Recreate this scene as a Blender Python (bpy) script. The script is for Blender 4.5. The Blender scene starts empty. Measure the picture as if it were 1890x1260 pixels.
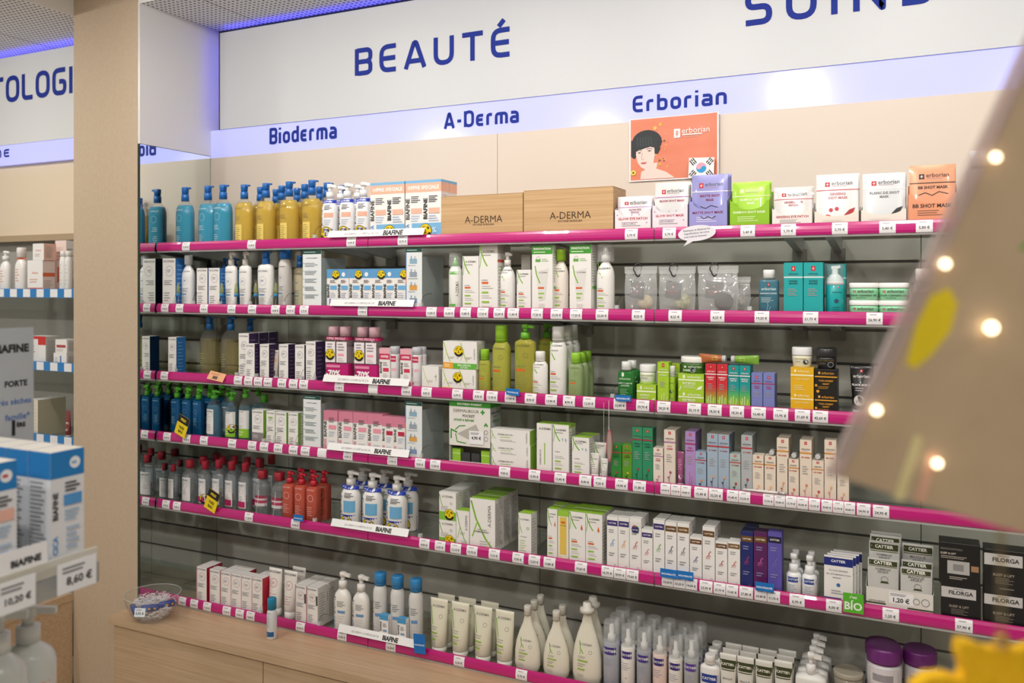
import bpy, math, random
from math import sin, cos, tan, atan, pi, radians
C = bpy.context.scene.collection
SC = bpy.context.scene
# ---------------------------------------------------------------- camera
F, CX, CY, H = 1575.0, 945.0, 528.0, 1.80      # focal length in pixels, principal point, eye height
TH = atan(755.0 / 1575.0)                       # yaw away from the shelf wall's normal
ST, CT = sin(TH), cos(TH)
cam = bpy.data.cameras.new('camera')
co = bpy.data.objects.new('camera', cam); C.objects.link(co)
co.location = (0, 0, H); co.rotation_euler = (pi / 2, 0, TH)
cam.sensor_fit = 'HORIZONTAL'; cam.sensor_width = 36.0; cam.lens = 36.0 * F / 1890.0
cam.shift_x = 0.0; cam.shift_y = -(630.0 - CY) / 1890.0
cam.clip_start = 0.05
cam.dof.use_dof = True; cam.dof.focus_distance = 2.75; cam.dof.aperture_fstop = 3.3
SC.camera = co
# ---------------------------------------------------------------- world, exposure
w = bpy.data.worlds.new('world'); SC.world = w; w.use_nodes = True
w.node_tree.nodes['Background'].inputs[0].default_value = (1.0, 0.95, 0.88, 1)
w.node_tree.nodes['Background'].inputs[1].default_value = 0.30
SC.view_settings.view_transform = 'Standard'; SC.view_settings.look = 'None'
SC.view_settings.gamma = 1.0; SC.view_settings.use_curve_mapping = False
SC.view_settings.exposure = 0.35
SC.cycles.max_bounces = 8; SC.cycles.transparent_max_bounces = 40
SC.cycles.caustics_reflective = False; SC.cycles.caustics_refractive = False
SC.cycles.sample_clamp_indirect = 4.0
# ceiling lamps that light the wall, added unseen fill lamps among them: (x, y, watts)
LAMPS = [(-2.45, 1.75, 5.4), (-1.65, 1.75, 5.4), (-0.85, 1.75, 5.4), (-0.05, 1.75, 5.4), (0.75, 1.75, 5.4),
         (-0.70, 0.19, 18), (-3.9, 1.6, 7), (-2.3, -0.6, 14.5), (0.7, -0.6, 14.5), (-0.8, -1.4, 14.5), (1.6, 0.6, 12), (-3.6, -0.4, 24)]  # sign-reflected lamp and bay lamp, then unseen room lamps added for frontal fill
LAMP_COL = (1.0, 0.955, 0.895)
# ---------------------------------------------------------------- pixel -> world helpers (photo frame 1890 x 1260)
def XA(px, D): return D * tan(atan((px - CX) / F) - TH)
def ZC(X, D): return D * CT - X * ST
def ZA(py, X, D): return H - (py - CY) * ZC(X, D) / F
def PT(px, py, zc):
    u = (px - CX) / F
    return (zc * (u * CT - ST), zc * (u * ST + CT), H - (py - CY) * zc / F)
# ---------------------------------------------------------------- materials
def lin(h):
    h = h.lstrip('#'); o = []
    for i in (0, 2, 4):
        c = int(h[i:i + 2], 16) / 255
        o.append(c / 12.92 if c <= .04045 else ((c + .055) / 1.055) ** 2.4)
    return (o[0], o[1], o[2], 1)
MATS = {}
def M(h, rough=.45, metal=0.0, emit=0.0, coat=0.0):
    k = (h, rough, metal, emit, coat)
    if k in MATS: return MATS[k]
    m = bpy.data.materials.new('paint_' + h.lstrip('#')); m.use_nodes = True
    b = m.node_tree.nodes['Principled BSDF']
    b.inputs['Base Color'].default_value = lin(h); b.inputs['Roughness'].default_value = rough
    b.inputs['Metallic'].default_value = metal; b.inputs['Coat Weight'].default_value = coat
    if emit:
        b.inputs['Emission Color'].default_value = lin(h); b.inputs['Emission Strength'].default_value = emit
    MATS[k] = m
    return m
def CLEAR(h='f4f8f6', opacity=.12, rough=.05, body='ffffff'):
    """clear plastic, thin glass or see-through liquid: a tinted transparent layer, some body colour and a fresnel gloss"""
    k = ('clear', h, opacity, rough, body)
    if k in MATS: return MATS[k]
    m = bpy.data.materials.new('clear_' + h); m.use_nodes = True
    t = m.node_tree; t.nodes.clear()
    out = t.nodes.new('ShaderNodeOutputMaterial'); tr = t.nodes.new('ShaderNodeBsdfTransparent')
    df = t.nodes.new('ShaderNodeBsdfDiffuse'); gl = t.nodes.new('ShaderNodeBsdfGlossy'); fr = t.nodes.new('ShaderNodeMath'); lw = t.nodes.new('ShaderNodeLayerWeight'); pw = t.nodes.new('ShaderNodeMath')
    m1 = t.nodes.new('ShaderNodeMixShader'); m2 = t.nodes.new('ShaderNodeMixShader')
    tr.inputs[0].default_value = lin(h); df.inputs[0].default_value = lin(body)
    gl.inputs['Roughness'].default_value = rough; lw.inputs[0].default_value = .5
    pw.operation = 'POWER'; pw.inputs[1].default_value = 5.0; t.links.new(lw.outputs['Facing'], pw.inputs[0])
    fr.operation = 'MULTIPLY_ADD'; fr.inputs[1].default_value = .75; fr.inputs[2].default_value = .045; t.links.new(pw.outputs[0], fr.inputs[0])
    m1.inputs[0].default_value = opacity
    t.links.new(tr.outputs[0], m1.inputs[1]); t.links.new(df.outputs[0], m1.inputs[2])
    t.links.new(fr.outputs[0], m2.inputs[0]); t.links.new(m1.outputs[0], m2.inputs[1]); t.links.new(gl.outputs[0], m2.inputs[2])
    t.links.new(m2.outputs[0], out.inputs[0])
    MATS[k] = m
    return m
def noisemat(name, c1, c2, scale=(8, 8, 8), rough=.5, detail=6, bump=0.0, dist=0.0):
    if name in MATS: return MATS[name]
    m = bpy.data.materials.new(name); m.use_nodes = True; t = m.node_tree; b = t.nodes['Principled BSDF']
    tc = t.nodes.new('ShaderNodeTexCoord'); mp = t.nodes.new('ShaderNodeMapping'); ns = t.nodes.new('ShaderNodeTexNoise'); rp = t.nodes.new('ShaderNodeValToRGB')
    mp.inputs['Scale'].default_value = scale; ns.inputs['Scale'].default_value = 1.0; ns.inputs['Detail'].default_value = detail
    ns.inputs['Distortion'].default_value = dist
    rp.color_ramp.elements[0].color = lin(c1); rp.color_ramp.elements[1].color = lin(c2)
    rp.color_ramp.elements[0].position = .3; rp.color_ramp.elements[1].position = .7
    t.links.new(tc.outputs['Object'], mp.inputs[0]); t.links.new(mp.outputs[0], ns.inputs[0]); t.links.new(ns.outputs[0], rp.inputs[0])
    t.links.new(rp.outputs[0], b.inputs['Base Color']); b.inputs['Roughness'].default_value = rough
    if bump:
        bp = t.nodes.new('ShaderNodeBump'); bp.inputs['Strength'].default_value = bump; bp.inputs['Distance'].default_value = .002
        t.links.new(ns.outputs[0], bp.inputs['Height']); t.links.new(bp.outputs[0], b.inputs['Normal'])
    MATS[name] = m
    return m
def dots_mat():
    if 'dots' in MATS: return MATS['dots']
    m = bpy.data.materials.new('perforated_tile'); m.use_nodes = True; t = m.node_tree; b = t.nodes['Principled BSDF']
    tc = t.nodes.new('ShaderNodeTexCoord'); sp = t.nodes.new('ShaderNodeSeparateXYZ'); t.links.new(tc.outputs['Object'], sp.inputs[0])
    def mth(op, a, v=None, bb=None):
        n = t.nodes.new('ShaderNodeMath'); n.operation = op
        t.links.new(a, n.inputs[0])
        if v is not None: n.inputs[1].default_value = v
        if bb is not None: t.links.new(bb, n.inputs[1])
        return n.outputs[0]
    P = .0235
    def cell(o): return mth('SUBTRACT', mth('FRACT', mth('DIVIDE', o, P)), .5)
    fx, fy = cell(sp.outputs[0]), cell(sp.outputs[1])
    d = mth('SQRT', mth('ADD', mth('MULTIPLY', fx, bb=fx), bb=mth('MULTIPLY', fy, bb=fy)))
    hole = mth('LESS_THAN', d, .25)
    j1 = mth('LESS_THAN', mth('FRACT', mth('DIVIDE', mth('ADD', sp.outputs[0], .25), 1.2)), .004)
    allm = mth('MAXIMUM', hole, bb=j1)
    mx = t.nodes.new('ShaderNodeMix'); mx.data_type = 'RGBA'
    mx.inputs[6].default_value = lin('f0efed'); mx.inputs[7].default_value = lin('55545a')
    t.links.new(allm, mx.inputs[0]); t.links.new(mx.outputs[2], b.inputs['Base Color'])
    b.inputs['Roughness'].default_value = .8; MATS['dots'] = m
    return m
WOOD = noisemat('light_oak', 'bd9768', 'd3b084', (2.5, 30, 170), .42, 6, .0, .3)
CWOOD = noisemat('counter_oak', 'b99a78', 'ccb090', (3, 90, 120), .4, 8, .0, .6)
MET = M('b4b6b5', .4, .35)
DKMET = M('8b8b86', .4, .35)
# ---------------------------------------------------------------- mesh builder
class MB:
    def __init__(s): s.v = []; s.f = []; s.mi = []; s.m = []; s.sm = []
    def mat(s, m):
        if m not in s.m: s.m.append(m)
        return s.m.index(m)
    def poly(s, pts, m, smooth=False):
        i = len(s.v); s.v += [tuple(p) for p in pts]; s.f.append(tuple(range(i, i + len(pts)))); s.mi.append(s.mat(m)); s.sm.append(smooth)
    def faces(s, vs, fs, m, smooth=False):
        i = len(s.v); s.v += [tuple(p) for p in vs]; k = s.mat(m)
        for f in fs: s.f.append(tuple(a + i for a in f)); s.mi.append(k); s.sm.append(smooth)
    def box(s, x0, x1, y0, y1, z0, z1, m, front=None, right=None, top=None):
        p = [(x0, y0, z0), (x1, y0, z0), (x1, y1, z0), (x0, y1, z0), (x0, y0, z1), (x1, y0, z1), (x1, y1, z1), (x0, y1, z1)]
        i = len(s.v); s.v += p
        for f, mm in (((0, 1, 5, 4), front), ((1, 2, 6, 5), right), ((2, 3, 7, 6), None), ((3, 0, 4, 7), None), ((4, 5, 6, 7), top), ((3, 2, 1, 0), None)):
            s.f.append(tuple(a + i for a in f)); s.mi.append(s.mat(mm or m)); s.sm.append(False)
    def obox(s, c, ax, ay, az, m):
        """box from a centre and three half-axis vectors"""
        vs = []
        for k in (-1, 1):
            for a, b in ((-1, -1), (1, -1), (1, 1), (-1, 1)):
                vs.append(tuple(c[i] + a * ax[i] + b * ay[i] + k * az[i] for i in range(3)))
        s.faces(vs, [(0, 1, 5, 4), (1, 2, 6, 5), (2, 3, 7, 6), (3, 0, 4, 7), (4, 5, 6, 7), (3, 2, 1, 0)], m)
    def loft(s, rings, m, seg=24, cap0=True, cap1=True, cx=0, cy=0, smooth=True):
        """rings: (z, a, b, n) superellipse sections, optional fifth/sixth = x/y offset"""
        vs = []
        for r in rings:
            z, a, b, n = r[:4]; ox = r[4] if len(r) > 4 else 0; oy = r[5] if len(r) > 5 else 0
            for k in range(seg):
                t = 2 * pi * k / seg; c_, s_ = cos(t), sin(t)
                vs.append((cx + ox + a * math.copysign(abs(c_) ** (2 / n), c_), cy + oy + b * math.copysign(abs(s_) ** (2 / n), s_), z))
        fs = []
        for j in range(len(rings) - 1):
            for k in range(seg):
                k2 = (k + 1) % seg; fs.append((j * seg + k, j * seg + k2, (j + 1) * seg + k2, (j + 1) * seg + k))
        s.faces(vs, fs, m, smooth)
        i = len(s.v) - len(vs); k = s.mat(m)
        if cap0: s.f.append(tuple(i + a for a in range(seg - 1, -1, -1))); s.mi.append(k); s.sm.append(False)
        if cap1: s.f.append(tuple(i + (len(rings) - 1) * seg + a for a in range(seg))); s.mi.append(k); s.sm.append(False)
    def tube(s, pts, r, m, seg=6, closed=False):
        n = len(pts); vs = []
        for i, p in enumerate(pts):
            q0 = pts[(i - 1) % n if closed else max(i - 1, 0)]; q1 = pts[(i + 1) % n if closed else min(i + 1, n - 1)]
            d = [q1[k] - q0[k] for k in range(3)]; L = math.sqrt(sum(x * x for x in d)) or 1; d = [x / L for x in d]
            up = (0, 0, 1) if abs(d[2]) < .9 else (1, 0, 0)
            a = (d[1] * up[2] - d[2] * up[1], d[2] * up[0] - d[0] * up[2], d[0] * up[1] - d[1] * up[0])
            L = math.sqrt(sum(x * x for x in a)) or 1; a = [x / L for x in a]
            b = (d[1] * a[2] - d[2] * a[1], d[2] * a[0] - d[0] * a[2], d[0] * a[1] - d[1] * a[0])
            for k in range(seg):
                t = 2 * pi * k / seg; vs.append(tuple(p[j] + r * (cos(t) * a[j] + sin(t) * b[j]) for j in range(3)))
        fs = []
        for i in range(n if closed else n - 1):
            i2 = (i + 1) % n
            for k in range(seg): fs.append((i * seg + k, i * seg + (k + 1) % seg, i2 * seg + (k + 1) % seg, i2 * seg + k))
        if not closed: fs += [tuple(range(seg - 1, -1, -1)), tuple((n - 1) * seg + k for k in range(seg))]
        s.faces(vs, fs, m, True)
    def mesh(s, name):
        me = bpy.data.meshes.new(name); me.from_pydata(s.v, [], s.f)
        for m in s.m: me.materials.append(m)
        me.polygons.foreach_set('material_index', s.mi); me.polygons.foreach_set('use_smooth', s.sm)
        me.update(); return me
def link(name, data, parent=None, loc=None):
    o = bpy.data.objects.new(name, data); C.objects.link(o)
    if parent is not None: o.parent = parent
    if loc is not None: o.location = loc
    return o
def tag(o, label, cat, group=None, kind=None):
    if label: o['label'] = label
    if cat: o['category'] = cat
    if group: o['group'] = group
    if kind: o['kind'] = kind
    return o
def struct(name, mb, label=None, parent=None):
    o = link(name, mb.mesh(name), parent)
    if parent is None: tag(o, label, name.split('_')[0], kind='structure')
    return o
# ---------------------------------------------------------------- lettering
TX = {}
def textmesh(s, bold=0.0):
    k = (s, bold)
    if k in TX: return TX[k]
    cu = bpy.data.curves.new('letters', 'FONT'); cu.body = s; cu.size = 1.0; cu.resolution_u = 1 if len(s) > 12 else 2; cu.offset = bold
    ob = bpy.data.objects.new('letters', cu); me = ob.to_mesh()
    vs = [tuple(v.co)[:2] for v in me.vertices]; fs = [tuple(p.vertices) for p in me.polygons]
    ob.to_mesh_clear(); bpy.data.objects.remove(ob); bpy.data.curves.remove(cu)
    if not vs: TX[k] = ([], [], 1, 1); return TX[k]
    x0 = min(v[0] for v in vs); x1 = max(v[0] for v in vs); y0 = min(v[1] for v in vs); y1 = max(v[1] for v in vs)
    TX[k] = ([(v[0] - (x0 + x1) / 2, v[1] - (y0 + y1) / 2) for v in vs], fs, x1 - x0, y1 - y0)
    return TX[k]
def rnd_poly(pts, r, closed=False, n=5):
    out = []; N = len(pts)
    for i, p in enumerate(pts):
        if not closed and i in (0, N - 1): out.append(p); continue
        a, b = pts[i - 1], pts[(i + 1) % N]
        da = (a[0] - p[0], a[1] - p[1]); db = (b[0] - p[0], b[1] - p[1]); la = math.hypot(*da); lb = math.hypot(*db)
        rr = min(r, la * .49, lb * .49); p0 = (p[0] + da[0] / la * rr, p[1] + da[1] / la * rr); p1 = (p[0] + db[0] / lb * rr, p[1] + db[1] / lb * rr)
        for k in range(n + 1):
            t = k / n; out.append(((1 - t) ** 2 * p0[0] + 2 * t * (1 - t) * p[0] + t * t * p1[0], (1 - t) ** 2 * p0[1] + 2 * t * (1 - t) * p[1] + t * t * p1[1]))
    return out
def stroke(pts, wd, closed=False):
    """polyline -> strip (verts, quads) with mitred joints"""
    N = len(pts); vs = []
    for i, p in enumerate(pts):
        a = pts[i - 1] if (i or closed) else None; b = pts[(i + 1) % N] if (i < N - 1 or closed) else None
        def nrm(q, r_):
            d = (r_[0] - q[0], r_[1] - q[1]); L = math.hypot(*d) or 1; return (-d[1] / L, d[0] / L)
        n1 = nrm(a, p) if a else nrm(p, b); n2 = nrm(p, b) if b else n1
        m_ = (n1[0] + n2[0], n1[1] + n2[1]); L = math.hypot(*m_) or 1; m_ = (m_[0] / L, m_[1] / L)
        k = wd / 2 / max(.35, m_[0] * n1[0] + m_[1] * n1[1])
        vs += [(p[0] + m_[0] * k, p[1] + m_[1] * k), (p[0] - m_[0] * k, p[1] - m_[1] * k)]
    fs = [(2 * i, 2 * i + 1, 2 * ((i + 1) % N) + 1, 2 * ((i + 1) % N)) for i in range(N if closed else N - 1)]
    return vs, fs
GL = {  # techno sign face: (width, [(points, corner radius, closed)])
 'B': (.68, [([(.08, .93), (.5, .93), (.6, .85), (.6, .6), (.5, .5), (.08, .5)], .12, 0), ([(.5, .5), (.6, .42), (.6, .15), (.5, .07), (.08, .07), (.08, .93)], .12, 0), ([(.08, .5), (.08, 1)], 0, 0), ([(.08, 0), (.08, .5)], 0, 0)]),
 'E': (.66, [([(.62, .93), (.08, .93), (.08, .07), (.62, .07)], .3, 0), ([(.08, .5), (.6, .5)], 0, 0)]),
 'A': (.8, [([(.06, 0), (.36, .93), (.44, .93), (.74, 0)], .05, 0), ([(.17, .27), (.63, .27)], 0, 0)]),
 'U': (.74, [([(.08, 1), (.08, .07), (.64, .07), (.64, 1)], .34, 0)]),
 'T': (.7, [([(0, .93), (.7, .93)], 0, 0), ([(.35, .93), (.35, 0)], 0, 0)]),
 'S': (.7, [([(.66, .93), (.08, .93), (.08, .53), (.62, .53), (.62, .07), (.02, .07)], .24, 0)]),
 'O': (.76, [([(.08, .93), (.68, .93), (.68, .07), (.08, .07)], .34, 1)]),
 'I': (.18, [([(.08, 1), (.08, 0)], 0, 0)]),
 'N': (.76, [([(.08, 0), (.08, .97), (.68, .03), (.68, 1)], .03, 0)]),
 'L': (.62, [([(.08, 1), (.08, .07), (.6, .07)], .2, 0)]),
 'G': (.74, [([(.68, .93), (.08, .93), (.08, .07), (.66, .07), (.66, .5), (.36, .5)], .26, 0)]),
 'D': (.74, [([(.08, .07), (.08, .93), (.66, .93), (.66, .07)], .3, 1), ([(.08, 0), (.08, 1)], 0, 0)]),
 '-': (.4, [([(.04, .42), (.36, .42)], 0, 0)]),
 'i': (.18, [([(.08, .7), (.08, 0)], 0, 0), ([(.08, 1), (.08, .86)], 0, 0)]),
 'o': (.62, [([(.08, .64), (.54, .64), (.54, .07), (.08, .07)], .22, 1)]),
 'd': (.62, [([(.08, .64), (.54, .64), (.54, .07), (.08, .07)], .2, 1), ([(.54, 1), (.54, 0)], 0, 0)]),
 'b': (.62, [([(.08, .64), (.54, .64), (.54, .07), (.08, .07)], .2, 1), ([(.08, 1), (.08, 0)], 0, 0)]),
 'e': (.6, [([(.54, .07), (.08, .07), (.08, .64), (.54, .64)], .24, 0), ([(.08, .37), (.5, .37)], 0, 0)]),
 'r': (.46, [([(.08, 0), (.08, .64), (.42, .64)], .2, 0)]),
 'm': (.94, [([(.08, 0), (.08, .64), (.86, .64), (.86, 0)], .2, 0), ([(.47, .64), (.47, 0)], 0, 0)]),
 'a': (.62, [([(.06, .64), (.54, .64), (.54, 0)], .2, 0), ([(.54, .07), (.08, .07), (.08, .36), (.54, .36)], .16, 0)]),
 'n': (.62, [([(.08, 0), (.08, .64), (.54, .64), (.54, 0)], .2, 0)]),
}
def sign_text(mb, s, x0, x1, z0, cap, y, m, gap=.26, wd=.15):
    """lettering as flat strips between x0 and x1, baseline z0, cap height in metres, on the plane y"""
    tot = 0
    for ch in s: tot += GL['E' if ch == 'É' else ch][0] + gap
    tot -= gap; k = (x1 - x0) / tot; x = x0; lay = 0
    for ch in s:
        W, st = GL['E' if ch == 'É' else ch]
        st = list(st) + ([([(.26, 1.06), (.44, 1.28)], 0, 0)] if ch == 'É' else [])
        for pts, r, cl in st:
            lay += 1
            p = [(a * k / cap, b) for a, b in pts]
            p = rnd_poly(p, r, cl) if r else p
            vs, fs = stroke(p, wd, cl)
            mb.faces([(x + a * cap, y - .00006 * (lay % 7), z0 + b * cap) for a, b in vs], fs, m)
        x += (W + gap) * k
# ---------------------------------------------------------------- printing on packs. u, v run 0..1 across the face
def R(u0, v0, u1, v1, c): return ('r', u0, v0, u1, v1, c)
def T(s, u, v, L, c='3a3a3a', rot=0, b=.01, mh=None): return ('t', s, u, v, L, c, rot, b, mh)
def Ln(u0, v0, u1, v1, n, c='8a8a8a', k=.45): return ('l', u0, v0, u1, v1, n, c, k)
def Ci(u, v, r, c): return ('c', u, v, r, c)
def Ri(u, v, r, t, c): return ('o', u, v, r, t, c)
def St(pts, wd, c): return ('s', pts, wd, c)
def Po(pts, c): return ('p', pts, c)
def LOT(u, v, r): return ('lot', u, v, r)
def printing(mb, decs, w, h, surf, rough=.4):
    """surf(x, z, eps) -> point just off the face; x in -w/2..w/2, z in 0..h"""
    cnt = [0]
    def emit(vs, fs, c):
        cnt[0] += 1; e = .00025 + .00009 * cnt[0]
        mb.faces([surf(x, z, e) for x, z in vs], fs, M(c, rough))
    def rect(x0, z0, x1, z1, c):
        n = max(1, min(10, int(abs(x1 - x0) / .006)))
        vs = []; fs = []
        for i in range(n + 1):
            x = x0 + (x1 - x0) * i / n; vs += [(x, z0), (x, z1)]
            if i: fs.append((2 * i - 2, 2 * i, 2 * i + 1, 2 * i - 1))
        emit(vs, fs, c)
    def disc(x, z, r, c, n=20, t=None):
        if t is None:
            emit([(x + r * cos(2 * pi * k / n), z + r * sin(2 * pi * k / n)) for k in range(n)], [tuple(range(n))], c)
        else:
            vs = []
            for k in range(n): vs += [(x + r * cos(2 * pi * k / n), z + r * sin(2 * pi * k / n)), (x + (r - t) * cos(2 * pi * k / n), z + (r - t) * sin(2 * pi * k / n))]
            emit(vs, [(2 * k, (2 * k + 2) % (2 * n), (2 * k + 3) % (2 * n), 2 * k + 1) for k in range(n)], c)
    def text(s, x, z, L, c, rot, b, mh):
        vs, fs, tw, th = textmesh(s, b)
        if not vs: return
        k = L / tw
        if mh and k * th > mh: k = mh / th
        ca, sa = cos(radians(rot)), sin(radians(rot))
        emit([(x + k * (a * ca - q * sa), z + k * (a * sa + q * ca)) for a, q in vs], fs, c)
    rg = random.Random(7)
    for d in decs:
        k = d[0]; X = lambda u: (u - .5) * w; Z = lambda v: v * h
        if k == 'r': rect(X(d[1]), Z(d[2]), X(d[3]), Z(d[4]), d[5])
        elif k == 't': text(d[1], X(d[2]), Z(d[3]), d[4] * (h if d[6] in (90, -90) else w), d[5], d[6], d[7], d[8] * (w if d[6] in (90, -90) else h) if d[8] else None)
        elif k == 'l':
            n = d[5]
            for i in range(n):
                zz = d[4] + (d[2] - d[4]) * (i + .5) / n; hh = abs(d[4] - d[2]) / n * d[7] / 2
                u1 = d[1] + (d[3] - d[1]) * rg.uniform(.6, 1)
                rect(X(d[1]), Z(zz - hh), X(u1), Z(zz + hh), d[6])
        elif k == 'c': disc(X(d[1]), Z(d[2]), d[3] * w, d[4])
        elif k == 'o': disc(X(d[1]), Z(d[2]), d[3] * w, d[5], t=d[4] * w)
        elif k == 's':
            vs, fs = stroke([(X(a), Z(b)) for a, b in d[1]], d[2] * w); emit(vs, fs, d[3])
        elif k == 'p': emit([(X(a), Z(b)) for a, b in d[1]], [tuple(range(len(d[1])))], d[2])
        elif k == 'lot':
            x, z, r = X(d[1]), Z(d[2]), d[3] * w
            disc(x, z, r, '1c1a10'); disc(x, z, r * .93, 'f2d410')
            arc = [(x + r * .76 * cos(a), z + r * .76 * sin(a)) for a in [radians(198 + 14.4 * i) for i in range(11)]]
            vs, fs = stroke(arc, r * .32); emit(vs, fs, '1c1a10')
            for i, ch in enumerate('Lot de'):
                if ch == ' ': continue
                a = radians(150 - i * 24); text(ch, x + r * .62 * cos(a), z + r * .62 * sin(a), r * (.16 if ch == 't' else .26), '1c1a10', math.degrees(a) - 90, .03, None)
            text('2', x, z - r * .06, r * .3, '1c1a10', 0, .03, None)
# ---------------------------------------------------------------- the shop: shell
YF, YW, YB, YS = 2.60, 2.944, 2.904, 2.90       # shelf fronts, slat wall, beige panel, sign panel
XM, XP = -2.912, -3.312                         # mirror face and far face of the pier
ZS = [H + d for d in (.166, -.090, -.3745, -.629, -.913, -1.304)]
ZCEIL, ZCT = 2.97, .47
ZC2 = 3.05                                      # the ceiling field in front of the pier sits a little higher
SH = ['top shelf', 'second shelf', 'third shelf', 'fourth shelf', 'fifth shelf', 'bottom shelf']
b = MB(); b.box(-6, 2.6, -2.5, 3.3, -.1, 0, noisemat('floor_tile', 'c2bbae', 'cfc8bb', (3, 3, 3), .4)); struct('floor', b, 'grey tiled shop floor')
b = MB(); b.box(-6, XP, -2.5, 2.514, ZCEIL, ZCEIL + .1, dots_mat()); b.box(-6, XP, 2.514, 3.3, ZCEIL, ZCEIL + .1, dots_mat()); b.box(XP, 2.6, 2.518, 3.3, ZCEIL, ZCEIL + .1, dots_mat()); b.box(XP, 2.6, -2.5, 2.5175, ZC2, ZC2 + .1, dots_mat()); struct('ceiling', b, 'white perforated tile ceiling')
b = MB(); b.box(-6, 2.6, -2.6, -2.5, 0, ZC2, M('cfc6b8', .8)); struct('wall_front', b, 'plain cream wall across the shop')
b = MB(); b.box(2.6, 2.7, -2.5, 3.3, 0, ZC2, M('cfc6b8', .8)); struct('wall_right', b, 'plain cream side wall')
# back wall: grey slats with grooves below, wall sheet behind the signs above
SL = M('b4b2aa', .42)
b = MB(); b.box(XM, 2.6, YW + .012, 3.05, 0, ZCEIL, M('2e2d2b', .7))
z = 1.983; P = .1093; zs = []
while z > .1: zs.append(z); z -= P
for z in zs:
    xs = [XM, -1.295 - 1.2, -1.295, 0.0, 1.295, 2.6]
    for i in range(5): b.box(xs[i] + .0012, xs[i + 1] - .0012, YW, YW + .012, z - P + .009, z, SL)
    b.box(XM, 2.6, YW + .006, YW + .012, z - P + .0015, z - P + .009, M('6d6c69', .3, .6))
b.box(XM, 2.6, YW + .02, YW + .03, 1.99, ZCEIL, M('dfe0e0', .5))
struct('wall_back', b, 'grey slatted back wall behind the glass shelves')
b = MB()
for x0, x1 in ((XM, XA(918, YB)), (XA(918, YB), .95), (.95, 2.6)): b.box(x0 + .001, x1 - .001, YB, YW + .01, 1.985, 2.381, M('dccfc2', .42))
struct('trim_1', b, 'beige wall panels above the top shelf')
# pier with white upper facing and a mirror below
b = MB(); b.box(XP, XM - .012, 2.514, 3.05, 0, ZC2, noisemat('pier_paint', 'c3ae95', 'c9b59c', (60, 60, 60), .7)); struct('wall_pier', b, 'beige pier beside the mirror')
b = MB(); b.box(XM - .012, XM, 2.516, 3.05, 2.39, ZCEIL, M('e6e4e2', .35)); struct('wall_left', b, 'white panel above the mirror')
b = MB(); b.box(XM - .012, XM - .006, 2.516, 2.96, ZCT + .001, 2.388, M('1d2a24', .3)); b.poly([(XM, 2.5175, ZCT + .001), (XM, 2.96, ZCT + .001), (XM, 2.96, 2.388), (XM, 2.5175, 2.388)][::-1], M('e9efec', .0, 1.0))
b.box(XM - .006, XM - .0004, 2.516, 2.96, ZCT + .001, 2.388, M('24382f', .1))
o = link('mirror', b.mesh('mirror')); tag(o, 'tall frameless mirror on the side of the beige pier', 'mirror')
# sign boards
BLUE = M('04288f', .75)
LED = M('6a68ff', .5, 0, 9.0)
root = link('sign_board', None, None, (0, 0, 0)); tag(root, 'long white wall sign board with big blue category words', 'sign')
b = MB(); xs0 = XA(406, YS); b.box(xs0, 2.6, YS, YS + .015, 2.506, ZCEIL - .03, M('cfd2d6', .45)); link('board', b.mesh('board'), root)
b = MB()
for x0, x1 in ((655, 943),):
    X0, X1 = XA(x0, YS), XA(x1, YS); zb = (ZA(138, X0, YS) + ZA(105.5, X1, YS)) / 2; cap = ZA(89, X0, YS) - ZA(138, X0, YS); sign_text(b, 'BEAUTÉ', X0, X1, zb, cap, YS - .001, BLUE, wd=.18)
link('lettering', b.mesh('lettering'), root)['label'] = 'dark blue capital lettering, whole word'; b = MB()
X0, X1 = XA(1375, YS), XA(1722, YS); sign_text(b, 'SOINS', X0, X1, ZA(48, X0, YS), cap, YS - .001, BLUE, gap=.34, wd=.18)
link('lettering', b.mesh('lettering'), root)['label'] = 'dark blue capital lettering, cut by the frame'
b = MB(); b.box(xs0 + .01, 2.6, YS + .017, YS + .023, ZCEIL - .038, ZCEIL - .031, LED); b.box(xs0 + .001, xs0 + .004, YS + .017, YS + .023, 2.52, ZCEIL - .035, LED); link('light_strip', b.mesh('light_strip'), root)['label'] = 'glowing blue light strip'
root = link('sign_band', None, None, (0, 0, 0)); tag(root, 'lavender backlit sign band with blue range names under the white board', 'sign')
BAND = M('b4b8ff', .14, 0, .36)
b = MB(); b.box(XM + .001, 2.6, YS + .006, YS + .03, 2.381, 2.505, BAND); link('board', b.mesh('board'), root)
b = MB()
for s, x0, x1, y0, y1, cp in (('Bioderma', 498, 621, 266, 255, 29), ('A-Derma', 820, 957, 237.5, 226, 29), ('Erborian', 1168, 1341, 206, 193, 29)):
    D = YS + .005; X0, X1 = XA(x0, D), XA(x1, D); zb = (ZA(y0, X0, D) + ZA(y1, X1, D)) / 2; sign_text(b, s, X0, X1, zb, cp * ZC(X0, D) / F, D, BLUE, gap=.2, wd=.2); link('lettering', b.mesh('lettering'), root)['label'] = 'blue lower-case lettering'; b = MB()
if 0: link('lettering', b.mesh('lettering'), root)['label'] = 'blue lower-case lettering'
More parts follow.
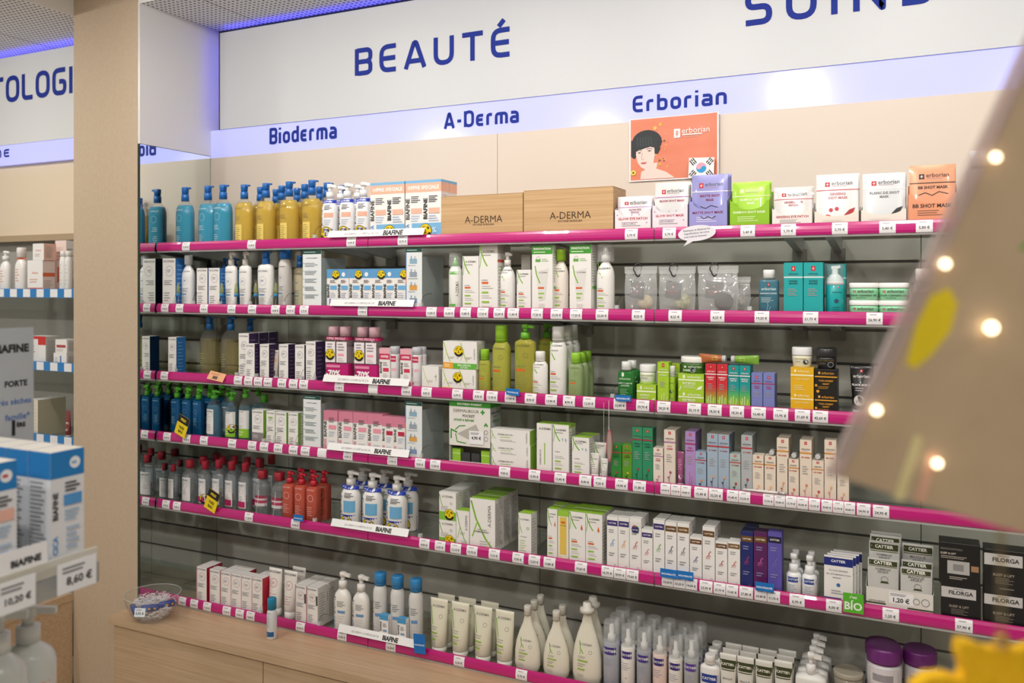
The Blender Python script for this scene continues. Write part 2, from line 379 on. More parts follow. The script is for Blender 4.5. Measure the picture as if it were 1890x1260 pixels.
# ceiling lamps, the added fill lamps built alike
for i, (x, y, wt) in enumerate(LAMPS):
    root = link('downlight', None, None, (x, y, ZC2 if x > XP else ZCEIL)); tag(root, 'round ceiling downlight out of view, one of a partly added set', 'lamp', 'recessed ceiling downlights')
    b = MB(); b.loft([(-.012, .075, .075, 2), (0, .08, .08, 2)], M('e8e8e6', .4)); link('trim_ring', b.mesh('trim_ring'), root)
    b = MB(); b.loft([(-.016, .06, .06, 2), (-.0125, .06, .06, 2)], M('fff2df', .5, 0, 6.0)); link('diffuser', b.mesh('diffuser'), root)
    l = bpy.data.lights.new('lamp_glow', 'AREA'); l.shape = 'DISK'; l.size = .13; l.energy = wt; l.color = LAMP_COL; l.spread = radians(165)
    lo = bpy.data.objects.new('lamp_glow', l); C.objects.link(lo); lo.parent = root; lo.location = (0, 0, -.02)
    lo.rotation_euler = (radians(48 if y > 1.5 else 25), 0, 0); l.spread = radians(125 if y > 1.5 else 165)
# counter under the shelves
def counter(xa, xb, ya, yb, splits, lab, panel=False):
    root = link('base_cabinet', None, None, (xa, ya, 0)); tag(root, lab, 'cabinet')
    b = MB(); b.box(0, xb - xa, 0, yb - ya, ZCT - .03, ZCT, CWOOD); link('worktop', b.mesh('worktop'), root)
    b = MB(); b.box(.015, xb - xa - .004, .03, yb - ya, .06, ZCT - .03, CWOOD); b.box(.04, xb - xa, .06, yb - ya, 0, .06, M('3a342c', .6)); link('carcass', b.mesh('carcass'), root)
    xs = [xa + .018] + splits + [xb - .004]
    for i in range(len(xs) - 1):
        b = MB(); b.box(xs[i] - xa + .002, xs[i + 1] - xa - .002, .012, .0295, .07, ZCT - .038, CWOOD); link('drawer_front', b.mesh('drawer_front'), root)
    return root
counter(-2.956, 1.6, 2.398, YW - .001, [-2.16, -1.39, -.62, .15, .92], 'long low oak base cabinet under the glass shelves')
r_ = counter(-4.8, XP - .002, 1.98, 2.512, [-4.1], 'low oak base cabinet in the bay beyond the pier')
# glass shelves: four bays per level
GLASS = CLEAR('f5f9f7', .04, .03, 'eaf2ee')
JX = [XM + .004, -2.01, -1.16, -.30, .55]
BAYN = ['bay beside the mirror', 'second bay from the mirror', 'third bay from the mirror', 'fourth bay from the mirror']
for s in range(6):
    z = ZS[s]
    for k in range(4):
        x0, x1 = JX[k] + .001, JX[k + 1] - .001
        root = link('glass_shelf', None, None, ((x0 + x1) / 2, YF, z)); tag(root, 'clear glass shelf, %s level, %s' % (SH[s].split()[0], BAYN[k]), 'shelf', 'glass shelves'); hw = (x1 - x0) / 2
        b = MB(); b.box(-hw, hw, .004, YW - YF - .003, -.008, 0, GLASS, front=M('9fc3b4', .15)); link('glass_panel', b.mesh('glass_panel'), root)
        if s == 5: continue
        for sx in (-1, 1):
            bx = sx * (hw - .058)
            b = MB(); yb = YW - YF - .001
            b.faces([(bx - .012, .04, -.009), (bx + .012, .04, -.009), (bx + .012, yb, -.009), (bx - .012, yb, -.009),
                     (bx - .012, .04, -.022), (bx + .012, .04, -.022), (bx + .012, yb, -.058), (bx - .012, yb, -.058)],
                    [(0, 1, 2, 3), (4, 7, 6, 5), (0, 4, 5, 1), (1, 5, 6, 2), (2, 6, 7, 3), (3, 7, 4, 0)], MET)
            b.box(bx - .013, bx + .013, .034, .052, -.023, -.0085, M('26282a', .5))
            b.box(bx - .022, bx + .022, yb - .02, yb, -.085, -.045, DKMET)
            link('bracket', b.mesh('bracket'), root)['label'] = 'tapered metal bracket'
# magenta price rails and their price tickets
PINK = M('c01277', .28, 0, 0, .7)
LIPM = CLEAR('f6f2f4', .25, .1)
RX = [XM + .004, XA(680, YF), XA(1208, YF), 1.0]
TAGS = {0: '343:12,90 464:11,90 648:14,90 743:23,95 1165:5,70 1235:5,70 1380:5,40 1455:5,70 1550:5,70 1638:5,40 1706:5,80',
 1: '304:17,90 331:10,20 376:7,90 427:13,90 465:14,90 508:14,60 536:14,97 561:5,72 669:17,90 796:15,00 829:16,30 859:13,80 891:17,20 921:22,00 947:11,60 991:17,20 1027:22,00 1063:17,20 1111:22,00 1178:8,25 1246:8,25 1324:8,25 1406:19,20 1496:21,75 1614:26,90',
 2: '303:18,90 439:13,90 458:8,20 476:8,90 494:10,40 520:8,90 541:8,90 560:7,90 626:11,90 686: 750:14,90 787:4,90 844:6,99 883:8,90 908:13,90 942:17,90 979:8,90 1017:13,90 1050:8,90 1087:12,30 1144:22,80 1186:29,70 1225:24,20 1281:35,10 1319:18,30 1360:18,30 1400:16,40 1441:15,95 1481:31,60 1514:42,60',
 3: '308:8,99 344:10,99 376:8,99 428:14,90 465:14,20 487:11,97 513:12,90 541:14,50 563:13,20 594: 642:14,90 724:13,90 775:9,50 803:13,90 931:9,90 986:13,90 1034:13,40 1080:8,40 1107:9,20 1147:14,90 1180:31,80 1208:13,70 1228:29,90 1247:13,70 1266:30,80 1294:15,40 1321:32,50 1352:15,40 1374:32,50 1418:13,70 1439:30,80 1460:13,70 1481:30,80 1503:13,70 1526:30,80 1547:13,70 1568:30,80 1594:24,90 1626:24,90',
 4: '306:9,99 326:9,90 459:11,20 545:10,90 679:13,90 783:4,90 812:6,99 841:12,10 871:19,70 912:9,10 956:9,90 986:13,50 1014:13,80 1072:19,60 1121:16,70 1144:18,90 1167:19,60 1209:15,70 1232:23,20 1254:23,20 1276:14,60 1303:23,90 1328:25,70 1351:15,60 1377:27,80 1404:24,40 1428:21,70 1471:6,70 1539:6,00 1644:1,20 1779:57,90',
 5: '336:13,20 358:16,20 382:17,50 418:13,90 442:13,60 462:14,60 554:14,90 631:14,90 721:16,20 847:6,20 962:9,70'}
RPROF = [(.006, .0185), (.0015, .017), (-.002, .009), (-.0035, 0), (-.004, -.009), (-.0025, -.016), (.002, -.0185)]   # (y, z) across the rail's face
def rail_y(z):
    for (y0, z0), (y1, z1) in zip(RPROF, RPROF[1:]):
        if z1 <= z <= z0: return y1 + (y0 - y1) * (z - z1) / (z0 - z1)
    return RPROF[-1][0]
TKM = {}
def ticket(txt, w_):
    k = (txt, round(w_, 3))
    if k in TKM: return TKM[k]
    b = MB()
    for (ya, za), (yc, zc) in zip(RPROF[1:], RPROF[2:]): b.poly([(-w_ / 2, yc - .0009, zc), (w_ / 2, yc - .0009, zc), (w_ / 2, ya - .0009, za), (-w_ / 2, ya - .0009, za)], M('f1eff2', .35))
    sf = lambda x, z, e: (x, rail_y(z - .016) - .0009 - e, z - .016)
    if txt: printing(b, [T(txt + ' €', .5, .36, .78, '33303a', b=.02, mh=.3), Ln(.2, .78, .8, .9, 1, '8d8890', .5)], w_, .032, sf)
    TKM[k] = b.mesh('price_ticket'); return TKM[k]
SEGN = ['stretch beside the mirror', 'middle stretch', 'stretch farthest from the mirror']
for s in range(6):
    tg = [t.split(':') for t in TAGS[s].split()]
    tg = [(XA(float(p), YF - .004), t) for p, t in tg]
    for k in range(3):
        x0, x1 = RX[k] + .0015, RX[k + 1] - .0015
        root = link('price_rail', None, None, ((x0 + x1) / 2, YF, ZS[s] - .001)); tag(root, 'magenta price rail along the %s, %s' % (SH[s], SEGN[k]), 'rail', 'magenta price rails'); hw = (x1 - x0) / 2
        b = MB(); vs = [(sx * hw, y, z) for sx in (-1, 1) for y, z in RPROF + [(.0035, -.0185), (.0035, .0185)]]; n = len(RPROF) + 2
        b.faces(vs, [(i, (i + 1) % n, n + (i + 1) % n, n + i) for i in range(n)] + [tuple(range(n))[::-1], tuple(range(n, 2 * n))], PINK); link('strip', b.mesh('strip'), root)
        b = MB(); b.box(-hw, hw, -.002, .0035, -.0235, -.0187, LIPM); link('clear_lip', b.mesh('clear_lip'), root)
        mine = [(x, t) for x, t in tg if x0 + .01 < x < x1 - .01]
        for i, (x, t) in enumerate(mine):
            wd = .042
            for x2, _ in mine:
                if x2 != x: wd = min(wd, abs(x2 - x) - .0015)
            link('price_ticket', ticket(t, max(wd, .022)), root, (min(max(x, x0 + wd / 2), x1 - wd / 2) - (x0 + x1) / 2, 0, 0))['label'] = 'white price ticket'
# ---------------------------------------------------------------- packs: builders (each returns [(part name, mesh, part label)])
ORD = ['first', 'second', 'third', 'fourth', 'fifth', 'sixth', 'seventh', 'eighth', 'ninth', 'tenth']
NUM = ['zero', 'one', 'two', 'three', 'four', 'five', 'six', 'seven', 'eight', 'nine', 'ten']
def put(name, cat, spec, X, Y, Z, label, group=None, rz=0, rx=0, ry=0):
    if len(spec) == 1:
        o = link(name, spec[0][1]); o.location = (X, Y, Z)
    else:
        o = link(name, None, None, (X, Y, Z))
        ps = {}
        for p in spec:
            par = o
            if '>' in p[0]: a, nm_ = p[0].split('>'); par = ps[a]
            else: nm_ = p[0]
            c = link(nm_, p[1], par); ps[nm_] = c
            if len(p) > 2 and p[2]: c['label'] = p[2]
    o.rotation_euler = (rx, ry, rz)
    return tag(o, label, cat, group)
PROF = {
 'R': [(0, .9), (.012, .97), (.03, 1), (.7, 1), (.79, .95), (.87, .8), (.93, .58), (.97, .42), (1, .38)],
 'S': [(0, .94), (.015, 1), (.9, 1), (.945, .94), (.98, .6), (1, .36)],
 'C': [(0, .95), (.02, 1), (.86, 1), (.92, .93), (.97, .76), (1, .66)],
 'T': [(0, .78), (.03, .93), (.12, 1), (.34, .985), (.52, .87), (.7, .63), (.84, .38), (.94, .27), (1, .25)],
 'W': [(0, .8), (.03, .88), (.2, .88), (.6, 1), (.88, 1), (.96, .92), (.99, .6), (1, .4)],
 'Q': [(0, .92), (.015, .985), (.03, 1), (.7, 1), (.78, .97), (.85, .89), (.91, .75), (.955, .56), (.98, .42), (1, .36)],
 'P': [(0, .97), (.01, 1), (.985, 1), (1, .97)],
}
def pr_at(pf, t):
    for (z0, r0), (z1, r1) in zip(pf, pf[1:]):
        if t <= z1: return r0 + (r1 - r0) * (t - z0) / max(1e-6, z1 - z0)
    return pf[-1][1]
BC = {}
def cached(fn):
    def g(*a, **k):
        key = (fn.__name__, repr(a), repr(sorted(k.items())))
        if key not in BC: BC[key] = fn(*a, **k)
        return BC[key]
    return g
@cached
def bottle(w, h, pf='R', hb=.8, bf=.62, n=2.2, col='f4f4f2', head=('pump', '1467b5'), decs=(), clear=None, liq=None, level=.86, rough=.25, capr=.5, lab=None, dome=0, hv=1.0):
    a, bb = w / 2, w / 2 * bf; H0 = h * hb; P = PROF[pf]; out = []
    body = CLEAR(*clear) if clear else M(col, rough, 0, 0, .3)
    m = MB(); m.loft([(z * H0, a * r, bb * (r if r > .5 else r * min(1, 1 / bf)), n if r > .62 else 2) for z, r in P], body, 28)
    def surf(x, z, e):
        r = pr_at(P, z / H0); A, B = a * r, bb * r; q = min(.995, abs(x) / A) ** n
        return (x, -(B * (1 - q) ** (1 / n)) - e, z)
    if decs and not lab: printing(m, decs, w, H0, surf)
    out.append(('body', m.mesh('body')))
    if liq:
        m = MB(); k = .97
        pts = [(z, r) for z, r in P if z <= level]; pts.append((level, pr_at(P, level)))
        m.loft([(z * H0 * .985 + .003, a * r * k, bb * r * k, n) for z, r in pts], CLEAR(*liq), 28); out.append(('liquid', m.mesh('liquid')))
    if lab:   # paper label wrapped on a see-through bottle
        u0, v0, u1, v1, lc = lab; m = MB()
        m2 = [R(u0, v0, u1, v1, lc)] + list(decs); printing(m, m2, w, H0, surf); out.append(('label', m.mesh('label')))
    if head:
        m = MB(); hh = h - H0; hc = M(head[1], .35, 0, 0, .2); kind = head[0]
        if kind == 'pump':
            r0 = a * capr
            m.loft([(H0 - .001, r0, r0, 2), (H0 + hh * .42, r0 * .98, r0 * .98, 2), (H0 + hh * .45, r0 * .6, r0 * .6, 2)], hc, 16)
            m.loft([(H0 + hh * .44, r0 * .5, r0 * .5, 2), (H0 + hh * .74, r0 * .5, r0 * .5, 2)], hc, 12)
            L = a * .85 * hv; t = hh * .12
            m.loft([(H0 + hh * .7, r0 * .72, r0 * .62, 3), (H0 + hh * .96, r0 * .74, r0 * .64, 3), (H0 + hh, r0 * .6, r0 * .5, 3)], hc, 16)
            m.faces([(0, -t, H0 + hh * .78), (L, -t * .8, H0 + hh * .72), (L, t * .8, H0 + hh * .72), (0, t, H0 + hh * .78), (0, -t, H0 + hh * .98), (L, -t * .8, H0 + hh * .9), (L, t * .8, H0 + hh * .9), (0, t, H0 + hh * .98)],
                    [(0, 1, 5, 4), (1, 2, 6, 5), (2, 3, 7, 6), (4, 5, 6, 7), (3, 2, 1, 0)], hc)
            out.append(('pump', m.mesh('pump')))
        elif kind == 'block':   # chunky pump: tall collar, square head, short spout
            r0 = a * capr
            m.loft([(H0 - .001, r0, r0, 2), (H0 + hh * .46, r0 * .97, r0 * .97, 2), (H0 + hh * .49, r0 * .8, r0 * .8, 2)], hc, 18)
            m.loft([(H0 + hh * .48, r0 * .72, r0 * .72, 3), (H0 + hh * .8, r0 * .8, r0 * .72, 4), (H0 + hh * .97, r0 * .84, r0 * .74, 4), (h, r0 * .74, r0 * .64, 4)], hc, 18)
            t = r0 * .34; L = r0 * 1.75
            m.faces([(0, -t, H0 + hh * .84), (L, -t, H0 + hh * .86), (L, t, H0 + hh * .86), (0, t, H0 + hh * .84), (0, -t, h * .9995), (L, -t, H0 + hh * .97), (L, t, H0 + hh * .97), (0, t, h * .9995)],
                    [(0, 1, 5, 4), (1, 2, 6, 5), (2, 3, 7, 6), (4, 5, 6, 7), (3, 2, 1, 0)], hc)
            out.append(('pump', m.mesh('pump')))
        elif kind == 'cap':
            r0 = a * capr; r1 = min(bb * 1.02, r0) if bf < .8 else r0
            m.loft([(H0 - .001, r0 * .98, r1 * .98, 2.3), (H0 + hh * .9, r0, r1, 2.3), (h, r0 * .9, r1 * .9, 2.3)], hc, 20)
            m.loft([(H0 + hh * .12, r0 * 1.01, r1 * 1.01, 2.3), (H0 + hh * .15, r0 * 1.01, r1 * 1.01, 2.3)], hc, 20)
            out.append(('cap', m.mesh('cap')))
        elif kind == 'spray':   # small actuator under a clear over-cap
            r0 = a * .5
            m.loft([(H0 - .001, r0, r0, 2), (H0 + hh * .35, r0 * .95, r0 * .95, 2), (H0 + hh * .38, r0 * .6, r0 * .6, 2), (H0 + hh * .8, r0 * .55, r0 * .55, 2), (H0 + hh * .84, r0 * .4, r0 * .4, 2)], hc, 14)
            out.append(('nozzle', m.mesh('nozzle')))
    if dome:
        m = MB(); hh = h - H0; r = a * .97
        m.loft([(H0 - hh * .05, r, r * bf if bf < .9 else r, 2), (H0 + hh * .96, r * .98, (r * bf if bf < .9 else r) * .98, 2), (h * 1.012, r * .86, (r * bf if bf < .9 else r) * .86, 2)], CLEAR('f8fafa', .2, .06), 20, cap0=False)
        out.append(('clear_cap', m.mesh('clear_cap'), 'see-through cap'))
    return out
@cached
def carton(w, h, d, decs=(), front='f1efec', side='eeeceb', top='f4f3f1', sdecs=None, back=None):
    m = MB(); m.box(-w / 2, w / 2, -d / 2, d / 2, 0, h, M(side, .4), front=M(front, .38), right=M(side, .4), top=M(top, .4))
    printing(m, decs, w, h, lambda x, z, e: (x, -d / 2 - e, z))
    if sdecs is None: sdecs = (Ln(.12, .12, .85, .86, 12, 'a9a6a6', .35),)
    printing(m, sdecs, d, h, lambda x, z, e: (w / 2 + e, x, z))
    m.box(-w / 2 + .002, w / 2 - .002, -d / 2 + .0028, -d / 2 + .0036, h, h + .0003, M('8d8a88', .6))   # tuck-flap slit
    return [('body', m.mesh('carton'))]
@cached
def tube(w, h, col='f1efec', cap='f1efec', decs=(), rough=.35, crimp=None, capf=.14, taper=.8):
    m = MB(); a = w / 2; z0 = h * capf; out = []
    L = h - z0; prof = [(0, a * taper * .92, a * taper * .92), (.02, a * taper, a * taper), (.35, a * (taper + .06), a * .66), (.7, a * .97, a * .32), (.93, a, a * .05), (1, a, .0016)]
    m.loft([(z0 + z * L, x, y, 2) for z, x, y in prof], M(col, rough, 0, 0, .2), 24)
    def surf(x, z, e):
        t = max(0, (z - z0) / L); A = B = None
        for (q0, a0, b0), (q1, a1, b1) in zip(prof, prof[1:]):
            if t <= q1: f = (t - q0) / (q1 - q0); A = a0 + (a1 - a0) * f; B = b0 + (b1 - b0) * f; break
        if A is None: A, B = prof[-1][1:]
        return (x, -B * math.sqrt(max(.02, 1 - min(1, (x / A) ** 2))) - e, z)
    d2 = list(decs)
    if crimp: d2 = [R(.01, .93, .99, .998, crimp)] + d2
    printing(m, d2, w, h, surf); out.append(('body', m.mesh('body')))
    m = MB(); r = a * taper * .97; m.loft([(0, r * .95, r * .95, 2), (z0 * .1, r, r, 2), (z0, r * .98, r * .98, 2)], M(cap, .35), 20); out.append(('cap', m.mesh('cap')))
    return out
@cached
def jar(w, h, lid='f1efec', body='b8dcc0', lf=.3, decs=(), n=2, taper=.9, clear=None):
    a = w / 2; zb = h * (1 - lf); m = MB()
    m.loft([(0, a * taper * .93, a * taper * .93, n), (zb * .06, a * taper, a * taper, n), (zb * .8, a * .98, a * .98, n), (zb, a * .95, a * .95, n)], CLEAR(*clear) if clear else M(body, .3, 0, 0, .3), 32)
    def surf(x, z, e):
        r = a * (taper + (.98 - taper) * min(1, z / (zb * .8))); return (x, -r * (1 - min(.99, abs(x) / r) ** n) ** (1 / n) - e, z)
    printing(m, decs, w, zb, surf); out = [('body', m.mesh('body'))]
    m = MB(); m.loft([(zb + .0003, a * .99, a * .99, n), (zb + h * lf * .12, a, a, n), (h - h * lf * .15, a, a, n), (h, a * .93, a * .93, n)], M(lid, .32, 0, 0, .2), 32); out.append(('lid', m.mesh('lid')))
    return out
@cached
def sachet(w, h, col='f1efec', decs=(), rough=.3, th=.007):
    """flat foil sachet: pillow with crimped edges and a tear notch"""
    m = MB(); N, K = 12, 14
    def yy(u, v): return th / 2 * (1 - abs(2 * u - 1) ** 5) * (1 - abs(2 * v - 1) ** 6) + .0004
    for sgn in (-1, 1):
        vs = [((i / N - .5) * w, sgn * yy(i / N, j / K), j / K * h) for j in range(K + 1) for i in range(N + 1)]
        fs = [(j * (N + 1) + i, j * (N + 1) + i + 1, (j + 1) * (N + 1) + i + 1, (j + 1) * (N + 1) + i) for j in range(K) for i in range(N)]
        if sgn > 0: fs = [f[::-1] for f in fs]
        m.faces(vs, fs, M(col, rough, .15, 0, .3), True)
    for j in (0, K):
        z = j / K * h; m.box(-w / 2, w / 2, -.0005, .0005, z - (.004 if j else 0), z + (0 if j else .004), M(col, rough, .15, 0, .3))
    printing(m, decs, w, h, lambda x, z, e: (x, -yy(min(1, max(0, x / w + .5)), min(1, max(0, z / h))) - e, z))
    return [('body', m.mesh('sachet'))]
@cached
def tray(w, h, d, col='f1efec', decs=(), bite=.5, depth=.3):
    """open display box: front panel with a round bite, sloping sides, back panel and floor"""
    m = MB(); mt = M(col, .45); t = .0012
    top = [(w / 2, h)]
    if bite:
        for i in range(13):
            a = pi * i / 12; top.append((w * bite * .8 * cos(a), h - h * depth * sin(a)))
    top.append((-w / 2, h)); n = len(top)
    xs = [p for p in top]
    for y in (-d / 2, -d / 2 + t):
        for i in range(n - 1):
            (xa, za), (xb, zb_) = xs[i], xs[i + 1]
            q = [(xb, y, 0), (xa, y, 0), (xa, y, za), (xb, y, zb_)]
            m.poly(q if y == -d / 2 else q[::-1], mt)
    for sx in (-1, 1):
        x0, x1 = sorted((sx * w / 2, sx * (w / 2 - t)))
        m.faces([(x0, -d / 2, 0), (x1, -d / 2, 0), (x1, d / 2, 0), (x0, d / 2, 0), (x0, -d / 2, h), (x1, -d / 2, h), (x1, d / 2, h * 1.35), (x0, d / 2, h * 1.35)],
                [(0, 1, 5, 4), (1, 2, 6, 5), (2, 3, 7, 6), (3, 0, 4, 7), (4, 5, 6, 7), (3, 2, 1, 0)], mt)
    m.box(-w / 2, w / 2, d / 2 - t, d / 2, 0, h * 1.35, mt); m.box(-w / 2, w / 2, -d / 2, d / 2, 0, t, mt)
    printing(m, decs, w, h, lambda x, z, e: (x, -d / 2 - e, z))
    return [('body', m.mesh('tray'))]
# ---------------------------------------------------------------- placing in rows
def label_of(desc, s, i=0, n=1, row=0, where=None):
    p = [desc]
    if row: p.append('row ' + NUM[row + 1])
    if n > 1: p.append('%s of %s from the mirror' % (ORD[i], NUM[n]))
    p.append(where or SH[s]); L = ', '.join(p)
    if len(L.split()) > 16: L = L.replace(' of %s from the mirror' % NUM[n], ' from the mirror')
    return L
def boxes(mk, s, xs, wpx, ytop, d, desc, rows=1, off=0.0, zb=0.0, cat='box', name='carton', group=None, gap=.003, rz=0, W=None, hh=None, rowlist=None):
    """row of cartons; xs = photo x of each front-left edge"""
    D = YF + .014 + off; X0 = XA(xs[0], D); w_ = W or XA(xs[0] + wpx, D) - X0; h_ = hh or ZA(ytop, X0, D) - ZS[s] - zb
    spec = mk(w_ * .985, h_, d); N = len(xs); g = group or (desc + ' group, ' + SH[s] if N * rows > 1 else None)
    for r_ in range(rows):
        for i, px in enumerate(xs):
            if rowlist and r_ and i not in rowlist: continue
            put(name, cat, spec, XA(px, D) + w_ / 2, D + d / 2 + r_ * (d + gap), ZS[s] + zb + .0004, label_of(desc, s, i, N, r_), g, rz)
    return h_, w_
def bots(mk, s, xs, wpx, ytop, desc, rows=1, off=0.0, zb=0.0, cat='bottle', name='pump_bottle', group=None, pitch=None, bf=1.0, drop=(), rz=0):
    """row of bottles, tubes or jars; xs = photo x of each centre in the front row"""
    D = YF + .02 + off; x0 = XA(xs[0], D); u = (xs[0] - CX) / F
    w_ = wpx * ZC(x0, D) / F / math.sqrt(1 + u * u * .5); D = D + w_ * bf / 2; x0 = XA(xs[0], D)
    h_ = ZA(ytop, x0, D) - ZS[s] - zb
    spec = mk(w_, h_); N = len(xs); g = group or (desc + ' group, ' + SH[s] if N * rows > 1 else None); pt = pitch or w_ * bf * 1.04
    for r_ in range(rows):
        for i, px in enumerate(xs):
            if (r_, i) in drop: continue
            put(name, cat, spec, XA(px, D), D + r_ * pt, ZS[s] + zb + .0004, label_of(desc, s, i, N, r_), g, rz)
    return h_, w_
# ---------------------------------------------------------------- printed faces
GR = '7cb928'
def bio(t='BIODERMA', ring='a8a2b4', c='7d7a80', extra=()):
    return tuple([T(t, .5, .94, .84, c, mh=.06, b=.015), Ri(.54, .74, .3, .025, ring), Ln(.34, .71, .74, .78, 2, '9a8fa0'), Ln(.12, .45, .86, .56, 3, '8c8a90'), Ln(.12, .12, .7, .32, 4, 'a5a3a8'), Ln(.12, .04, .3, .07, 1, '77757c')] + list(extra))
def bia(pre='CICA', pc='4f97d4', blk=('e9b7a4',), top=None, u=.13, extra=()):
    d = [T('BIAFINE', u, .56, .4, '1d1d1f', 90, .03, .2), T(pre, u, .2, .24, pc, 90, .02, .2), Ln(.38, .72, .92, .84, 4, '4b4b50', .5), R(.38, .56, .92, .66, blk[0]), Ln(.38, .38, .92, .52, 3, 'b9c4d6'), Ln(.38, .14, .92, .3, 3, 'cfd5df')]
    return tuple((list(top) if top else []) + d + list(extra))
def ade(acc=GR, tag_='e2632c', v=.9, extra=(), vert=False):
    d = [St([(.04, .99), (.12, .88), (.26, .77), (.44, .68)], .065, acc), St([(.1, .86), (.08, .76), (.03, .66)], .03, acc)]
    d += [T('A-DERMA', .7, .72, .3, '55544f', 90, .01)] if vert else [T('A-DERMA', .52, v, .66, '4f4e4a', mh=.07)]
    d += [Ln(.18, .83, .8, .86, 1, '9b9a94'), T('EXOMEGA', .3, .475, .34, '77756e', mh=.035)]
    if tag_: d += [R(.14, .42, .5, .45, tag_)]
    d += [Ln(.14, .34, .86, .4, 2, 'b9b8b2', .3), R(.14, .28, .5, .305, '93c23c'), Ln(.14, .2, .8, .26, 2, 'c0bfb8', .3), R(.14, .14, .55, .165, '93c23c'), Ln(.14, .05, .8, .1, 2, 'c6c5be', .3)]
    return tuple(d + list(extra))
def logo(u, v, s, c='c4202c', k=1.0):
    return [R(u - s / 2, v - s * k / 2, u + s / 2, v + s * k / 2, c), St([(u, v - s * k * .3), (u, v + s * k * .3)], s * .1, 'fbeeee'), St([(u - s * .25, v + s * k * .05), (u, v - s * k * .12), (u + s * .25, v + s * k * .12)], s * .1, 'fbeeee')]
def erb(line='c9303c', name='', tc='6a3a40', ec='4c4c50', dec=(), k=.2, v=.84):
    d = logo(.5, v + .09, .22, k=k / .9) + [T('erborian', .5, v - .005, .74, ec, mh=.035, b=.01), Ln(.2, v - .04, .8, v - .03, 1, 'b08a8e')]
    if line: d += [R(0, v - .08, 1, v - .058, line)]
    for i, t in enumerate(name.split('/')):
        if t: d.append(T(t, .5, v - .14 - .045 * i, min(.7, .11 * len(t)), tc, b=.03, mh=.03))
    return tuple(d + [Ln(.22, v - .42, .8, v - .27, 4, 'a9a4a4', .35)] + list(dec))
def cat_(band='3a2a70', fc='b84a6a', top=.93, extra=(), tc='f4f0e6', lc='9a9a9a'):
    return tuple([R(0.03, top - .1, .97, top, band), T('CATTIER', .5, top - .05, .7, tc, mh=.05, b=.02), Ln(.18, top - .24, .82, top - .16, 2, lc)] +
                 [St([(.3, .44), (.4, .5), (.5, .49), (.62, .58), (.72, .56)], .04, fc), St([(.42, .44), (.5, .49), (.52, .56)], .03, fc), St([(.56, .44), (.6, .5), (.7, .5)], .03, fc)] +
                 [Ln(.2, .26, .8, .34, 2, lc), Ri(.74, .1, .1, .02, '8a8a8e'), Ln(.1, .04, .6, .08, 1, lc)] + list(extra))
def sprig(c, u=.5, v=.2): return [St([(u, v - .16), (u + .03, v), (u - .04, v + .12)], .025, c), St([(u + .02, v - .04), (u + .16, v + .08)], .02, c), Ci(u - .05, v + .14, .08, c), Ci(u + .17, v + .09, .06, c)]

def vmap(a, b_, *decs):
    """squeeze a printed face into the band a..b_ of its height"""
    f = lambda v: a + (b_ - a) * v; o = []
    for d in decs:
        d = list(d)
        if d[0] in 'rl' and d[0] in ('r', 'l'): d[2] = f(d[2]); d[4] = f(d[4])
        elif d[0] == 't': d[3] = f(d[3])
        elif d[0] in ('c', 'o', 'lot'): d[2] = f(d[2])
        elif d[0] in ('s', 'p'): d[1] = [(u, f(v)) for u, v in d[1]]
        o.append(tuple(d))
    return tuple(o)
# ================================================================ top shelf
BLQ = ('1fb8d6', .7, .04, '12b0d8'); YLQ = ('f6e080', .5, .04, 'f6d23c'); SHELL = ('fafcfc', .04, .03)
wl = [T('BIODERMA', .42, .8, .46, 'd7eef2', b=.0), Ri(.42, .62, .17, .012, 'bfe3ea'), Ln(.22, .34, .6, .45, 3, 'bfe3ea', .3), Ln(.22, .1, .55, .26, 4, 'bfe3ea', .25)]
mk = lambda w, h: bottle(w, h, 'Q', .77, .62, 2.2, head=('block', '1267b8'), clear=SHELL, liq=BLQ, level=.9, decs=tuple(wl), capr=.36)
bots(mk, 0, [342, 384, 412], 41, 346, 'blue shower gel in clear pump bottle', off=.03, bf=.66, group='blue shower gels on the top shelf')
yl = [T('BIODERMA', .42, .78, .46, '77683a', b=0), Ln(.2, .52, .6, .62, 3, '8f7f4a', .3), R(.2, .06, .62, .44, 'e9cf6e'), Ln(.23, .1, .58, .4, 7, '98884e', .3)]
mk = lambda w, h: bottle(w, h, 'Q', .77, .62, 2.2, head=('block', '1267b8'), clear=SHELL, liq=YLQ, level=.91, decs=tuple(yl), capr=.36)
bots(mk, 0, [451, 491, 534, 576], 41, 341, 'yellow cleansing oil pump bottle', rows=3, off=.03, bf=.66, pitch=.095, group='yellow oil bottles on the top shelf')
cb = bia(pc='6a9fd0', blk=('efb59d',), top=[R(0, .0, 1, .3, '1b3fb4'), R(0, .88, 1, .955, '1b3fb4'), T('OFFRE SPECIALE', .45, .918, .8, 'ffffff', b=.03, mh=.05)], extra=[LOT(.5, .2, .42)])
mk = lambda w, h: bottle(w, h, 'R', .76, .8, 2.2, 'f6f6f7', head=('pump', 'f3f3f3'), decs=cb, capr=.45, hv=1.15)
bots(mk, 0, [609, 641, 671], 32, 340, 'white pump lotion with blue offer band', rows=2, off=.005, bf=.8, pitch=.066, group='white lotion duos on the top shelf')
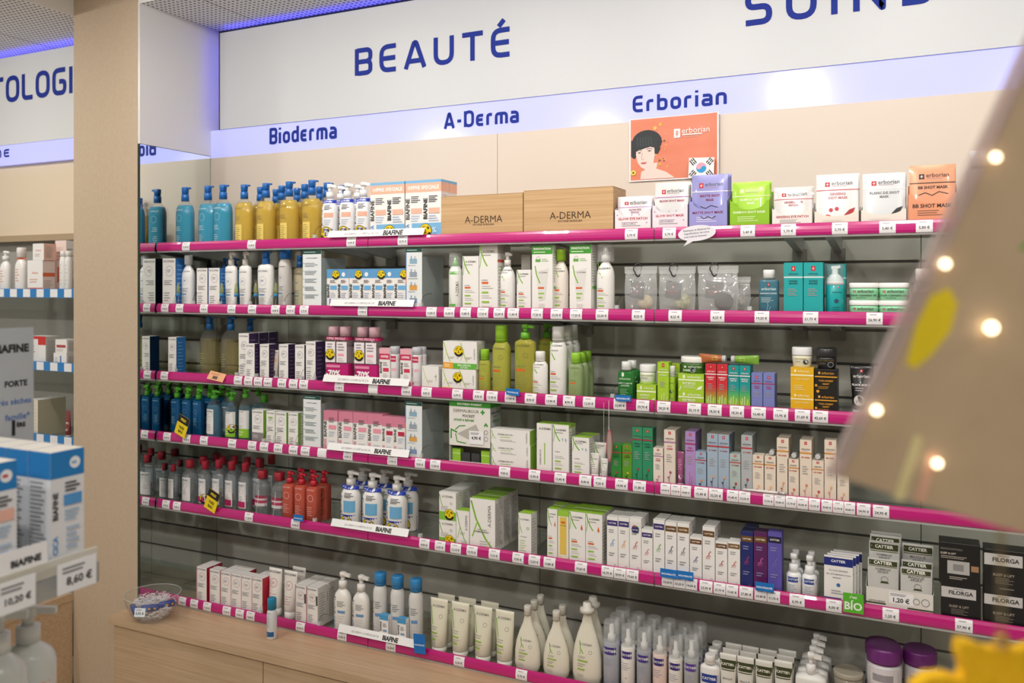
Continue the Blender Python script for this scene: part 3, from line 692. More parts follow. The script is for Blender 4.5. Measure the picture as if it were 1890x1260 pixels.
def offre(c1, c2, half=(0, .5)):
    d = [R(0, .87, 1, 1, c1), R(0, .8, 1, .955, c2), T('OFFRE SPECIALE', .5, .877, .88, 'f8f4f2', b=.03), R(.18, 0, 1, .28, c1)]
    for k in (0, .5):
        d += [T('BIAFINE', k + .065, .52, .42, '1d1d1f', 90, .03, .11), Ln(k + .16, .62, k + .46, .74, 4, '55555a', .5), R(k + .16, .44, k + .46, .53, 'efb9a2'), Ln(k + .16, .3, k + .46, .42, 3, 'b9c9e0')]
    return tuple(d + [T('CICA', .065, .17, .2, '5a9bd8', 90, .03, .11), LOT(.57, .15, .17), T('%', .82, .16, .12, 'd9ecf8', b=.02)])
boxes(lambda w, h, d: carton(w, h, d, offre('7ab6e0', 'ecb79d'), side='e6e6e8', top='7ab6e0', sdecs=(R(0, .87, 1, 1, '7ab6e0'), R(0, .8, 1, .955, 'ecb79d'), Ln(.1, .1, .9, .76, 14, 'b0b0b6', .3))), 0, [683, 748], 64, 338.5, .055, 'blue and peach offer carton of creams', rows=2, rowlist=[1], group='blue and peach offer cartons')
def wood(w, h, d):
    m = MB(); m.box(-w / 2, w / 2, -d / 2, d / 2, 0, h, WOOD); m.box(-w / 2 - .0004, w / 2 + .0004, -d / 2 - .0004, d / 2 + .0004, h * .985, h * .99, M('8f6e44', .6))
    printing(m, [T('A-DERMA', .53, .43, .46, '3b2a1a', b=0), T('AVOINE RHEALBA', .53, .31, .48, '4b3520', mh=.05)], w, h, lambda x, z, e: (x, -d / 2 - e, z), .7)
    return [('body', m.mesh('wooden_box'))]
D = YF + .012
for x0, x1, yt, zz, lb in ((814, 965, 363, .012, 'oak display box with dark engraved lettering, beside the offer cartons'), (966.5, 1132, 352, .0, 'oak display box with dark engraved lettering, beside the face mask sachets')):
    X0, X1 = XA(x0, D), XA(x1, D)
    put('wooden_box', 'box', wood(X1 - X0 - .001, ZA(yt, X0, D) - ZS[0], .13), (X0 + X1) / 2, D + .065, ZS[0] + .0004, lb, 'engraved oak boxes')
# sachet displays of face masks
def mask(s, x0, x1, yb, ys0, ys1, ys, tcol, scol, tdec, sdec, what, n=4, tw=None, sk=.97):
    D = YF + .012; X0, X1 = XA(x0, D), XA(x1, D); w_ = X1 - X0 - .001; h_ = ZA(yb, X0, D) - ZS[s]; d = .075
    put('sachet_display', 'display box', tray(w_, h_, d, tcol, tdec), (X0 + X1) / 2, D + d / 2, ZS[s] + .0004, '%s display box holding face mask sachets, top shelf' % what)
    D2 = D + .012; S0, S1 = XA(ys0, D2), XA(ys1, D2); sw = min(S1 - S0, w_ * .93); lim = (w_ - sw) / 2 - .0016; hs = ZA(ys, S0, D2) - ZS[s] - .012
    for k in range(n):
        t = .0108 * k
        put('mask_sachet', 'sachet', sachet(sw, hs - (.001 if k else 0), scol, sdec), (X0 + X1) / 2 + min(lim, .0012 * k), D2 + .004 + t, ZS[s] + .009 + .0015 * k,
            ('%s face mask sachet, frontmost in its display box' % what) if k == 0 else ('%s face mask sachet, %s behind the front one' % (what, ORD[k - 1])), '%s mask sachets' % what, rx=radians(-4))
def sd(name, lc, tc, lg='c4202c', ec='55555a', extra=()):
    nl = name.split('/')
    return tuple(logo(.27, .8, .12, lg, .75) + [T('erborian', .62, .82, .5, ec, b=.01), Ln(.38, .755, .86, .775, 1, 'b79098'), R(0, .68, 1, .695, lc)] + [T(t, .52, .61 - .075 * i, min(.82, .055 * len(t)), tc, b=.03, mh=.055) for i, t in enumerate(nl)] + list(extra))
def td(name, c, sub='8f8a8e', extra=(), y=.62):
    return tuple([T(name, .5, y, .8, c, b=.03, mh=.13), Ln(.2, .3, .8, .5, 3, sub, .35)] + list(extra))
dots = tuple(Ci(.08 + .2 * (i % 5), .12 + .33 * ((i * 7) % 3), .022, 'c9a2cf') for i in range(9))
mask(0, 1134, 1202, 388, 1142, 1207, 361, 'eee6ea', 'eae6ea', td('GLOW EYE PATCH', 'b8344a', extra=dots), sd('GLOW EYE/PATCH', 'b878c0', 'a05070'), 'white eye patch', 3)
mask(0, 1203, 1270, 380, 1209, 1272, 335, 'ece2ea', 'dcdcdc', td('GLOW SHOT MASK', 'b8344a', extra=dots), sd('GLOW SHOT MASK', 'b878c0', 'b0405c'), 'pale pink glow', 3)
mask(0, 1271, 1343, 372, 1275, 1344, 321, '9a9ad6', '9292cc', td('MATTE SHOT MASK', '7a2458', 'ded8f0', (St([(.3, .5), (.4, .43), (.5, .49), (.6, .43), (.7, .5)], .02, '2a2440'),)), sd('MATTE SHOT/MASK', 'f4f0f4', '8c2050', extra=(St([(.25, .42), (.4, .38), (.55, .43), (.75, .39)], .02, '2a2440'),)), 'periwinkle matte', 5)
mask(0, 1346, 1421, 372, 1357, 1430, 334, '8ec21c', 'a3d338', td('BAMBOO SHOT MASK', 'eaf6cc', 'd6ecaa'), sd('BAMBOO SHOT/MASK', 'eef8d4', 'eaf6cc', 'd6eca0', 'e8f4c8'), 'lime green bamboo', 3)
leafd = (Po([(.68, .2), (.8, .3), (.94, .34), (.88, .2), (.74, .14)], 'b02a34'),)
mask(0, 1424, 1500, 387, 1425, 1504, 344, 'efe9e4', 'dddada', td('GINSENG EYE PATCH', 'b02a34', extra=(Ci(.4, .1, .05, '2c2428'), Ci(.55, .14, .03, '2c2428'))), sd('GINSENG EYE/PATCH', 'c4323c', 'a8404a', extra=leafd), 'white ginseng eye patch', 3)
mask(0, 1502, 1586, 391, 1509, 1586, 320, 'eae2d6', 'e6e6e6', td('GINSENG SHOT MASK', 'b98a86', 'd0c6ba', y=.2), sd('GINSENG/SHOT MASK', 'c4323c', 'c0707a', extra=leafd + (Ci(.28, .14, .1, 'd02c3c'), Ci(.36, .3, .05, 'c8404c'), Ci(.5, .32, .05, 'c8404c'))), 'white ginseng with red drops', 4)
mask(0, 1588, 1674, 388, 1595, 1676, 318, 'eae3d8', 'dcdfe2', td('BLANC DE SHOT MASK', '4a4648', 'd8d0c6', y=.16), sd('BLANC DE SHOT/MASK', 'f4f4f4', '77777c', extra=(Po([(.68, .2), (.8, .3), (.94, .34), (.88, .2), (.74, .14)], '2c2c30'),)), 'silver white', 4)
mask(0, 1675, 1767, 359, 1680, 1766, 303, 'e79a74', 'e8a07c', td('BB SHOT MASK', '3a2a26', '7a5040'), sd('BB SHOT MASK', '2c2426', '3a2a26', '2c2426', '4a302a', (St([(.2, .48), (.35, .52), (.5, .47), (.65, .53), (.85, .49)], .02, '3a2a26'),)), 'salmon orange', 4)
mk = lambda w, h: bottle(w, h, 'S', .78, .6, 3, 'c9cccf', head=('cap', 'f4f5f6'), capr=.72, decs=(Ln(.2, .4, .8, .75, 6, 'a5a8ac'),))
bots(mk, 0, [1806], 44, 279, 'tall pale grey bottle with white cap beside the orange sachets', off=.03, bf=.6, name='bottle')
# ================================================================ second shelf
vs_ = (R(0, 0, 1, 1, '2a6fb4'), Ln(.15, .1, .85, .9, 9, '6a9fd0', .3))
boxes(lambda w, h, d: carton(w, h, d, bio(), side='2d6cae', sdecs=vs_), 1, [300], 24, 477, .055, 'tall white carton with blue side beside the mirror')
bb_ = (T('BIODERMA', .5, .84, .66, '7c7a82'), Ri(.5, .62, .24, .016, 'aab2c4'), Ln(.36, .6, .66, .65, 2, '6a84b0'), Ln(.18, .36, .82, .46, 3, '9296a0', .35), R(.2, .3, .62, .325, '5a8fc6'), Ln(.18, .08, .8, .26, 5, 'b0b2b8', .3))
mk = lambda w, h: bottle(w, h, 'R', .82, .6, 2.3, 'f3f3f4', head=('cap', 'd9dcde'), capr=.5, decs=bb_)
bots(mk, 1, [348], 29, 471, 'white round shouldered lotion bottle with frosted cap', off=.015, bf=.6, name='bottle')
boxes(lambda w, h, d: carton(w, h, d, bio(), side='23659f', sdecs=vs_), 1, [363, 385], 20, 495, .05, 'white lotion carton with dark blue side', group='white blue sided cartons')
mk = lambda w, h: bottle(w, h, 'W', .76, .55, 2.4, 'f4f3f1', head=('pump', 'd9d6cf'), capr=.42, decs=bb_)
bots(mk, 1, [427, 453], 27, 465, 'cream white body milk with pale pump', off=.01, bf=.55)
mk = lambda w, h: bottle(w, h, 'W', .78, .55, 2.4, 'f4f3f1', head=('block', '1267b8'), capr=.42, decs=bb_)
bots(mk, 1, [491], 35, 464, 'white body lotion with bright blue pump', off=.01, bf=.5)
mk = lambda w, h: bottle(w, h, 'C', .84, 1, 2, 'd7d3cf', head=('cap', '1a6cbc'), capr=.86, decs=bb_)
bots(mk, 1, [526.5], 25, 460, 'tall grey aerosol with wide blue cap', off=.01, name='spray_can')
mk = lambda w, h: bottle(w, h, 'W', .78, .55, 2.4, 'c9bf9f', head=('block', '1c62a4'), capr=.42, decs=bb_)
bots(mk, 1, [553], 26, 472, 'beige lotion bottle with blue pump behind the leaflet card', off=.06, bf=.5)
mk = lambda w, h: bottle(w, h, 'S', .78, .6, 2.4, '2b7fb6', head=('pump', '1b60a4'), capr=.42)
bots(mk, 1, [415, 434], 22, 476, 'blue bottle with blue pump behind the white boxes', off=.14, bf=.6)
bh = tuple([R(0, .78, 1, 1, '5f9fd2'), Ci(.76, .87, .08, 'eef2f6'), R(.12, 0, 1, .27, '1b3aa8'), T('OFFRE', .3, .225, .3, 'f2f4fa', b=.03), R(.5, .205, .94, .245, '6fb0dc'), T('-50%', .6, .12, .5, 'f4f6fb', b=.04)] +
    [q for k in (0, .5) for q in (T('BIAFINE', k + .07, .47, .4, '1d1d1f', 90, .03, .11), Ln(k + .15, .66, k + .46, .74, 3, '8a7a7a', .5), R(k + .16, .5, k + .46, .6, '6db1e2'), Ln(k + .16, .3, k + .46, .44, 3, 'c2c8da'))] + [LOT(.42, .86, .17)])
boxes(lambda w, h, d: carton(w, h, d, bh, side='e3e5ea', top='5f9fd2'), 1, [603, 644.5, 686, 727.5], 41, 497, .05, 'white and blue offer carton with yellow sticker')
gb = (R(0, .82, 1, .88, '5fb83c'), T('A-DERMA', .82, .5, .34, '5a5a56', 90), St([(.1, .55), (.3, .25), (.55, .1)], .05, GR), R(.2, .12, .72, .17, '62b84a'), Ln(.15, .02, .85, .09, 2, 'b5b5ae'))
mk = lambda w, h: bottle(w, h, 'C', .78, .9, 2, 'f3f3ef', head=('spray', '67c04a'), capr=.6, decs=gb, dome=1)
bots(mk, 1, [841], 26, 468, 'white pump bottle with green band and clear cap', name='pump_bottle')
boxes(lambda w, h, d: carton(w, h, d, ade()), 1, [853.5], 30, 473, .06, 'white carton with green leaf and orange bar')
gt = [R(0, .87, 1, 1, 'b0aba2')]
boxes(lambda w, h, d: carton(w, h, d, tuple(gt) + ade(), sdecs=(R(0, .87, 1, 1, 'b8b2a8'), R(0, .74, 1, .78, 'd2572c'), Ln(.12, .1, .85, .7, 12, 'b2b0aa', .3))), 1, [884.5], 34, 452, .05, 'tall white leaf carton with grey top', rows=2, group='tall grey topped cartons')
mk = lambda w, h: bottle(w, h, 'R', .78, .75, 2.1, 'f4f3f0', head=('pump', 'e6e3dd'), capr=.42, decs=ade(), hv=.7)
bots(mk, 1, [937], 30, 466, 'white emollient bottle with pale pump', rows=1, bf=.75)
boxes(lambda w, h, d: carton(w, h, d, ade()), 1, [953.5], 26, 498, .05, 'small white leaf carton before the innovation boxes')
boxes(lambda w, h, d: carton(w, h, d, (), front='e6e1da', side='d8d2ca', sdecs=(R(0, .55, 1, .66, 'c2502c'),)), 1, [962, 985], 17, 470, .05, 'pale carton with orange band at the back', off=.12)
inn = (R(0, .875, 1, 1, '3f9a2e'), T('INNOVATION', .5, .955, .84, 'f2f8ee', b=.04), Ln(.08, .89, .86, .92, 1, 'cfe6c4'), R(.18, .76, .42, .8, '5fae3c'), Ri(.32, .81, .09, .015, '8a8a86'), Ln(.48, .76, .86, .81, 2, '9fc48a'),
       Po([(.22, .62), (.8, .66), (.62, .2), (.34, .18)], 'e3e1dd'), R(.34, .05, .62, .14, 'd9d7d2'), T('A-DERMA', .56, .6, .42, '6a6964'), St([(.16, .7), (.24, .56), (.4, .44)], .05, GR), R(.3, .36, .6, .385, 'd9602c'), R(.32, .28, .6, .3, '93c23c'), R(.32, .22, .52, .24, '93c23c'))
sgn = (Ln(.15, .45, .85, .92, 12, 'b4b4ae', .3), Ci(.3, .38, .1, '6ab43c'), Ci(.52, .38, .1, '6ab43c'), Ci(.72, .38, .1, '6ab43c'))
boxes(lambda w, h, d: carton(w, h, d, inn, side='f2f2ef', top='3f9a2e', sdecs=sgn), 1, [981.5, 1051], 38.5, 454, .055, 'white carton with green innovation header')
mk = lambda w, h: bottle(w, h, 'R', .82, .7, 2.1, 'f2e9df', head=('cap', '9ccb2a'), capr=.62, decs=ade(v=.8))
bots(mk, 1, [1036], 28, 460, 'cream bottle with lime cap between the innovation boxes', off=.012, bf=.7, name='bottle')
mk = lambda w, h: bottle(w, h, 'R', .76, .8, 2.1, 'f4f3f0', head=('spray', 'e9e7e2'), capr=.42, decs=ade(v=.86), dome=1)
bots(mk, 1, [1118], 34, 451, 'white emollient bottle with clear cap after the innovation boxes', bf=.8)
# zip pouches with a sponge, clipped on carabiners
def pouch(w, h, spc, k):
    m = MB(); cl = CLEAR('fafbfb', .26, .12, 'f6f8f8'); N = 14; rg = random.Random(k)
    def yy(u, v): return .021 * (1 - (2 * u - 1) ** 4) * max(0, math.sin(pi * min(1, v * 1.18))) ** .7 + .0006
    for sg in (-1, 1):
        vs = [((i / N - .5) * w * (1 - .06 * math.cos(pi * j / N) ** 2), sg * yy(i / N, j / N) + (rg.uniform(-.0022, .0022) if 0 < i < N and 0 < j < N else 0), j / N * h * .92) for j in range(N + 1) for i in range(N + 1)]
        fs = [(j * (N + 1) + i, j * (N + 1) + i + 1, (j + 1) * (N + 1) + i + 1, (j + 1) * (N + 1) + i) for j in range(N) for i in range(N)]
        m.faces(vs, fs if sg < 0 else [f[::-1] for f in fs], cl, True)
    m.box(-w / 2, w / 2, -.0012, .0012, h * .86, h, cl); m.box(-w * .48, w * .48, -.0022, .0022, h * .84, h * .865, CLEAR('f8fafa', .35, .1))
    out = [('bag', m.mesh('bag'), 'clear zip bag')]
    m = MB(); q = [(-.3, .34), (.12, .3), (.16, .66), (-.27, .7)]
    vs = [(u * w, -yy(u + .5, v) * .55 - .003, v * h) for u, v in q]; m.poly(vs, M('1b1b1f', .5)); m.poly([(x, y + .002, z) for x, y, z in vs][::-1], M('1b1b1f', .5))
    def sf(x, z, e): return (-.07 * w + x, -yy(.43, .5) * .55 - .0042 - e, .33 * h + z)
    printing(m, logo(.5, .8, .12, 'c4202c') + [T('erborian', .5, .5, .7, 'a82832', b=.02), Ln(.2, .2, .8, .36, 2, '8a2028')], w * .4, h * .3, sf); out.append(('card', m.mesh('card'), 'black printed card'))
    m = MB(); r = w * .24; rings = [(h * .07 + r * .95 * (1 - cos(pi * i / 8)), r * (sin(pi * i / 8) * .97 + .02), r * .5 * (sin(pi * i / 8) + .03) * .8, 2) for i in range(9)]
    m.loft(rings, noisemat('sponge_' + spc, spc, 'd9cdb4' if k != 3 else '3a3430', (90, 90, 90), .95, 4, .6), 20, cx=w * .14); out.append(('sponge', m.mesh('sponge')))
    m = MB(); zz = h * .9; pts = []
    for i in range(16):
        a = 2 * pi * i / 16; pts.append((-w * .08 + .0105 * cos(a) * (1.2 if sin(a) > 0 else .8), -.004 + .006 * cos(a), zz + .02 * sin(a) + .004))
    m.tube(pts, .0021, M('4a4c50', .3, .8), 8, True); out.append(('carabiner', m.mesh('carabiner'), 'dark metal carabiner'))
    return out
for i, (x0, x1, yt, c, lb) in enumerate(((1153, 1213, 492, 'cbb48c', 'clear zip pouch with beige sponge and black card, second shelf'), (1216, 1284, 492, '77873f', 'clear zip pouch with green sponge and black card, second shelf'), (1288, 1363, 491, '2a2624', 'clear zip pouch with black sponge and black card, second shelf'))):
    D = YF + .035; X0, X1 = XA(x0, D), XA(x1, D)
    put('zip_pouch', 'pouch', pouch(X1 - X0, ZA(yt, X0, D) - ZS[1] - .004, c, i + 1), (X0 + X1) / 2, D, ZS[1] + .004, lb, 'sponge pouches')
D = YF + .075; put('zip_pouch', 'pouch', pouch(.11, .115, '4a5560', 4), XA(1352, D), D, ZS[1] + .004, 'clear zip pouch half hidden behind the black sponge pouch', 'sponge pouches')
cl_ = tuple(logo(.52, .83, .13, 'b0202c', .6) + [T('erborian', .52, .72, .72, 'd4ecf0'), T('CLEANSING WATER', .5, .6, .84, 'e6f6f8', b=.02), Ln(.15, .36, .85, .5, 4, 'c4e2e8', .3), St([(.4, .05), (.5, .3), (.45, .36)], .02, '8fd0dc'), St([(.5, .1), (.62, .26)], .02, '8fd0dc')])
mk = lambda w, h: bottle(w, h, 'S', .82, .6, 3.5, head=('cap', 'f3f4f4'), capr=.58, clear=('d8f2f6', .06, .04), liq=('3fb8ca', .72, .04, '1490a8'), level=.93, decs=cl_)
bots(mk, 1, [1419.5], 37, 498, 'clear turquoise cleansing bottle with white cap', bf=.6, name='bottle')
tl = erb('eaf4f2', 'DOUBLE/MOUSSE', '0f4a50', '10595e', k=.36, v=.8)
boxes(lambda w, h, d: carton(w, h, d, tl, front='1fa9ab', side='158a92', top='2fb4b4', sdecs=(R(0, .715, 1, .74, 'd8ecea'),)), 1, [1446.5, 1483], 35.5, 485, .045, 'turquoise mousse carton with white line')
boxes(lambda w, h, d: carton(w, h, d, tl, front='1fa9ab', side='158a92', top='2fb4b4', sdecs=(R(0, .715, 1, .74, 'd8ecea'),)), 1, [1525], 36, 487, .045, 'turquoise mousse carton behind the foam bottle', off=.055)
fm = tuple(logo(.72, .92, .1, 'c4202c', .5) + [T('erborian', .66, .78, .5, '13555c'), Ri(.62, .5, .12, .03, '2c3a5a'), Ci(.62, .5, .08, '3c4c70'), Ln(.4, .1, .9, .34, 4, '0f5f66', .3)])
mk = lambda w, h: bottle(w, h, 'P', .61, 1, 2, '20abad', head=None, decs=fm)
def foam(w, h):
    sp = list(mk(w, h)); a = w / 2; m = MB(); z = h * .61; wm = M('f2f3f3', .35)
    m.loft([(z, a, a, 2), (z + h * .06, a, a, 2), (z + h * .1, a * .95, a * .95, 2), (z + h * .19, a * .55, a * .55, 2), (z + h * .21, a * .34, a * .34, 2), (z + h * .31, a * .34, a * .34, 2)], wm, 20)
    m.obox((a * .12, 0, z + h * .335), (a * .5, 0, h * .012), (0, a * .28, 0), (-h * .004, 0, h * .026), wm); sp.append(('pump', m.mesh('pump')))
    m = MB(); m.loft([(z + h * .065, a * .99, a * .99, 2), (h * .985, a * .97, a * .97, 2), (h, a * .85, a * .85, 2)], CLEAR('eef6f6', .1, .05), 22, cap0=False); sp.append(('clear_cap', m.mesh('clear_cap'), 'see-through cap'))
    return sp
bots(foam, 1, [1541], 33, 488, 'turquoise foam pump bottle under clear cap', name='foam_bottle')
tb = tuple(logo(.2, .72, .08, 'b8303a', 2.0) + [T('erborian', .56, .74, .52, '3e4c44'), Ln(.28, .6, .8, .66, 1, 'aa8888'), T('SOLID CLEANSING OIL', .5, .4, .84, '2c3e34', b=.02), Ln(.25, .14, .75, .24, 1, '5f7f6c')])
mk = lambda w, h: jar(w, h, 'f2f1ef', '95dcae', .3, tb, n=3.4)
h_, w_ = bots(lambda w, h: mk(w, h / 2), 1, [1595.5, 1650], 55, 522, 'mint green balm tub, lower of two', bf=.9, cat='jar', name='balm_tub', group='mint green balm tubs')
bots(lambda w, h: mk(w, h), 1, [1595.5, 1650], 55, 522, 'mint green balm tub, stacked on top', bf=.9, cat='jar', name='balm_tub', group='mint green balm tubs', zb=h_ / 2)
mk = lambda w, h: bottle(w, h, 'S', .76, .65, 3, '26262a', head=('cap', 'efeeec'), capr=.62, decs=(T('erborian', .5, .75, .7, 'cfcfcf'), Ln(.2, .3, .8, .6, 5, '9a9a9a')))
bots(mk, 1, [1703], 42, 496, 'black bottle with white cap beside the mint tubs', bf=.65, name='bottle')
# ================================================================ third shelf
boxes(lambda w, h, d: carton(w, h, d, bio(), side='1f5f9e', sdecs=vs_), 2, [310.5], 15, 622, .05, 'narrow white carton with blue side standing alone by the mirror')
mk = lambda w, h: bottle(w, h, 'Q', .78, .7, 2.2, head=('block', '11609f'), clear=SHELL, liq=('f0e6b4', .1, .04, 'dccb7a'), level=.8, decs=(Ln(.2, .2, .55, .5, 6, 'a59a60', .3),), capr=.34)
bots(mk, 2, [387, 426], 41, 584, 'large clear oil bottle with blue pump', off=.04, bf=.7, group='large oil bottles on the third shelf')
mk = lambda w, h: bottle(w, h, 'Q', .78, .7, 2.2, head=('block', '11609f'), clear=SHELL, liq=('e2c860', .3, .04, 'c9a63a'), level=.8, capr=.34)
bots(mk, 2, [462], 36, 587, 'large yellow oil bottle behind the purple sided cartons', off=.105, bf=.7)
ps = (Ln(.15, .12, .85, .9, 8, '7a6a90', .25),)
cp = lambda w, h, d: carton(w, h, d, bio(ring='77688c'), side='3f2d55', top='e6e2e4', sdecs=ps)
boxes(cp, 2, [440.5], 19, 615, .055, 'tallest white carton with purple side', rows=3, group='tall purple cartons')
boxes(cp, 2, [453], 17, 634, .03, 'white purple sided carton leaning forward', off=-.012)
boxes(cp, 2, [479.5], 17, 635, .045, 'white purple sided carton beside the leaning one', rows=1)
mk = lambda w, h: tube(w, h, 'efe2d6', 'e9e6e2', (T('BIODERMA', .5, .92, .8, '8a8488'), Ci(.6, .66, .2, 'f0a95a'), Ci(.6, .66, .12, 'f6d9b8'), R(.1, .16, .9, .34, '55555a'), Ln(.15, .4, .8, .55, 3, 'a59f9c')))
bots(mk, 2, [509], 14, 646, 'small cream tube with orange sun disc', bf=.8, cat='tube', name='tube', off=.02)
boxes(cp, 2, [515, 544.5], 17, 635, .05, 'white carton with deep purple side', group='deep purple sided cartons')
boxes(cp, 2, [564.5], 18, 630, .06, 'white carton with broad purple side next to pink duo packs')
# pink micellar duos
def duo(w, h):
    out = []; hw = w / 4
    cap = MB(); body = MB()
    for sx in (-1, 1):
        cx = sx * w / 4
        body.loft([(0, hw * .95, hw * .8, 2.6), (h * .02, hw * .98, hw * .84, 2.6), (h * .76, hw * .98, hw * .84, 2.6), (h * .83, hw * .6, hw * .6, 2)], CLEAR('f2e4ea', .12, .05, 'f0dfe6'), 22, cx=cx)
        cap.loft([(h * .83, hw * .82, hw * .82, 2), (h * .98, hw * .82, hw * .82, 2), (h, hw * .76, hw * .76, 2)], M('d9b0bb', .35), 20, cx=cx)
    out.append(('bottles', body.mesh('bottles'), 'two clear bottles side by side'))
    out.append(('caps', cap.mesh('caps'), 'pale pink caps'))
    m = MB(); m.loft([(h * .77, w * .497, hw * .88, 6), (h * .82, w * .497, hw * .88, 6)], M('c02a66', .4), 28, False, False)
    m.loft([(h * .005, w * .5, hw * .9, 6), (h * .37, w * .5, hw * .9, 6)], M('c31c74', .35), 28, False, False)
    yy = -hw * .9 - .0003
    d = [R(.04, .39, .46, .74, 'f3ecef'), R(.52, .39, .96, .74, 'f3ecef'), Ln(.12, .58, .42, .72, 3, '9a8f98'), Ln(.58, .58, .92, .72, 3, '9a8f98'), R(.58, .5, .84, .54, 'f0a8b8'), Ln(.58, .4, .9, .47, 2, 'd0c2ca'), T('BIAFINE', .035, .5, .34, '2a2226', 90, .02, .05),
         R(.08, .3, .68, .345, 'e68ab0'), T('-70%', .38, .2, .62, 'ffffff', b=.04), T('OFFRE SPECIALE', .5, .795, .8, 'f4d4e2', b=.02), LOT(.25, .52, .2)]
    printing(m, d, w, h, lambda x, z, e: (x, yy - e, z)); out.append(('wrapper', m.mesh('wrapper'), 'magenta offer wrapper'))
    return out
bots(duo, 2, [627.5, 681], 53, 602, 'twin pack of pink capped micellar water', rows=1, bf=.5, name='twin_pack', cat='twin pack')
of = (R(0, .72, 1, .86, 'cc2a5a'), T('OFFRE', .5, .79, .74, 'fbeef2', b=.03), T('BIAFINE', .15, .52, .36, '1d1d1f', 90, .03, .2), R(.36, .42, .9, .51, 'd23a5c'), Ln(.36, .56, .9, .66, 3, '9a9098'), Ln(.36, .26, .9, .38, 3, 'd0c6ca'), R(.1, .05, 1, .2, 'd0305a'), T('BAUME', .55, .14, .7, 'fbeef2', b=.03))
boxes(lambda w, h, d: carton(w, h, d, (R(0, .86, 1, 1, 'eab0bc'),) + of, side='eceaea', top='e9a9b6'), 2, [700, 738.5], 19.5, 642, .03, 'white pink topped balm carton with red band', group='balm cartons')
st_ = (R(0, .78, 1, .95, 'cc2a5a'), T('SPECIALE', .5, .865, .9, 'fbeef2', b=.03), T('BIAFINE', .2, .5, .4, '1d1d1f', 90, .03, .16), R(.45, .52, .95, .6, 'f0b6c2'), Ci(.6, .12, .42, 'd0305a'), T('OFFERT', .6, .14, .7, 'fbeef2', b=.03))
mk = lambda w, h: bottle(w, h, 'P', .82, 1, 2, 'e9e7e8', head=('cap', 'c9c9d0'), capr=.96, decs=st_)
bots(mk, 2, [729, 770], 19, 639, 'white lip stick with red band', name='lip_stick', cat='stick', rows=2, pitch=.03, drop=((1, 0),), group='lip sticks')
def apk(pair):
    d = []
    for k in ((0, .5) if pair else (0,)):
        s_ = .5 if pair else 1
        d += [St([(k + .05 * s_, .95), (k + .2 * s_, .6), (k + .42 * s_, .25)], .03, 'bcd678'), St([(k + .2 * s_, .6), (k + .06 * s_, .3)], .02, 'd8e6a8'), Ln(k + .3 * s_, .35, k + .8 * s_, .44, 2, 'b5b3a8'), T('A-DERMA', k + .86 * s_, .55, .4, '9a9890', 90, .0, .06)]
    if pair: d += [R(0, .0, .3, .22, 'efa832'), Ln(.05, .05, .25, .17, 2, 'fbe9c8'), R(.3, 0, 1, .2, '62b53c'), T('PRIX SPECIAL', .64, .13, .4, 'f2f8e6', b=.02), T('LOT DE 2', .64, .05, .22, 'f2f8e6', b=.03), LOT(.47, .64, .14)]
    else: d += [R(.78, .58, .86, .62, '5fae3c'), Ln(.1, .06, .5, .16, 2, 'b8b6ac')]
    return tuple(d)
boxes(lambda w, h, d: carton(w, h, d, apk(False), sdecs=(Ln(.1, .1, .9, .9, 12, 'b4b2a8', .35),)), 2, [778.5], 31, 675, .06, 'small squarish white soap carton')
hl, wl_ = boxes(lambda w, h, d: carton(w, h, d, apk(True), sdecs=(Ln(.1, .1, .9, .9, 12, 'b4b2a8', .35),)), 2, [815.5], 63, 679, .06, 'wide white soap duo carton, lower of two')
boxes(lambda w, h, d: carton(w, h, d, apk(True), sdecs=(Ln(.1, .1, .9, .9, 12, 'b4b2a8', .35),)), 2, [817.5], 63, 629, .06, 'wide white soap duo carton, stacked on top', zb=hl)
ya = (T('A-DERMA', .5, .88, .66, '6f7038'), R(.12, .44, .6, .48, 'dd6a2c'), Ln(.15, .5, .8, .56, 1, '8d8f4c'), Ln(.15, .16, .85, .4, 6, '9c9e58', .25), Ri(.62, .72, .12, .02, '8d8f4c'))
OIL = ('dcdc78', .62, .06, 'cfd05c')
mk = lambda w, h: bottle(w, h, 'C', .76, .8, 2.3, clear=OIL, head=('cap', '93c92c'), capr=.66, decs=ya)
bots(mk, 2, [895], 24, 644, 'small yellow green shower oil with lime cap', bf=.8, name='bottle')
bots(mk, 2, [926], 35, 600, 'large yellow green shower oil with lime cap', bf=.8, name='bottle')
mk = lambda w, h: bottle(w, h, 'S', .8, .6, 2.8, clear=('cfcb6a', .7, .06, 'bdb850'), head=('pump', '6cb82c'), capr=.45, decs=ya + (St([(.08, .9), (.2, .66), (.42, .5)], .04, GR),))
bots(mk, 2, [970], 41, 598, 'big olive shower gel bottle with green pump', bf=.55, rows=1)
bots(mk, 2, [1009], 33, 597, 'dark olive shower gel bottle behind the white ones', bf=.5, off=.13, rows=1)
mk = lambda w, h: bottle(w, h, 'C', .78, .8, 2.3, 'f3f2ef', head=('cap', 'f1f0ec'), capr=.62, decs=ade(v=.92))
bots(mk, 2, [997.5], 29, 648, 'small white gel bottle with white flip cap', bf=.75, name='bottle', off=-.004)
mk = lambda w, h: bottle(w, h, 'C', .79, .8, 2.3, 'f3f2ef', head=('cap', 'dcdcd8'), capr=.7, decs=ade(v=.93))
bots(mk, 2, [1031], 33, 602, 'large white gel bottle with pale cap', bf=.75, name='bottle', rows=3, pitch=.06, group='large white gel bottles')
mk = lambda w, h: bottle(w, h, 'C', .78, .8, 2.3, clear=('cfe0b4', .6, .06, 'b4cc94'), head=('cap', '97cf3a'), capr=.66, decs=ya)
bots(mk, 2, [1063.5], 28, 651, 'small pale green bottle with lime cap', bf=.8, name='bottle', rows=3, pitch=.048, off=-.004, group='small pale green bottles')
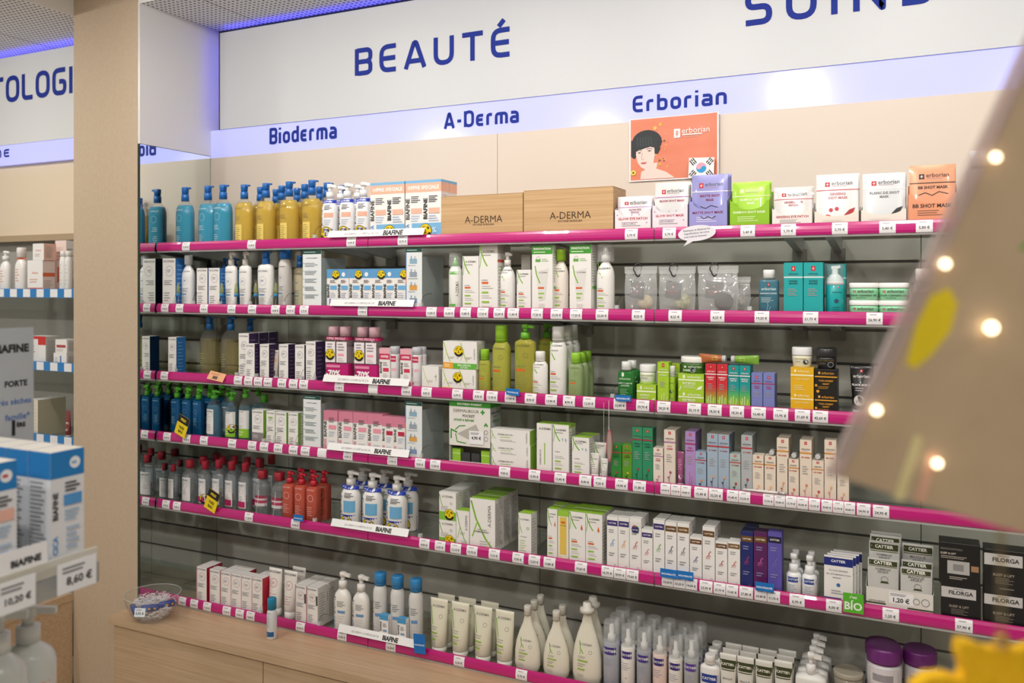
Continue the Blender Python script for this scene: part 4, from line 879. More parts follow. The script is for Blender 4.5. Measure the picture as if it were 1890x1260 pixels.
gl_ = tuple(logo(.36, .86, .14, 'eef6ea', .8) + [T('erborian', .48, .74, .7, 'c8e6c0'), T('BAMBOO MATTE', .5, .6, .84, 'eaf6e6', b=.02), T('LOTION', .5, .53, .5, 'eaf6e6', b=.02), Ln(.2, .14, .8, .44, 6, 'a8d4a0', .25)])
mk = lambda w, h: bottle(w, h, 'S', .8, .6, 3.5, head=('cap', 'eff1ef'), capr=.58, clear=('cdeed2', .08, .04, '8ad09a'), liq=('3aa84a', .72, .04, '1e9a30'), level=.93, decs=gl_)
bots(mk, 2, [1156.5], 31, 667, 'emerald green lotion bottle with white cap', bf=.6, name='bottle', rows=2, pitch=.06, group='emerald green lotions')
LG = 'a8cf34'
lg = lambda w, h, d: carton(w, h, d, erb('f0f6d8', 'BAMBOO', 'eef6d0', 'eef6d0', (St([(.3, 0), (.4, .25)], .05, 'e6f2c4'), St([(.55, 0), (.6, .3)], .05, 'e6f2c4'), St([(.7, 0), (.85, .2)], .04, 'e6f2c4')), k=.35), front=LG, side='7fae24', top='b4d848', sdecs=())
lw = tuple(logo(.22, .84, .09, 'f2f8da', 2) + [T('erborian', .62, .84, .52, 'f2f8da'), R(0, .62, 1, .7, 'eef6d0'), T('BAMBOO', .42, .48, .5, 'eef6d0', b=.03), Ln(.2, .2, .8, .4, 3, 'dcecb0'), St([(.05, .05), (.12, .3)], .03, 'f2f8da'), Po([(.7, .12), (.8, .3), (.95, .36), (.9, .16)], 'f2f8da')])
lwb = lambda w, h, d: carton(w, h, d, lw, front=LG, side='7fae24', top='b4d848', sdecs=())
h1, _ = boxes(lwb, 2, [1175], 36, 709, .055, 'lime green cream carton under the white jar')
jd = (T('CREME FRAPPEE', .5, .72, .8, 'a8b858', b=.02), Ln(.2, .4, .8, .6, 2, '9aa08c'), R(0, .04, 1, .2, 'b4d466'))
bots(lambda w, h: jar(w, h, 'eeeeec', 'e9eedd', .38, jd), 2, [1196], 31, 672, 'white jar standing on the lime cream carton', cat='jar', name='cream_jar', zb=h1)
boxes(lg, 2, [1213.5], 21, 668, .04, 'tall lime green eye cream carton', rows=1)
boxes(lg, 2, [1236], 19, 671, .04, 'lime green carton behind the roll-on', off=.05)
mk = lambda w, h: bottle(w, h, 'P', .72, 1, 2, 'a6cc3e', head=('cap', 'e4eadc'), capr=.9, decs=(T('erborian', .5, .8, .8, '4a6a20'), Ci(.5, .5, .3, '2f4a52'), Ci(.5, .18, .42, 'f2f4ee'), Ri(.5, .18, .4, .05, '7a8a5c')))
bots(mk, 2, [1241], 12, 675, 'slim lime eye roll-on with round stickers', name='roll_on', cat='roll-on')
h1, _ = boxes(lwb, 2, [1251.5], 48, 722, .055, 'wide lime green mask carton, lower of two')
h2, _ = boxes(lwb, 2, [1251.5], 48, 689, .055, 'wide lime green mask carton, stacked on top', zb=h1)
jd2 = tuple(logo(.24, .62, .1, 'e9f2da', 1.8) + [T('erborian', .62, .66, .5, 'dfeccc'), T('BAMBOO', .4, .3, .5, 'e9f2da', b=.02), Ci(.55, .36, .11, '26384a'), Ri(.55, .36, .11, .02, 'aab4b8')])
bots(lambda w, h: jar(w, h, 'ecebe4', '3a6a28', .36, jd2, n=2.6), 2, [1281.5], 48, 657, 'green mask jar with white lid on the lime cartons', cat='jar', name='mask_jar', zb=h1 + h2)
def grad(c1, c2, n=7, lo=.18, hi=.52):
    a, b_ = [int(c1[i:i + 2], 16) for i in (0, 2, 4)], [int(c2[i:i + 2], 16) for i in (0, 2, 4)]
    return [R(0, 0, 1, lo, c1)] + [R(0, lo + (hi - lo) * i / n, 1, lo + (hi - lo) * (i + 1) / n, ''.join('%02x' % int(p + (q - p) * (i + .5) / n) for p, q in zip(a, b_))) for i in range(n)]
bam = [St([(.2, 0), (.3, .28)], .06, 'e4f0c0'), St([(.45, 0), (.5, .32)], .06, 'e4f0c0'), St([(.66, 0), (.8, .26)], .05, 'e4f0c0'), St([(.3, .14), (.1, .2)], .04, 'e4f0c0')]
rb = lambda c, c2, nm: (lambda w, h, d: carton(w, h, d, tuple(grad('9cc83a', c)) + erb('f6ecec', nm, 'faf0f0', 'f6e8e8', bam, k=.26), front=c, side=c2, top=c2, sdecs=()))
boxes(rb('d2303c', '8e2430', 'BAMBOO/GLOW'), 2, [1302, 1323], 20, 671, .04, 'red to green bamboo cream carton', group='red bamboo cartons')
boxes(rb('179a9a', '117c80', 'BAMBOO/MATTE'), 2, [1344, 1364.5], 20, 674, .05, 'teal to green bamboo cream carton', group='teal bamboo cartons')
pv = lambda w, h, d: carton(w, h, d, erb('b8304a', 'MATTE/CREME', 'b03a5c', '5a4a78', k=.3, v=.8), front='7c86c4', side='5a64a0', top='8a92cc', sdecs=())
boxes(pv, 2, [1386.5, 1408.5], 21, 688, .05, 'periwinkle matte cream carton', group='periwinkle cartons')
def lying(w, h, col, cap, capcol='b9b9bd', decs=()):
    """tube lying on its side; cap end toward the aisle side given by the rotation"""
    sp = tube(w, h, col, capcol, decs, .3); return sp
hh3 = ZA(672, XA(1323, YF + .02), YF + .02) - ZS[2]
for i, (px, col, rz, lb) in enumerate(((1340, 'b4683a', radians(-62), 'red and green tube lying on the red cartons'), (1350, '7aa83a', radians(62), 'green tube lying on the teal cartons'))):
    D = YF + .03; X = XA(px, D); o = put('cream_tube', 'tube', tube(.028, .082, col, 'c3c4c6', (R(.1, .3, .9, .5, 'b8d040'),), .25), X, D, ZS[2] + hh3 + .0165, lb, None, 0, 0, -pi / 2 if i == 0 else pi / 2)
yv = tuple(logo(.2, .86, .09, 'f8eec0', 1.2) + [T('erborian', .56, .86, .5, 'f8eec0'), R(0, .66, 1, .72, 'f6ecc0'), T('YUZA SORBET', .5, .54, .62, 'f0e09a', b=.02), Ln(.15, .08, .7, .3, 3, 'f2dc8a')])
yk = tuple(logo(.2, .86, .09, 'e0a02c', 1.2) + [T('erborian', .58, .86, .56, 'e0a02c'), R(0, .68, 1, .73, 'e2a22c'), T('YUZA SORBET', .5, .54, .66, 'e0a02c', b=.03), T('NIGHT', .5, .41, .3, 'e0a02c', b=.03), Ln(.15, .2, .8, .32, 2, 'a87a2a'), Ci(.06, .34, .06, 'e0a02c'), Ci(.14, .1, .07, 'e0a02c')])
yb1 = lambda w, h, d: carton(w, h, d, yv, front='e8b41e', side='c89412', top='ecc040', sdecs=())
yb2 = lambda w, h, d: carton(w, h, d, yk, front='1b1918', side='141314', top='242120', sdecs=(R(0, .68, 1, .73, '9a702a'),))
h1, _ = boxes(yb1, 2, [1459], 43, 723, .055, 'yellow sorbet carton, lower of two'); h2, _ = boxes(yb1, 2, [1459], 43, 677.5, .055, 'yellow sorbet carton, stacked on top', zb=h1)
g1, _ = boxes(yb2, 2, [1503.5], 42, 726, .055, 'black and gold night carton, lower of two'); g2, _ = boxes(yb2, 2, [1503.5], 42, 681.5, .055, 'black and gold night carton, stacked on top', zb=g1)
sj = (T('YUZA SORBET', .45, .72, .6, 'a89a50', b=.02), Ln(.2, .4, .6, .55, 2, 'a8a894'), Ci(.72, .45, .14, '26344a'), Ri(.72, .45, .14, .03, '8a96a4'))
bots(lambda w, h: jar(w, h, 'e9e9ea', 'e9e6cc', .42, sj, n=2.4, taper=.86), 2, [1480.5], 37, 640, 'white sorbet jar standing on the yellow cartons', cat='jar', name='cream_jar', zb=h1 + h2)
sk_ = (T('YUZA SORBET NIGHT', .5, .72, .76, '8a7436', b=.02), Ln(.2, .4, .6, .55, 2, '77705c'), Ri(.72, .4, .14, .03, '9aa0a8'))
bots(lambda w, h: jar(w, h, '232325', '1c1c1e', .42, sk_, n=2.4, taper=.86), 2, [1526], 38, 642, 'black sorbet jar standing on the black cartons', cat='jar', name='cream_jar', zb=g1 + g2)
bs = tuple(logo(.5, .9, .12, 'b0242e', .45) + [T('erborian', .5, .8, .72, 'd0c8c4'), T('BLACK SCRUB', .5, .63, .8, 'e6e2e0', b=.03), Ln(.25, .5, .75, .59, 2, '9a9694'), Ci(.42, .33, .24, 'd9d7d5'), T('testeur', .42, .33, .34, '6a6866', 20)])
mk = lambda w, h: tube(w, h, '1b1a1c', 'cfcfd2', bs, .25)
bots(mk, 2, [1590], 41, 675, 'black scrub tube with round white tester sticker', cat='tube', name='tube', bf=.8, rows=2, pitch=.048, group='black scrub tubes')
# ================================================================ fourth shelf
pump_b = lambda lot: (T('BIODERMA', .45, .88, .6, '9fd0e6'), Ri(.45, .66, .18, .012, '7fbcd6'), Ln(.2, .3, .7, .5, 5, '6fb0cc', .25)) + ((LOT(.55, .64, .3),) if lot else ())
mk = lambda w, h: bottle(w, h, 'S', .78, .7, 4, head=('pump', '55b32c'), capr=.5, clear=('8ac4dc', .2, .05, '2f8fc0'), liq=('2a8cc4', .7, .05, '1f86c6'), level=.95, decs=pump_b(False))
bots(mk, 3, [327, 347, 367], 22, 714, 'square blue gel bottle with green pump', rows=3, off=.02, bf=.8, pitch=.062, group='square blue gels')
wlab = (.12, .12, .72, .74, 'eceae8')
wb = (T('BIODERMA', .42, .69, .5, '7a787e'), Ri(.44, .5, .14, .012, 'a8a4b0'), Ln(.18, .2, .66, .38, 5, 'a5a3a8', .3))
mk = lambda w, h: bottle(w, h, 'R', .83, .7, 2.2, head=('pump', '55b32c'), capr=.42, clear=SHELL, liq=('58b4d4', .35, .05, '3a9cc4'), level=.84, decs=wb, lab=wlab)
bots(mk, 3, [396], 33, 720, 'round blue micellar bottle with narrow white label', off=.012, bf=.7, rows=2, pitch=.08)
gl2 = wb + (R(.04, .1, .96, .3, '8fc832'), Ln(.14, .14, .8, .26, 2, 'd0e6a0'))
mk = lambda w, h: bottle(w, h, 'R', .83, .7, 2.2, head=('pump', '55b32c'), capr=.42, clear=SHELL, liq=('a8d8e4', .14, .05, '7ab4c8'), level=.82, decs=gl2 + (LOT(.75, .3, .34),), lab=(.04, .3, .96, .72, 'e6e6e4'))
bots(mk, 3, [428], 27, 723, 'clear micellar bottle with yellow sticker and green band', off=.012, bf=.7)
mk = lambda w, h: bottle(w, h, 'R', .83, .7, 2.2, head=('pump', '55b32c'), capr=.42, clear=SHELL, liq=('a8d8e4', .14, .05, '7ab4c8'), level=.82, decs=gl2, lab=(.04, .3, .96, .72, 'e6e6e4'))
bots(mk, 3, [453], 27, 717, 'clear micellar bottle with green band, rightward pump', off=.012, bf=.7, rows=2, pitch=.075)
mk = lambda w, h: bottle(w, h, 'R', .83, .7, 2.2, head=('cap', '4fa82c'), capr=.42, clear=SHELL, liq=('7fae9c', .3, .05, '6a9c88'), level=.82)
bots(mk, 3, [488], 30, 728, 'clear bottle with green cap behind the white cartons', off=.07, bf=.7, name='bottle')
gs_ = (R(.0, 0, .35, 1, '8fc04c'), Ln(.4, .1, .9, .9, 10, 'b4b2a8', .3))
boxes(lambda w, h, d: carton(w, h, d, bio(extra=(R(.0, .0, 1, .36, '8a8486'), Ln(.12, .2, .8, .3, 2, 'c8c4c6'))), side='dfe6d2', sdecs=gs_), 3, [465], 21, 756, .05, 'white carton with grey lower panel')
boxes(lambda w, h, d: carton(w, h, d, bio(extra=(R(.25, .8, .75, .84, '8cc04a'),)), side='dfe6d2', sdecs=gs_), 3, [491.5], 16, 758, .045, 'white green sided carton with green dash')
boxes(lambda w, h, d: carton(w, h, d, bio(), side='dfe6d2', sdecs=gs_), 3, [508.5], 20, 760, .045, 'white carton with green side edge', rows=1)
boxes(lambda w, h, d: carton(w, h, d, bio(), side='dfe6d2', sdecs=gs_), 3, [532], 18, 761, .045, 'white green sided carton beside the leaflet')
boxes(lambda w, h, d: carton(w, h, d, bio(), side='dfe6d2', sdecs=gs_), 3, [551], 18, 764, .045, 'white green sided carton half behind the leaflet', off=.03)
sb = lambda blk: (lambda w, h, d: carton(w, h, d, bia('SENSI', 'd4406a', (blk,), [R(0, .76, 1, 1, 'd9849c')]), side='e9e2e2', top='d9849c', sdecs=(R(0, .76, 1, 1, 'c87890'), Ln(.1, .1, .9, .7, 10, 'b8b0b0', .3))))
boxes(sb('ef9db0'), 3, [597, 624.5, 651.5, 678.5], 26, 757, .05, 'white carton with pink top for sensitive skin', group='pink topped cartons')
boxes(sb('c22a4c'), 3, [705, 726.5], 21.5, 768, .045, 'smaller pink topped carton with red panel', group='smaller pink topped cartons')
# counter display of pocket sticks
def pocket(w, h, d):
    m = MB(); c = M('e9e6e0', .42); t = .0015; z1 = h * .31
    m.box(-w / 2, w / 2, -d / 2, -d / 2 + t, z1, h, c); m.box(-w / 2, w / 2, -d / 2, -d / 2 + t, 0, h * .08, c)
    m.box(-w / 2, -w / 2 + t, -d / 2 + t, d / 2, 0, h, c); m.box(w / 2 - t, w / 2, -d / 2 + t, d / 2, 0, h, M('a9b0ac', .3)); m.box(-w / 2, w / 2, d / 2 - t, d / 2, 0, h, c)
    m.box(-w / 2, w / 2, -d / 2, d / 2, 0, t, c); m.box(-w / 2, w / 2, -d / 2, d / 2, z1, z1 + t, c); m.box(-w / 2, w / 2, -d / 2, d / 2, h - t, h, M('4aa03c', .4))
    m.box(-w / 2 + .004, -w / 2 + .005, -d / 2 + .001, d / 2, 0, z1, M('9aa09a', .5))
    pr = [R(0, .92, 1, 1, '3f9a34'), T('NOUVEAU FORMAT', .5, .96, .6, 'eef6ea', b=.04), T('DERMALIBOUR', .42, .855, .62, '4f4e48', b=0), T('+', .82, .85, .1, '3f9a34', b=.06), T('POCKET', .48, .78, .3, '4f4e48', b=.02), T('APAISE & REPARE', .36, .715, .5, '4a9a3c', b=.03),
          St([(.15, .56), (.25, .62), (.4, .63)], .02, '4a9a3c'), Po([(.2, .5), (.66, .66), (.78, .5), (.5, .42)], 'b9b5ad'), St([(.05, .42), (.05, .56), (.2, .52)], .03, '3f9a34'), St([(.16, .5), (.2, .38), (.42, .36)], .02, '4a9a3c'), St([(.86, .64), (.9, .68), (.94, .64)], .03, '3f9a34'), Ri(.9, .55, .05, .01, '8a8a84'), Ri(.9, .45, .05, .01, '8a8a84'), Ln(.1, .02, .9, .06, 1, 'a9a59c')]
    printing(m, pr, w, h, lambda x, z, e: (x, -d / 2 - e, z))
    printing(m, [R(0, .92, 1, 1, '3f9a34'), T('DERMALIBOUR', .45, .84, .8, '5a5a56'), T('POCKET', .5, .78, .4, '5a5a56'), T('APAISE', .5, .71, .6, '3f8a34')], d, h, lambda x, z, e: (w / 2 + e, x, z))
    out = [('body', m.mesh('body'))]
    m = MB(); m.box(.0, w * .35, -d / 2 - .003, -d / 2 - .0016, h * .36, h * .56, M('f2f2f4', .4)); printing(m, [T('4,90 €', .5, .46, .66, '2a2a2c', b=.03), Ln(.1, .72, .9, .9, 2, '8a8a8e')], w * .35, h * .2, lambda x, z, e: (w * .175 + x, -d / 2 - .003 - e, h * .36 + z)); out.append(('price_card', m.mesh('price_card'), 'white price card'))
    return out
D = YF + .012; X0, X1 = XA(829, D), XA(905, D); PH = ZA(739, X0, D) - ZS[3]; PW = X1 - X0
put('counter_display', 'display box', pocket(PW - .001, PH, .085), (X0 + X1) / 2, D + .0425, ZS[3] + .0004, 'white counter display of pocket sticks with green header, fourth shelf')
for i in range(4):
    for k in range(2):
        b_ = .0085 if i in (0, 3) else 0
        if i in (1, 2) and k: continue
        wS = PW * .2; m = MB(); c1 = '97c83c' if i in (0, 3) else '3d3e40'
        m.box(-wS / 2, wS / 2, -.012, .012, 0, PH * .125 if i in (0, 3) else PH * .2, M(c1, .4)); m.box(-wS / 2, wS / 2, -.0123, .0123, PH * .05, PH * .06, M('d6e6a8' if i in (0, 3) else '8a8c8e', .4))
        put('stick_carton', 'box', [('body', m.mesh('stick_carton'))], X0 + PW * (.15 + .235 * i), D + .02, ZS[3] + .002 + k * PH * .1255, ('small %s stick carton in the pocket display, %s' % (('lime' if i in (0, 3) else 'dark grey'), ['beside its price-free end, %s' % ('upper' if k else 'lower'), 'second along', 'third along', 'under the price card, %s' % ('upper' if k else 'lower')][i])), 'stick cartons in the pocket display')
dl = (T('DERMALIBOUR+', .38, .62, .4, '77766e'), Ln(.24, .4, .6, .48, 1, '93c23c'), Ln(.24, .14, .7, .3, 2, 'b4b2a8'), St([(.02, .9), (.05, .6), (.12, .3)], .012, GR), St([(.05, .6), (.02, .3)], .01, GR), T('A-DERMA', .92, .5, .7, '8a8982', 90, 0, .06))
zz = 0
for i, (yt, lb) in enumerate(((839, 'long white leaf carton lying flat, bottom of three'), (816.5, 'long white leaf carton lying flat, middle of three'), (790, 'long white leaf carton lying flat, top of three'))):
    hA, _ = boxes(lambda w, h, d: carton(w, h, d, dl, side='8fc03a', top='ecebe6', sdecs=()), 3, [905.5 + (1 if i < 2 else 0)], 73, yt, .05, lb, zb=zz, group='flat leaf cartons'); zz += hA
boxes(lambda w, h, d: carton(w, h, d, (T('DERMALIBOUR', .24, .34, .4, '6a6962', 90, .01, .1), R(.5, .2, .56, .62, '93c23c'), T('A-DERMA', .55, .9, .8, '4f4e4a'), St([(.7, .03), (.85, .06), (.98, .1)], .04, GR)), top='9acb3c', sdecs=()), 3, [990.5], 28, 780.5, .05, 'tall white leaf carton with sideways lettering')
gtl = ade(tag_=None, extra=(St([(.6, .74), (.64, .7)], .04, '3a8aa0'), St([(.8, .74), (.84, .68)], .04, '3a8aa0')))
boxes(lambda w, h, d: carton(w, h, d, gtl, top='9acb3c', sdecs=(R(0, .94, 1, 1, 'b0d060'), Ln(.1, .1, .9, .88, 14, 'b4b2a8', .3))), 3, [1020], 30, 783, .06, 'tall white leaf carton with blue drops', rows=1)
boxes(lambda w, h, d: carton(w, h, d, gtl, top='9acb3c'), 3, [1055.5], 32, 806, .05, 'medium white leaf carton with lime top', rows=2, group='medium white leaf cartons')
mk = lambda w, h: tube(w, h, 'e6e3dd', 'e9e8e4', ade(tag_=None), .35)
bots(mk, 3, [1108], 24, 816, 'white leaf tube standing behind a smaller one', cat='tube', name='tube', bf=.6, off=.03)
mk = lambda w, h: tube(w, h, 'efece8', 'f1f0ee', (T('A-DERMA', .5, .78, .7, '6a6962'), St([(.1, .9), (.3, .7), (.5, .6)], .06, GR), Ln(.2, .3, .8, .6, 4, 'b4b2a8')), .35, capf=.2)
bots(mk, 3, [1098], 18, 836, 'tiny white leaf tube in front', cat='tube', name='tube', bf=.8)
bots(mk, 3, [1116], 14, 846, 'tiny white leaf tube beside the hanging mirror', cat='tube', name='tube', bf=.8)
def eb(c, side, line, nm, tc, dec, top=None, ec='4c4c50'):
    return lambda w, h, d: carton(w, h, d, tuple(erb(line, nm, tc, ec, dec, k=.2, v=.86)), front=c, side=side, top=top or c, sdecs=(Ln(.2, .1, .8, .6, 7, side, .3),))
flo = lambda c, c2='5a4a4e': [St([(.5, .02), (.46, .14), (.56, .26)], .03, c2), Ci(.58, .27, .11, c), Ci(.4, .18, .07, c2), St([(.46, .12), (.3, .2)], .02, c2)]
boxes(eb('2f8a3c', '1f5c2a', 'c9303c', 'CC RED/CORRECT', '1f4a28', flo('c0303c', '1d4a24')), 3, [1128.5], 19, 820, .04, 'short dark green correcting cream carton')
boxes(eb('5c9a28', '3c6a1c', 'c9303c', 'CC RED/CORRECT', '6a2a20', flo('e0c42c', '2d5a24')), 3, [1148.5], 18, 820, .04, 'short yellow green correcting cream carton')
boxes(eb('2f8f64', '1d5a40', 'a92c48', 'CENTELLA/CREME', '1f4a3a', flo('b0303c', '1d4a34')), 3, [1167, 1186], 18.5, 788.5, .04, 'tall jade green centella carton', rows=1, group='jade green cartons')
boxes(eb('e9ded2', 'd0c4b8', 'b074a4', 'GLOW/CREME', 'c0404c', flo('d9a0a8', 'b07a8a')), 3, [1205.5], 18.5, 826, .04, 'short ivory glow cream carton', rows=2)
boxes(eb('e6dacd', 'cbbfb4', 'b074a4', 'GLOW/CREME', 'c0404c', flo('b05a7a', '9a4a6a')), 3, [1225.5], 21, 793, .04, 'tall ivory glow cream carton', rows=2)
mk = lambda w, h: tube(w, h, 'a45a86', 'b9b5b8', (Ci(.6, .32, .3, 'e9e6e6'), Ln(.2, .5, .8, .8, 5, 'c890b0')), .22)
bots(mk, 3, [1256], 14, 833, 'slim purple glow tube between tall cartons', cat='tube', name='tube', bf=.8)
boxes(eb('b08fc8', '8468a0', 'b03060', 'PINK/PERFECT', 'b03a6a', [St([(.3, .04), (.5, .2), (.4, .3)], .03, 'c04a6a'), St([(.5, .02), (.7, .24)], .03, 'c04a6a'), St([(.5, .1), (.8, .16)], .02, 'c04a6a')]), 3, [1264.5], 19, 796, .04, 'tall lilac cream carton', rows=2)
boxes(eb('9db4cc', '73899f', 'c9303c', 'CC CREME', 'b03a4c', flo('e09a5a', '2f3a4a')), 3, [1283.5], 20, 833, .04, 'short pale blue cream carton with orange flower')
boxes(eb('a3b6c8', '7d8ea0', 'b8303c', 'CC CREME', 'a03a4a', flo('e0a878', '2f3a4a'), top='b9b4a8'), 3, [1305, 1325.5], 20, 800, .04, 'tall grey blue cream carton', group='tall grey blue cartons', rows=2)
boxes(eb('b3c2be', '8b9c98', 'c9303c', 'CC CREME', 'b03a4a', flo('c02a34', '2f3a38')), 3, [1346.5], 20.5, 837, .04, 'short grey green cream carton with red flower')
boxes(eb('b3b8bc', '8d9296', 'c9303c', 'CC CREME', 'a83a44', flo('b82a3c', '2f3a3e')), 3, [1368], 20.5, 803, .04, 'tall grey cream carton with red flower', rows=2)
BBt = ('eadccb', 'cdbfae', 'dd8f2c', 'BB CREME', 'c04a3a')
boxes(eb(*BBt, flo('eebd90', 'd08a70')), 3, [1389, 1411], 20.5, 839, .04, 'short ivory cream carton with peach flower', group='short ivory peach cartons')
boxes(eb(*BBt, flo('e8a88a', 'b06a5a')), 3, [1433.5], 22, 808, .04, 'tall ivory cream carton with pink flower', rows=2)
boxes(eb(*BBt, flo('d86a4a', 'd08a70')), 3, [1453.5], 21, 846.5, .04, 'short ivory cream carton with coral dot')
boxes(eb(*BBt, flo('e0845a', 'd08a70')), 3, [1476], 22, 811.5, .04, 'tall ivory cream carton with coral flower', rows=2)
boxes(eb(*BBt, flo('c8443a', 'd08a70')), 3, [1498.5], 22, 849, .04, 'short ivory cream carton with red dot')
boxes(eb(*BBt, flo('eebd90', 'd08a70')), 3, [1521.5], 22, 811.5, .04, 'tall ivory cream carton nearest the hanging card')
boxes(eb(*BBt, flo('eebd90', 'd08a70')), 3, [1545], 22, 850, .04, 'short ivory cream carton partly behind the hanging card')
for px, py, lb in ((1424, 834, 'silver capped tube lying on the peach flower cartons'), (1465, 839.5, 'silver capped tube lying on the coral dot carton'), (1509, 842, 'silver capped tube lying on the red dot carton')):
    D = YF + .016; X = XA(px, D); put('tester_tube', 'tube', tube(.019, .07, '9aa09c', 'c9cacc', (), .2, capf=.25), X, D, ZA(py, X, D) - .0015, lb, 'lying tester tubes', 0, -pi / 2)
# ================================================================ fifth shelf
ml = lambda band: (T('BIODERMA', .42, .66, .5, '7a787e'), Ri(.44, .5, .15, .012, 'b0788a'), Ln(.18, .24, .66, .4, 4, 'a5a3a8', .3)) + ((R(.1, .1, .74, .25, 'c42a6c'),) if band else ())
mic = lambda band, lot=0: (lambda w, h: bottle(w, h, 'R', .82, .7, 2.2, head=('cap', 'b01f38'), capr=.44, clear=('f0f4f6', .06, .03), liq=('eef2f4', .06, .03), level=.84, decs=ml(band) + ((LOT(.7, .2, .34),) if lot else ()), lab=(.08, .08, .8, .74, 'eeecec')))
bots(mic(0), 4, [320], 23, 857, 'small clear micellar bottle with red cap', off=.03, bf=.7, name='bottle', rows=2, pitch=.085)
bots(mic(0), 4, [351], 34, 848, 'large clear micellar bottle with red cap', off=.02, bf=.7, name='bottle', rows=3, pitch=.075, group='large micellar bottles')
bots(mic(1, 1), 4, [379], 29, 850, 'red capped micellar bottle with yellow sticker', off=.02, bf=.7, name='bottle', rows=2, pitch=.1, group='red capped micellar bottles')
bots(mic(1), 4, [404, 428, 453], 29, 848, 'red capped micellar bottle with pink band', off=.025, bf=.7, name='bottle', rows=2, pitch=.09, group='pink band micellar bottles')
bots(mic(1), 4, [478], 29, 845, 'red capped micellar bottle behind the flat capped ones', off=.07, bf=.7, name='bottle', rows=2, pitch=.075)
tw = (R(.02, .26, .98, .34, 'd8d4d4'), R(.02, .34, .98, .42, 'b23a5c'), R(.02, .42, .98, .47, 'd8c8cc'), R(.02, .47, .98, .55, '9a3050'), St([(.3, .02), (.5, .4), (.55, .7)], .03, 'dfe3e6'))
mk = lambda w, h: bottle(w, h, 'R', .82, .85, 2.2, head=('cap', 'a82438'), capr=.62, clear=('eef2f4', .08, .03), liq=('e6eaec', .08, .03), level=.84, decs=tw)
bots(mk, 4, [485, 516], 30, 867, 'clear bottle with flat red pump and swirls', off=.008, bf=.85, name='bottle')
rp = (T('BIODERMA', .5, .9, .66, 'f0c0b8'), Ri(.5, .68, .26, .025, 'f2cec8'), Ln(.2, .2, .8, .46, 5, 'eab0a6', .25))
mk = lambda w, h: bottle(w, h, 'S', .76, .8, 4, head=('pump', 'c01c34'), capr=.5, clear=('f0b0a0', .55, .05, 'e2705c'), liq=('e46a54', .6, .05, 'e0624e'), level=.95, decs=rp)
bots(mk, 4, [535, 557, 579], 25, 869, 'coral foaming gel bottle with red pump', rows=2, bf=.8, pitch=.062, group='coral gel bottles')
cb2 = bia(pc='6a9fd0', blk=('7db4da',), top=[R(0, 0, 1, .34, '1c3fae'), R(0, .9, 1, .985, '1c3fae'), T('OFFRE SPECIALE', .45, .942, .8, 'ffffff', b=.03, mh=.05)], extra=[R(.36, .4, .92, .66, '6fb0da'), LOT(.48, .14, .36)])
mk = lambda w, h: bottle(w, h, 'R', .76, .8, 2.2, 'efeeec', head=('pump', 'e9e8e6'), decs=cb2, capr=.45, hv=1.15)
bots(mk, 4, [648, 688, 733], 40, 868, 'white lotion duo with blue offer wrap', rows=2, bf=.75, pitch=.075, group='blue wrapped lotions')
as_ = (T('A-DERMA', .5, .84, .68, '6a6962'), St([(.02, .9), (.1, .66), (.2, .5)], .04, GR), Ri(.72, .6, .07, .02, '8a8a84'), Ln(.1, .34, .7, .5, 3, 'b4b2a8'), R(0, 0, 1, .3, '86c040'), LOT(.62, .2, .3))
h1, _ = boxes(lambda w, h, d: carton(w, h, d, as_, sdecs=(Ln(.1, .1, .9, .9, 10, 'c0beb6', .3),)), 4, [810.5], 31, 957.5, .045, 'small white cream carton, lower of two', rows=4, group='lower small cream cartons')
boxes(lambda w, h, d: carton(w, h, d, as_, sdecs=(Ln(.1, .1, .9, .9, 10, 'c0beb6', .3),)), 4, [810.5], 31, 906.5, .045, 'small white cream carton, stacked on top', zb=h1, rows=4, group='stacked small cream cartons')
av = lambda k: (St([(.05, .95), (.25, .6), (.6, .25), (.9, .05)], .06 * k, '7cb928'), St([(.3, .55), (.1, .25)], .05 * k, '9fcb54'), T('A-DERMA', .78, .68, .42, '5a5a54', 90, .0, .18), Ln(.3, .34, .8, .42, 2, 'a9a89e'), Ln(.4, .06, .9, .2, 3, 'c4c2ba'))
boxes(lambda w, h, d: carton(w, h, d, av(1), top='9acb3c', sdecs=(Ln(.1, .1, .9, .9, 10, 'c0beb6', .3),)), 4, [842], 24, 941, .045, 'slim white hand cream carton with lime top')
boxes(lambda w, h, d: carton(w, h, d, av(1) + (T('CREME DE SOIN', .45, .36, .6, '6a6962'),), top='9acb3c', sdecs=(Ln(.06, .1, .94, .92, 18, 'b9b7af', .35),)), 4, [867], 47, 918, .06, 'large white care cream carton with lime top', rows=3, group='large care cream cartons')
boxes(lambda w, h, d: carton(w, h, d, (T('A-DERMA', .5, .86, .72, '5a5a54'), St([(.02, .96), (.12, .7), (.3, .55)], .04, GR), St([(.12, .7), (.04, .5)], .03, GR), Ri(.74, .66, .1, .03, '5fae3c'), T('CYTELIUM', .4, .46, .5, '8a8982'), Ln(.1, .12, .7, .4, 5, 'b4cf8a', .3)), top='9acb3c', sdecs=(Ln(.1, .1, .9, .9, 12, 'c0beb6', .3),)), 4, [956.5], 24, 946, .05, 'white spray carton with lime top standing alone')
ep = ade(tag_='e2632c', extra=(Po([(.72, .7), (.78, .78), (.84, .7), (.78, .66)], 'e2632c'),))
lm = dict(top='9acb3c', side='e9e9e4')
boxes(lambda w, h, d: carton(w, h, d, ep, **lm), 4, [1010], 18.5, 938, .05, 'narrow white oil carton with orange drop', rows=2)
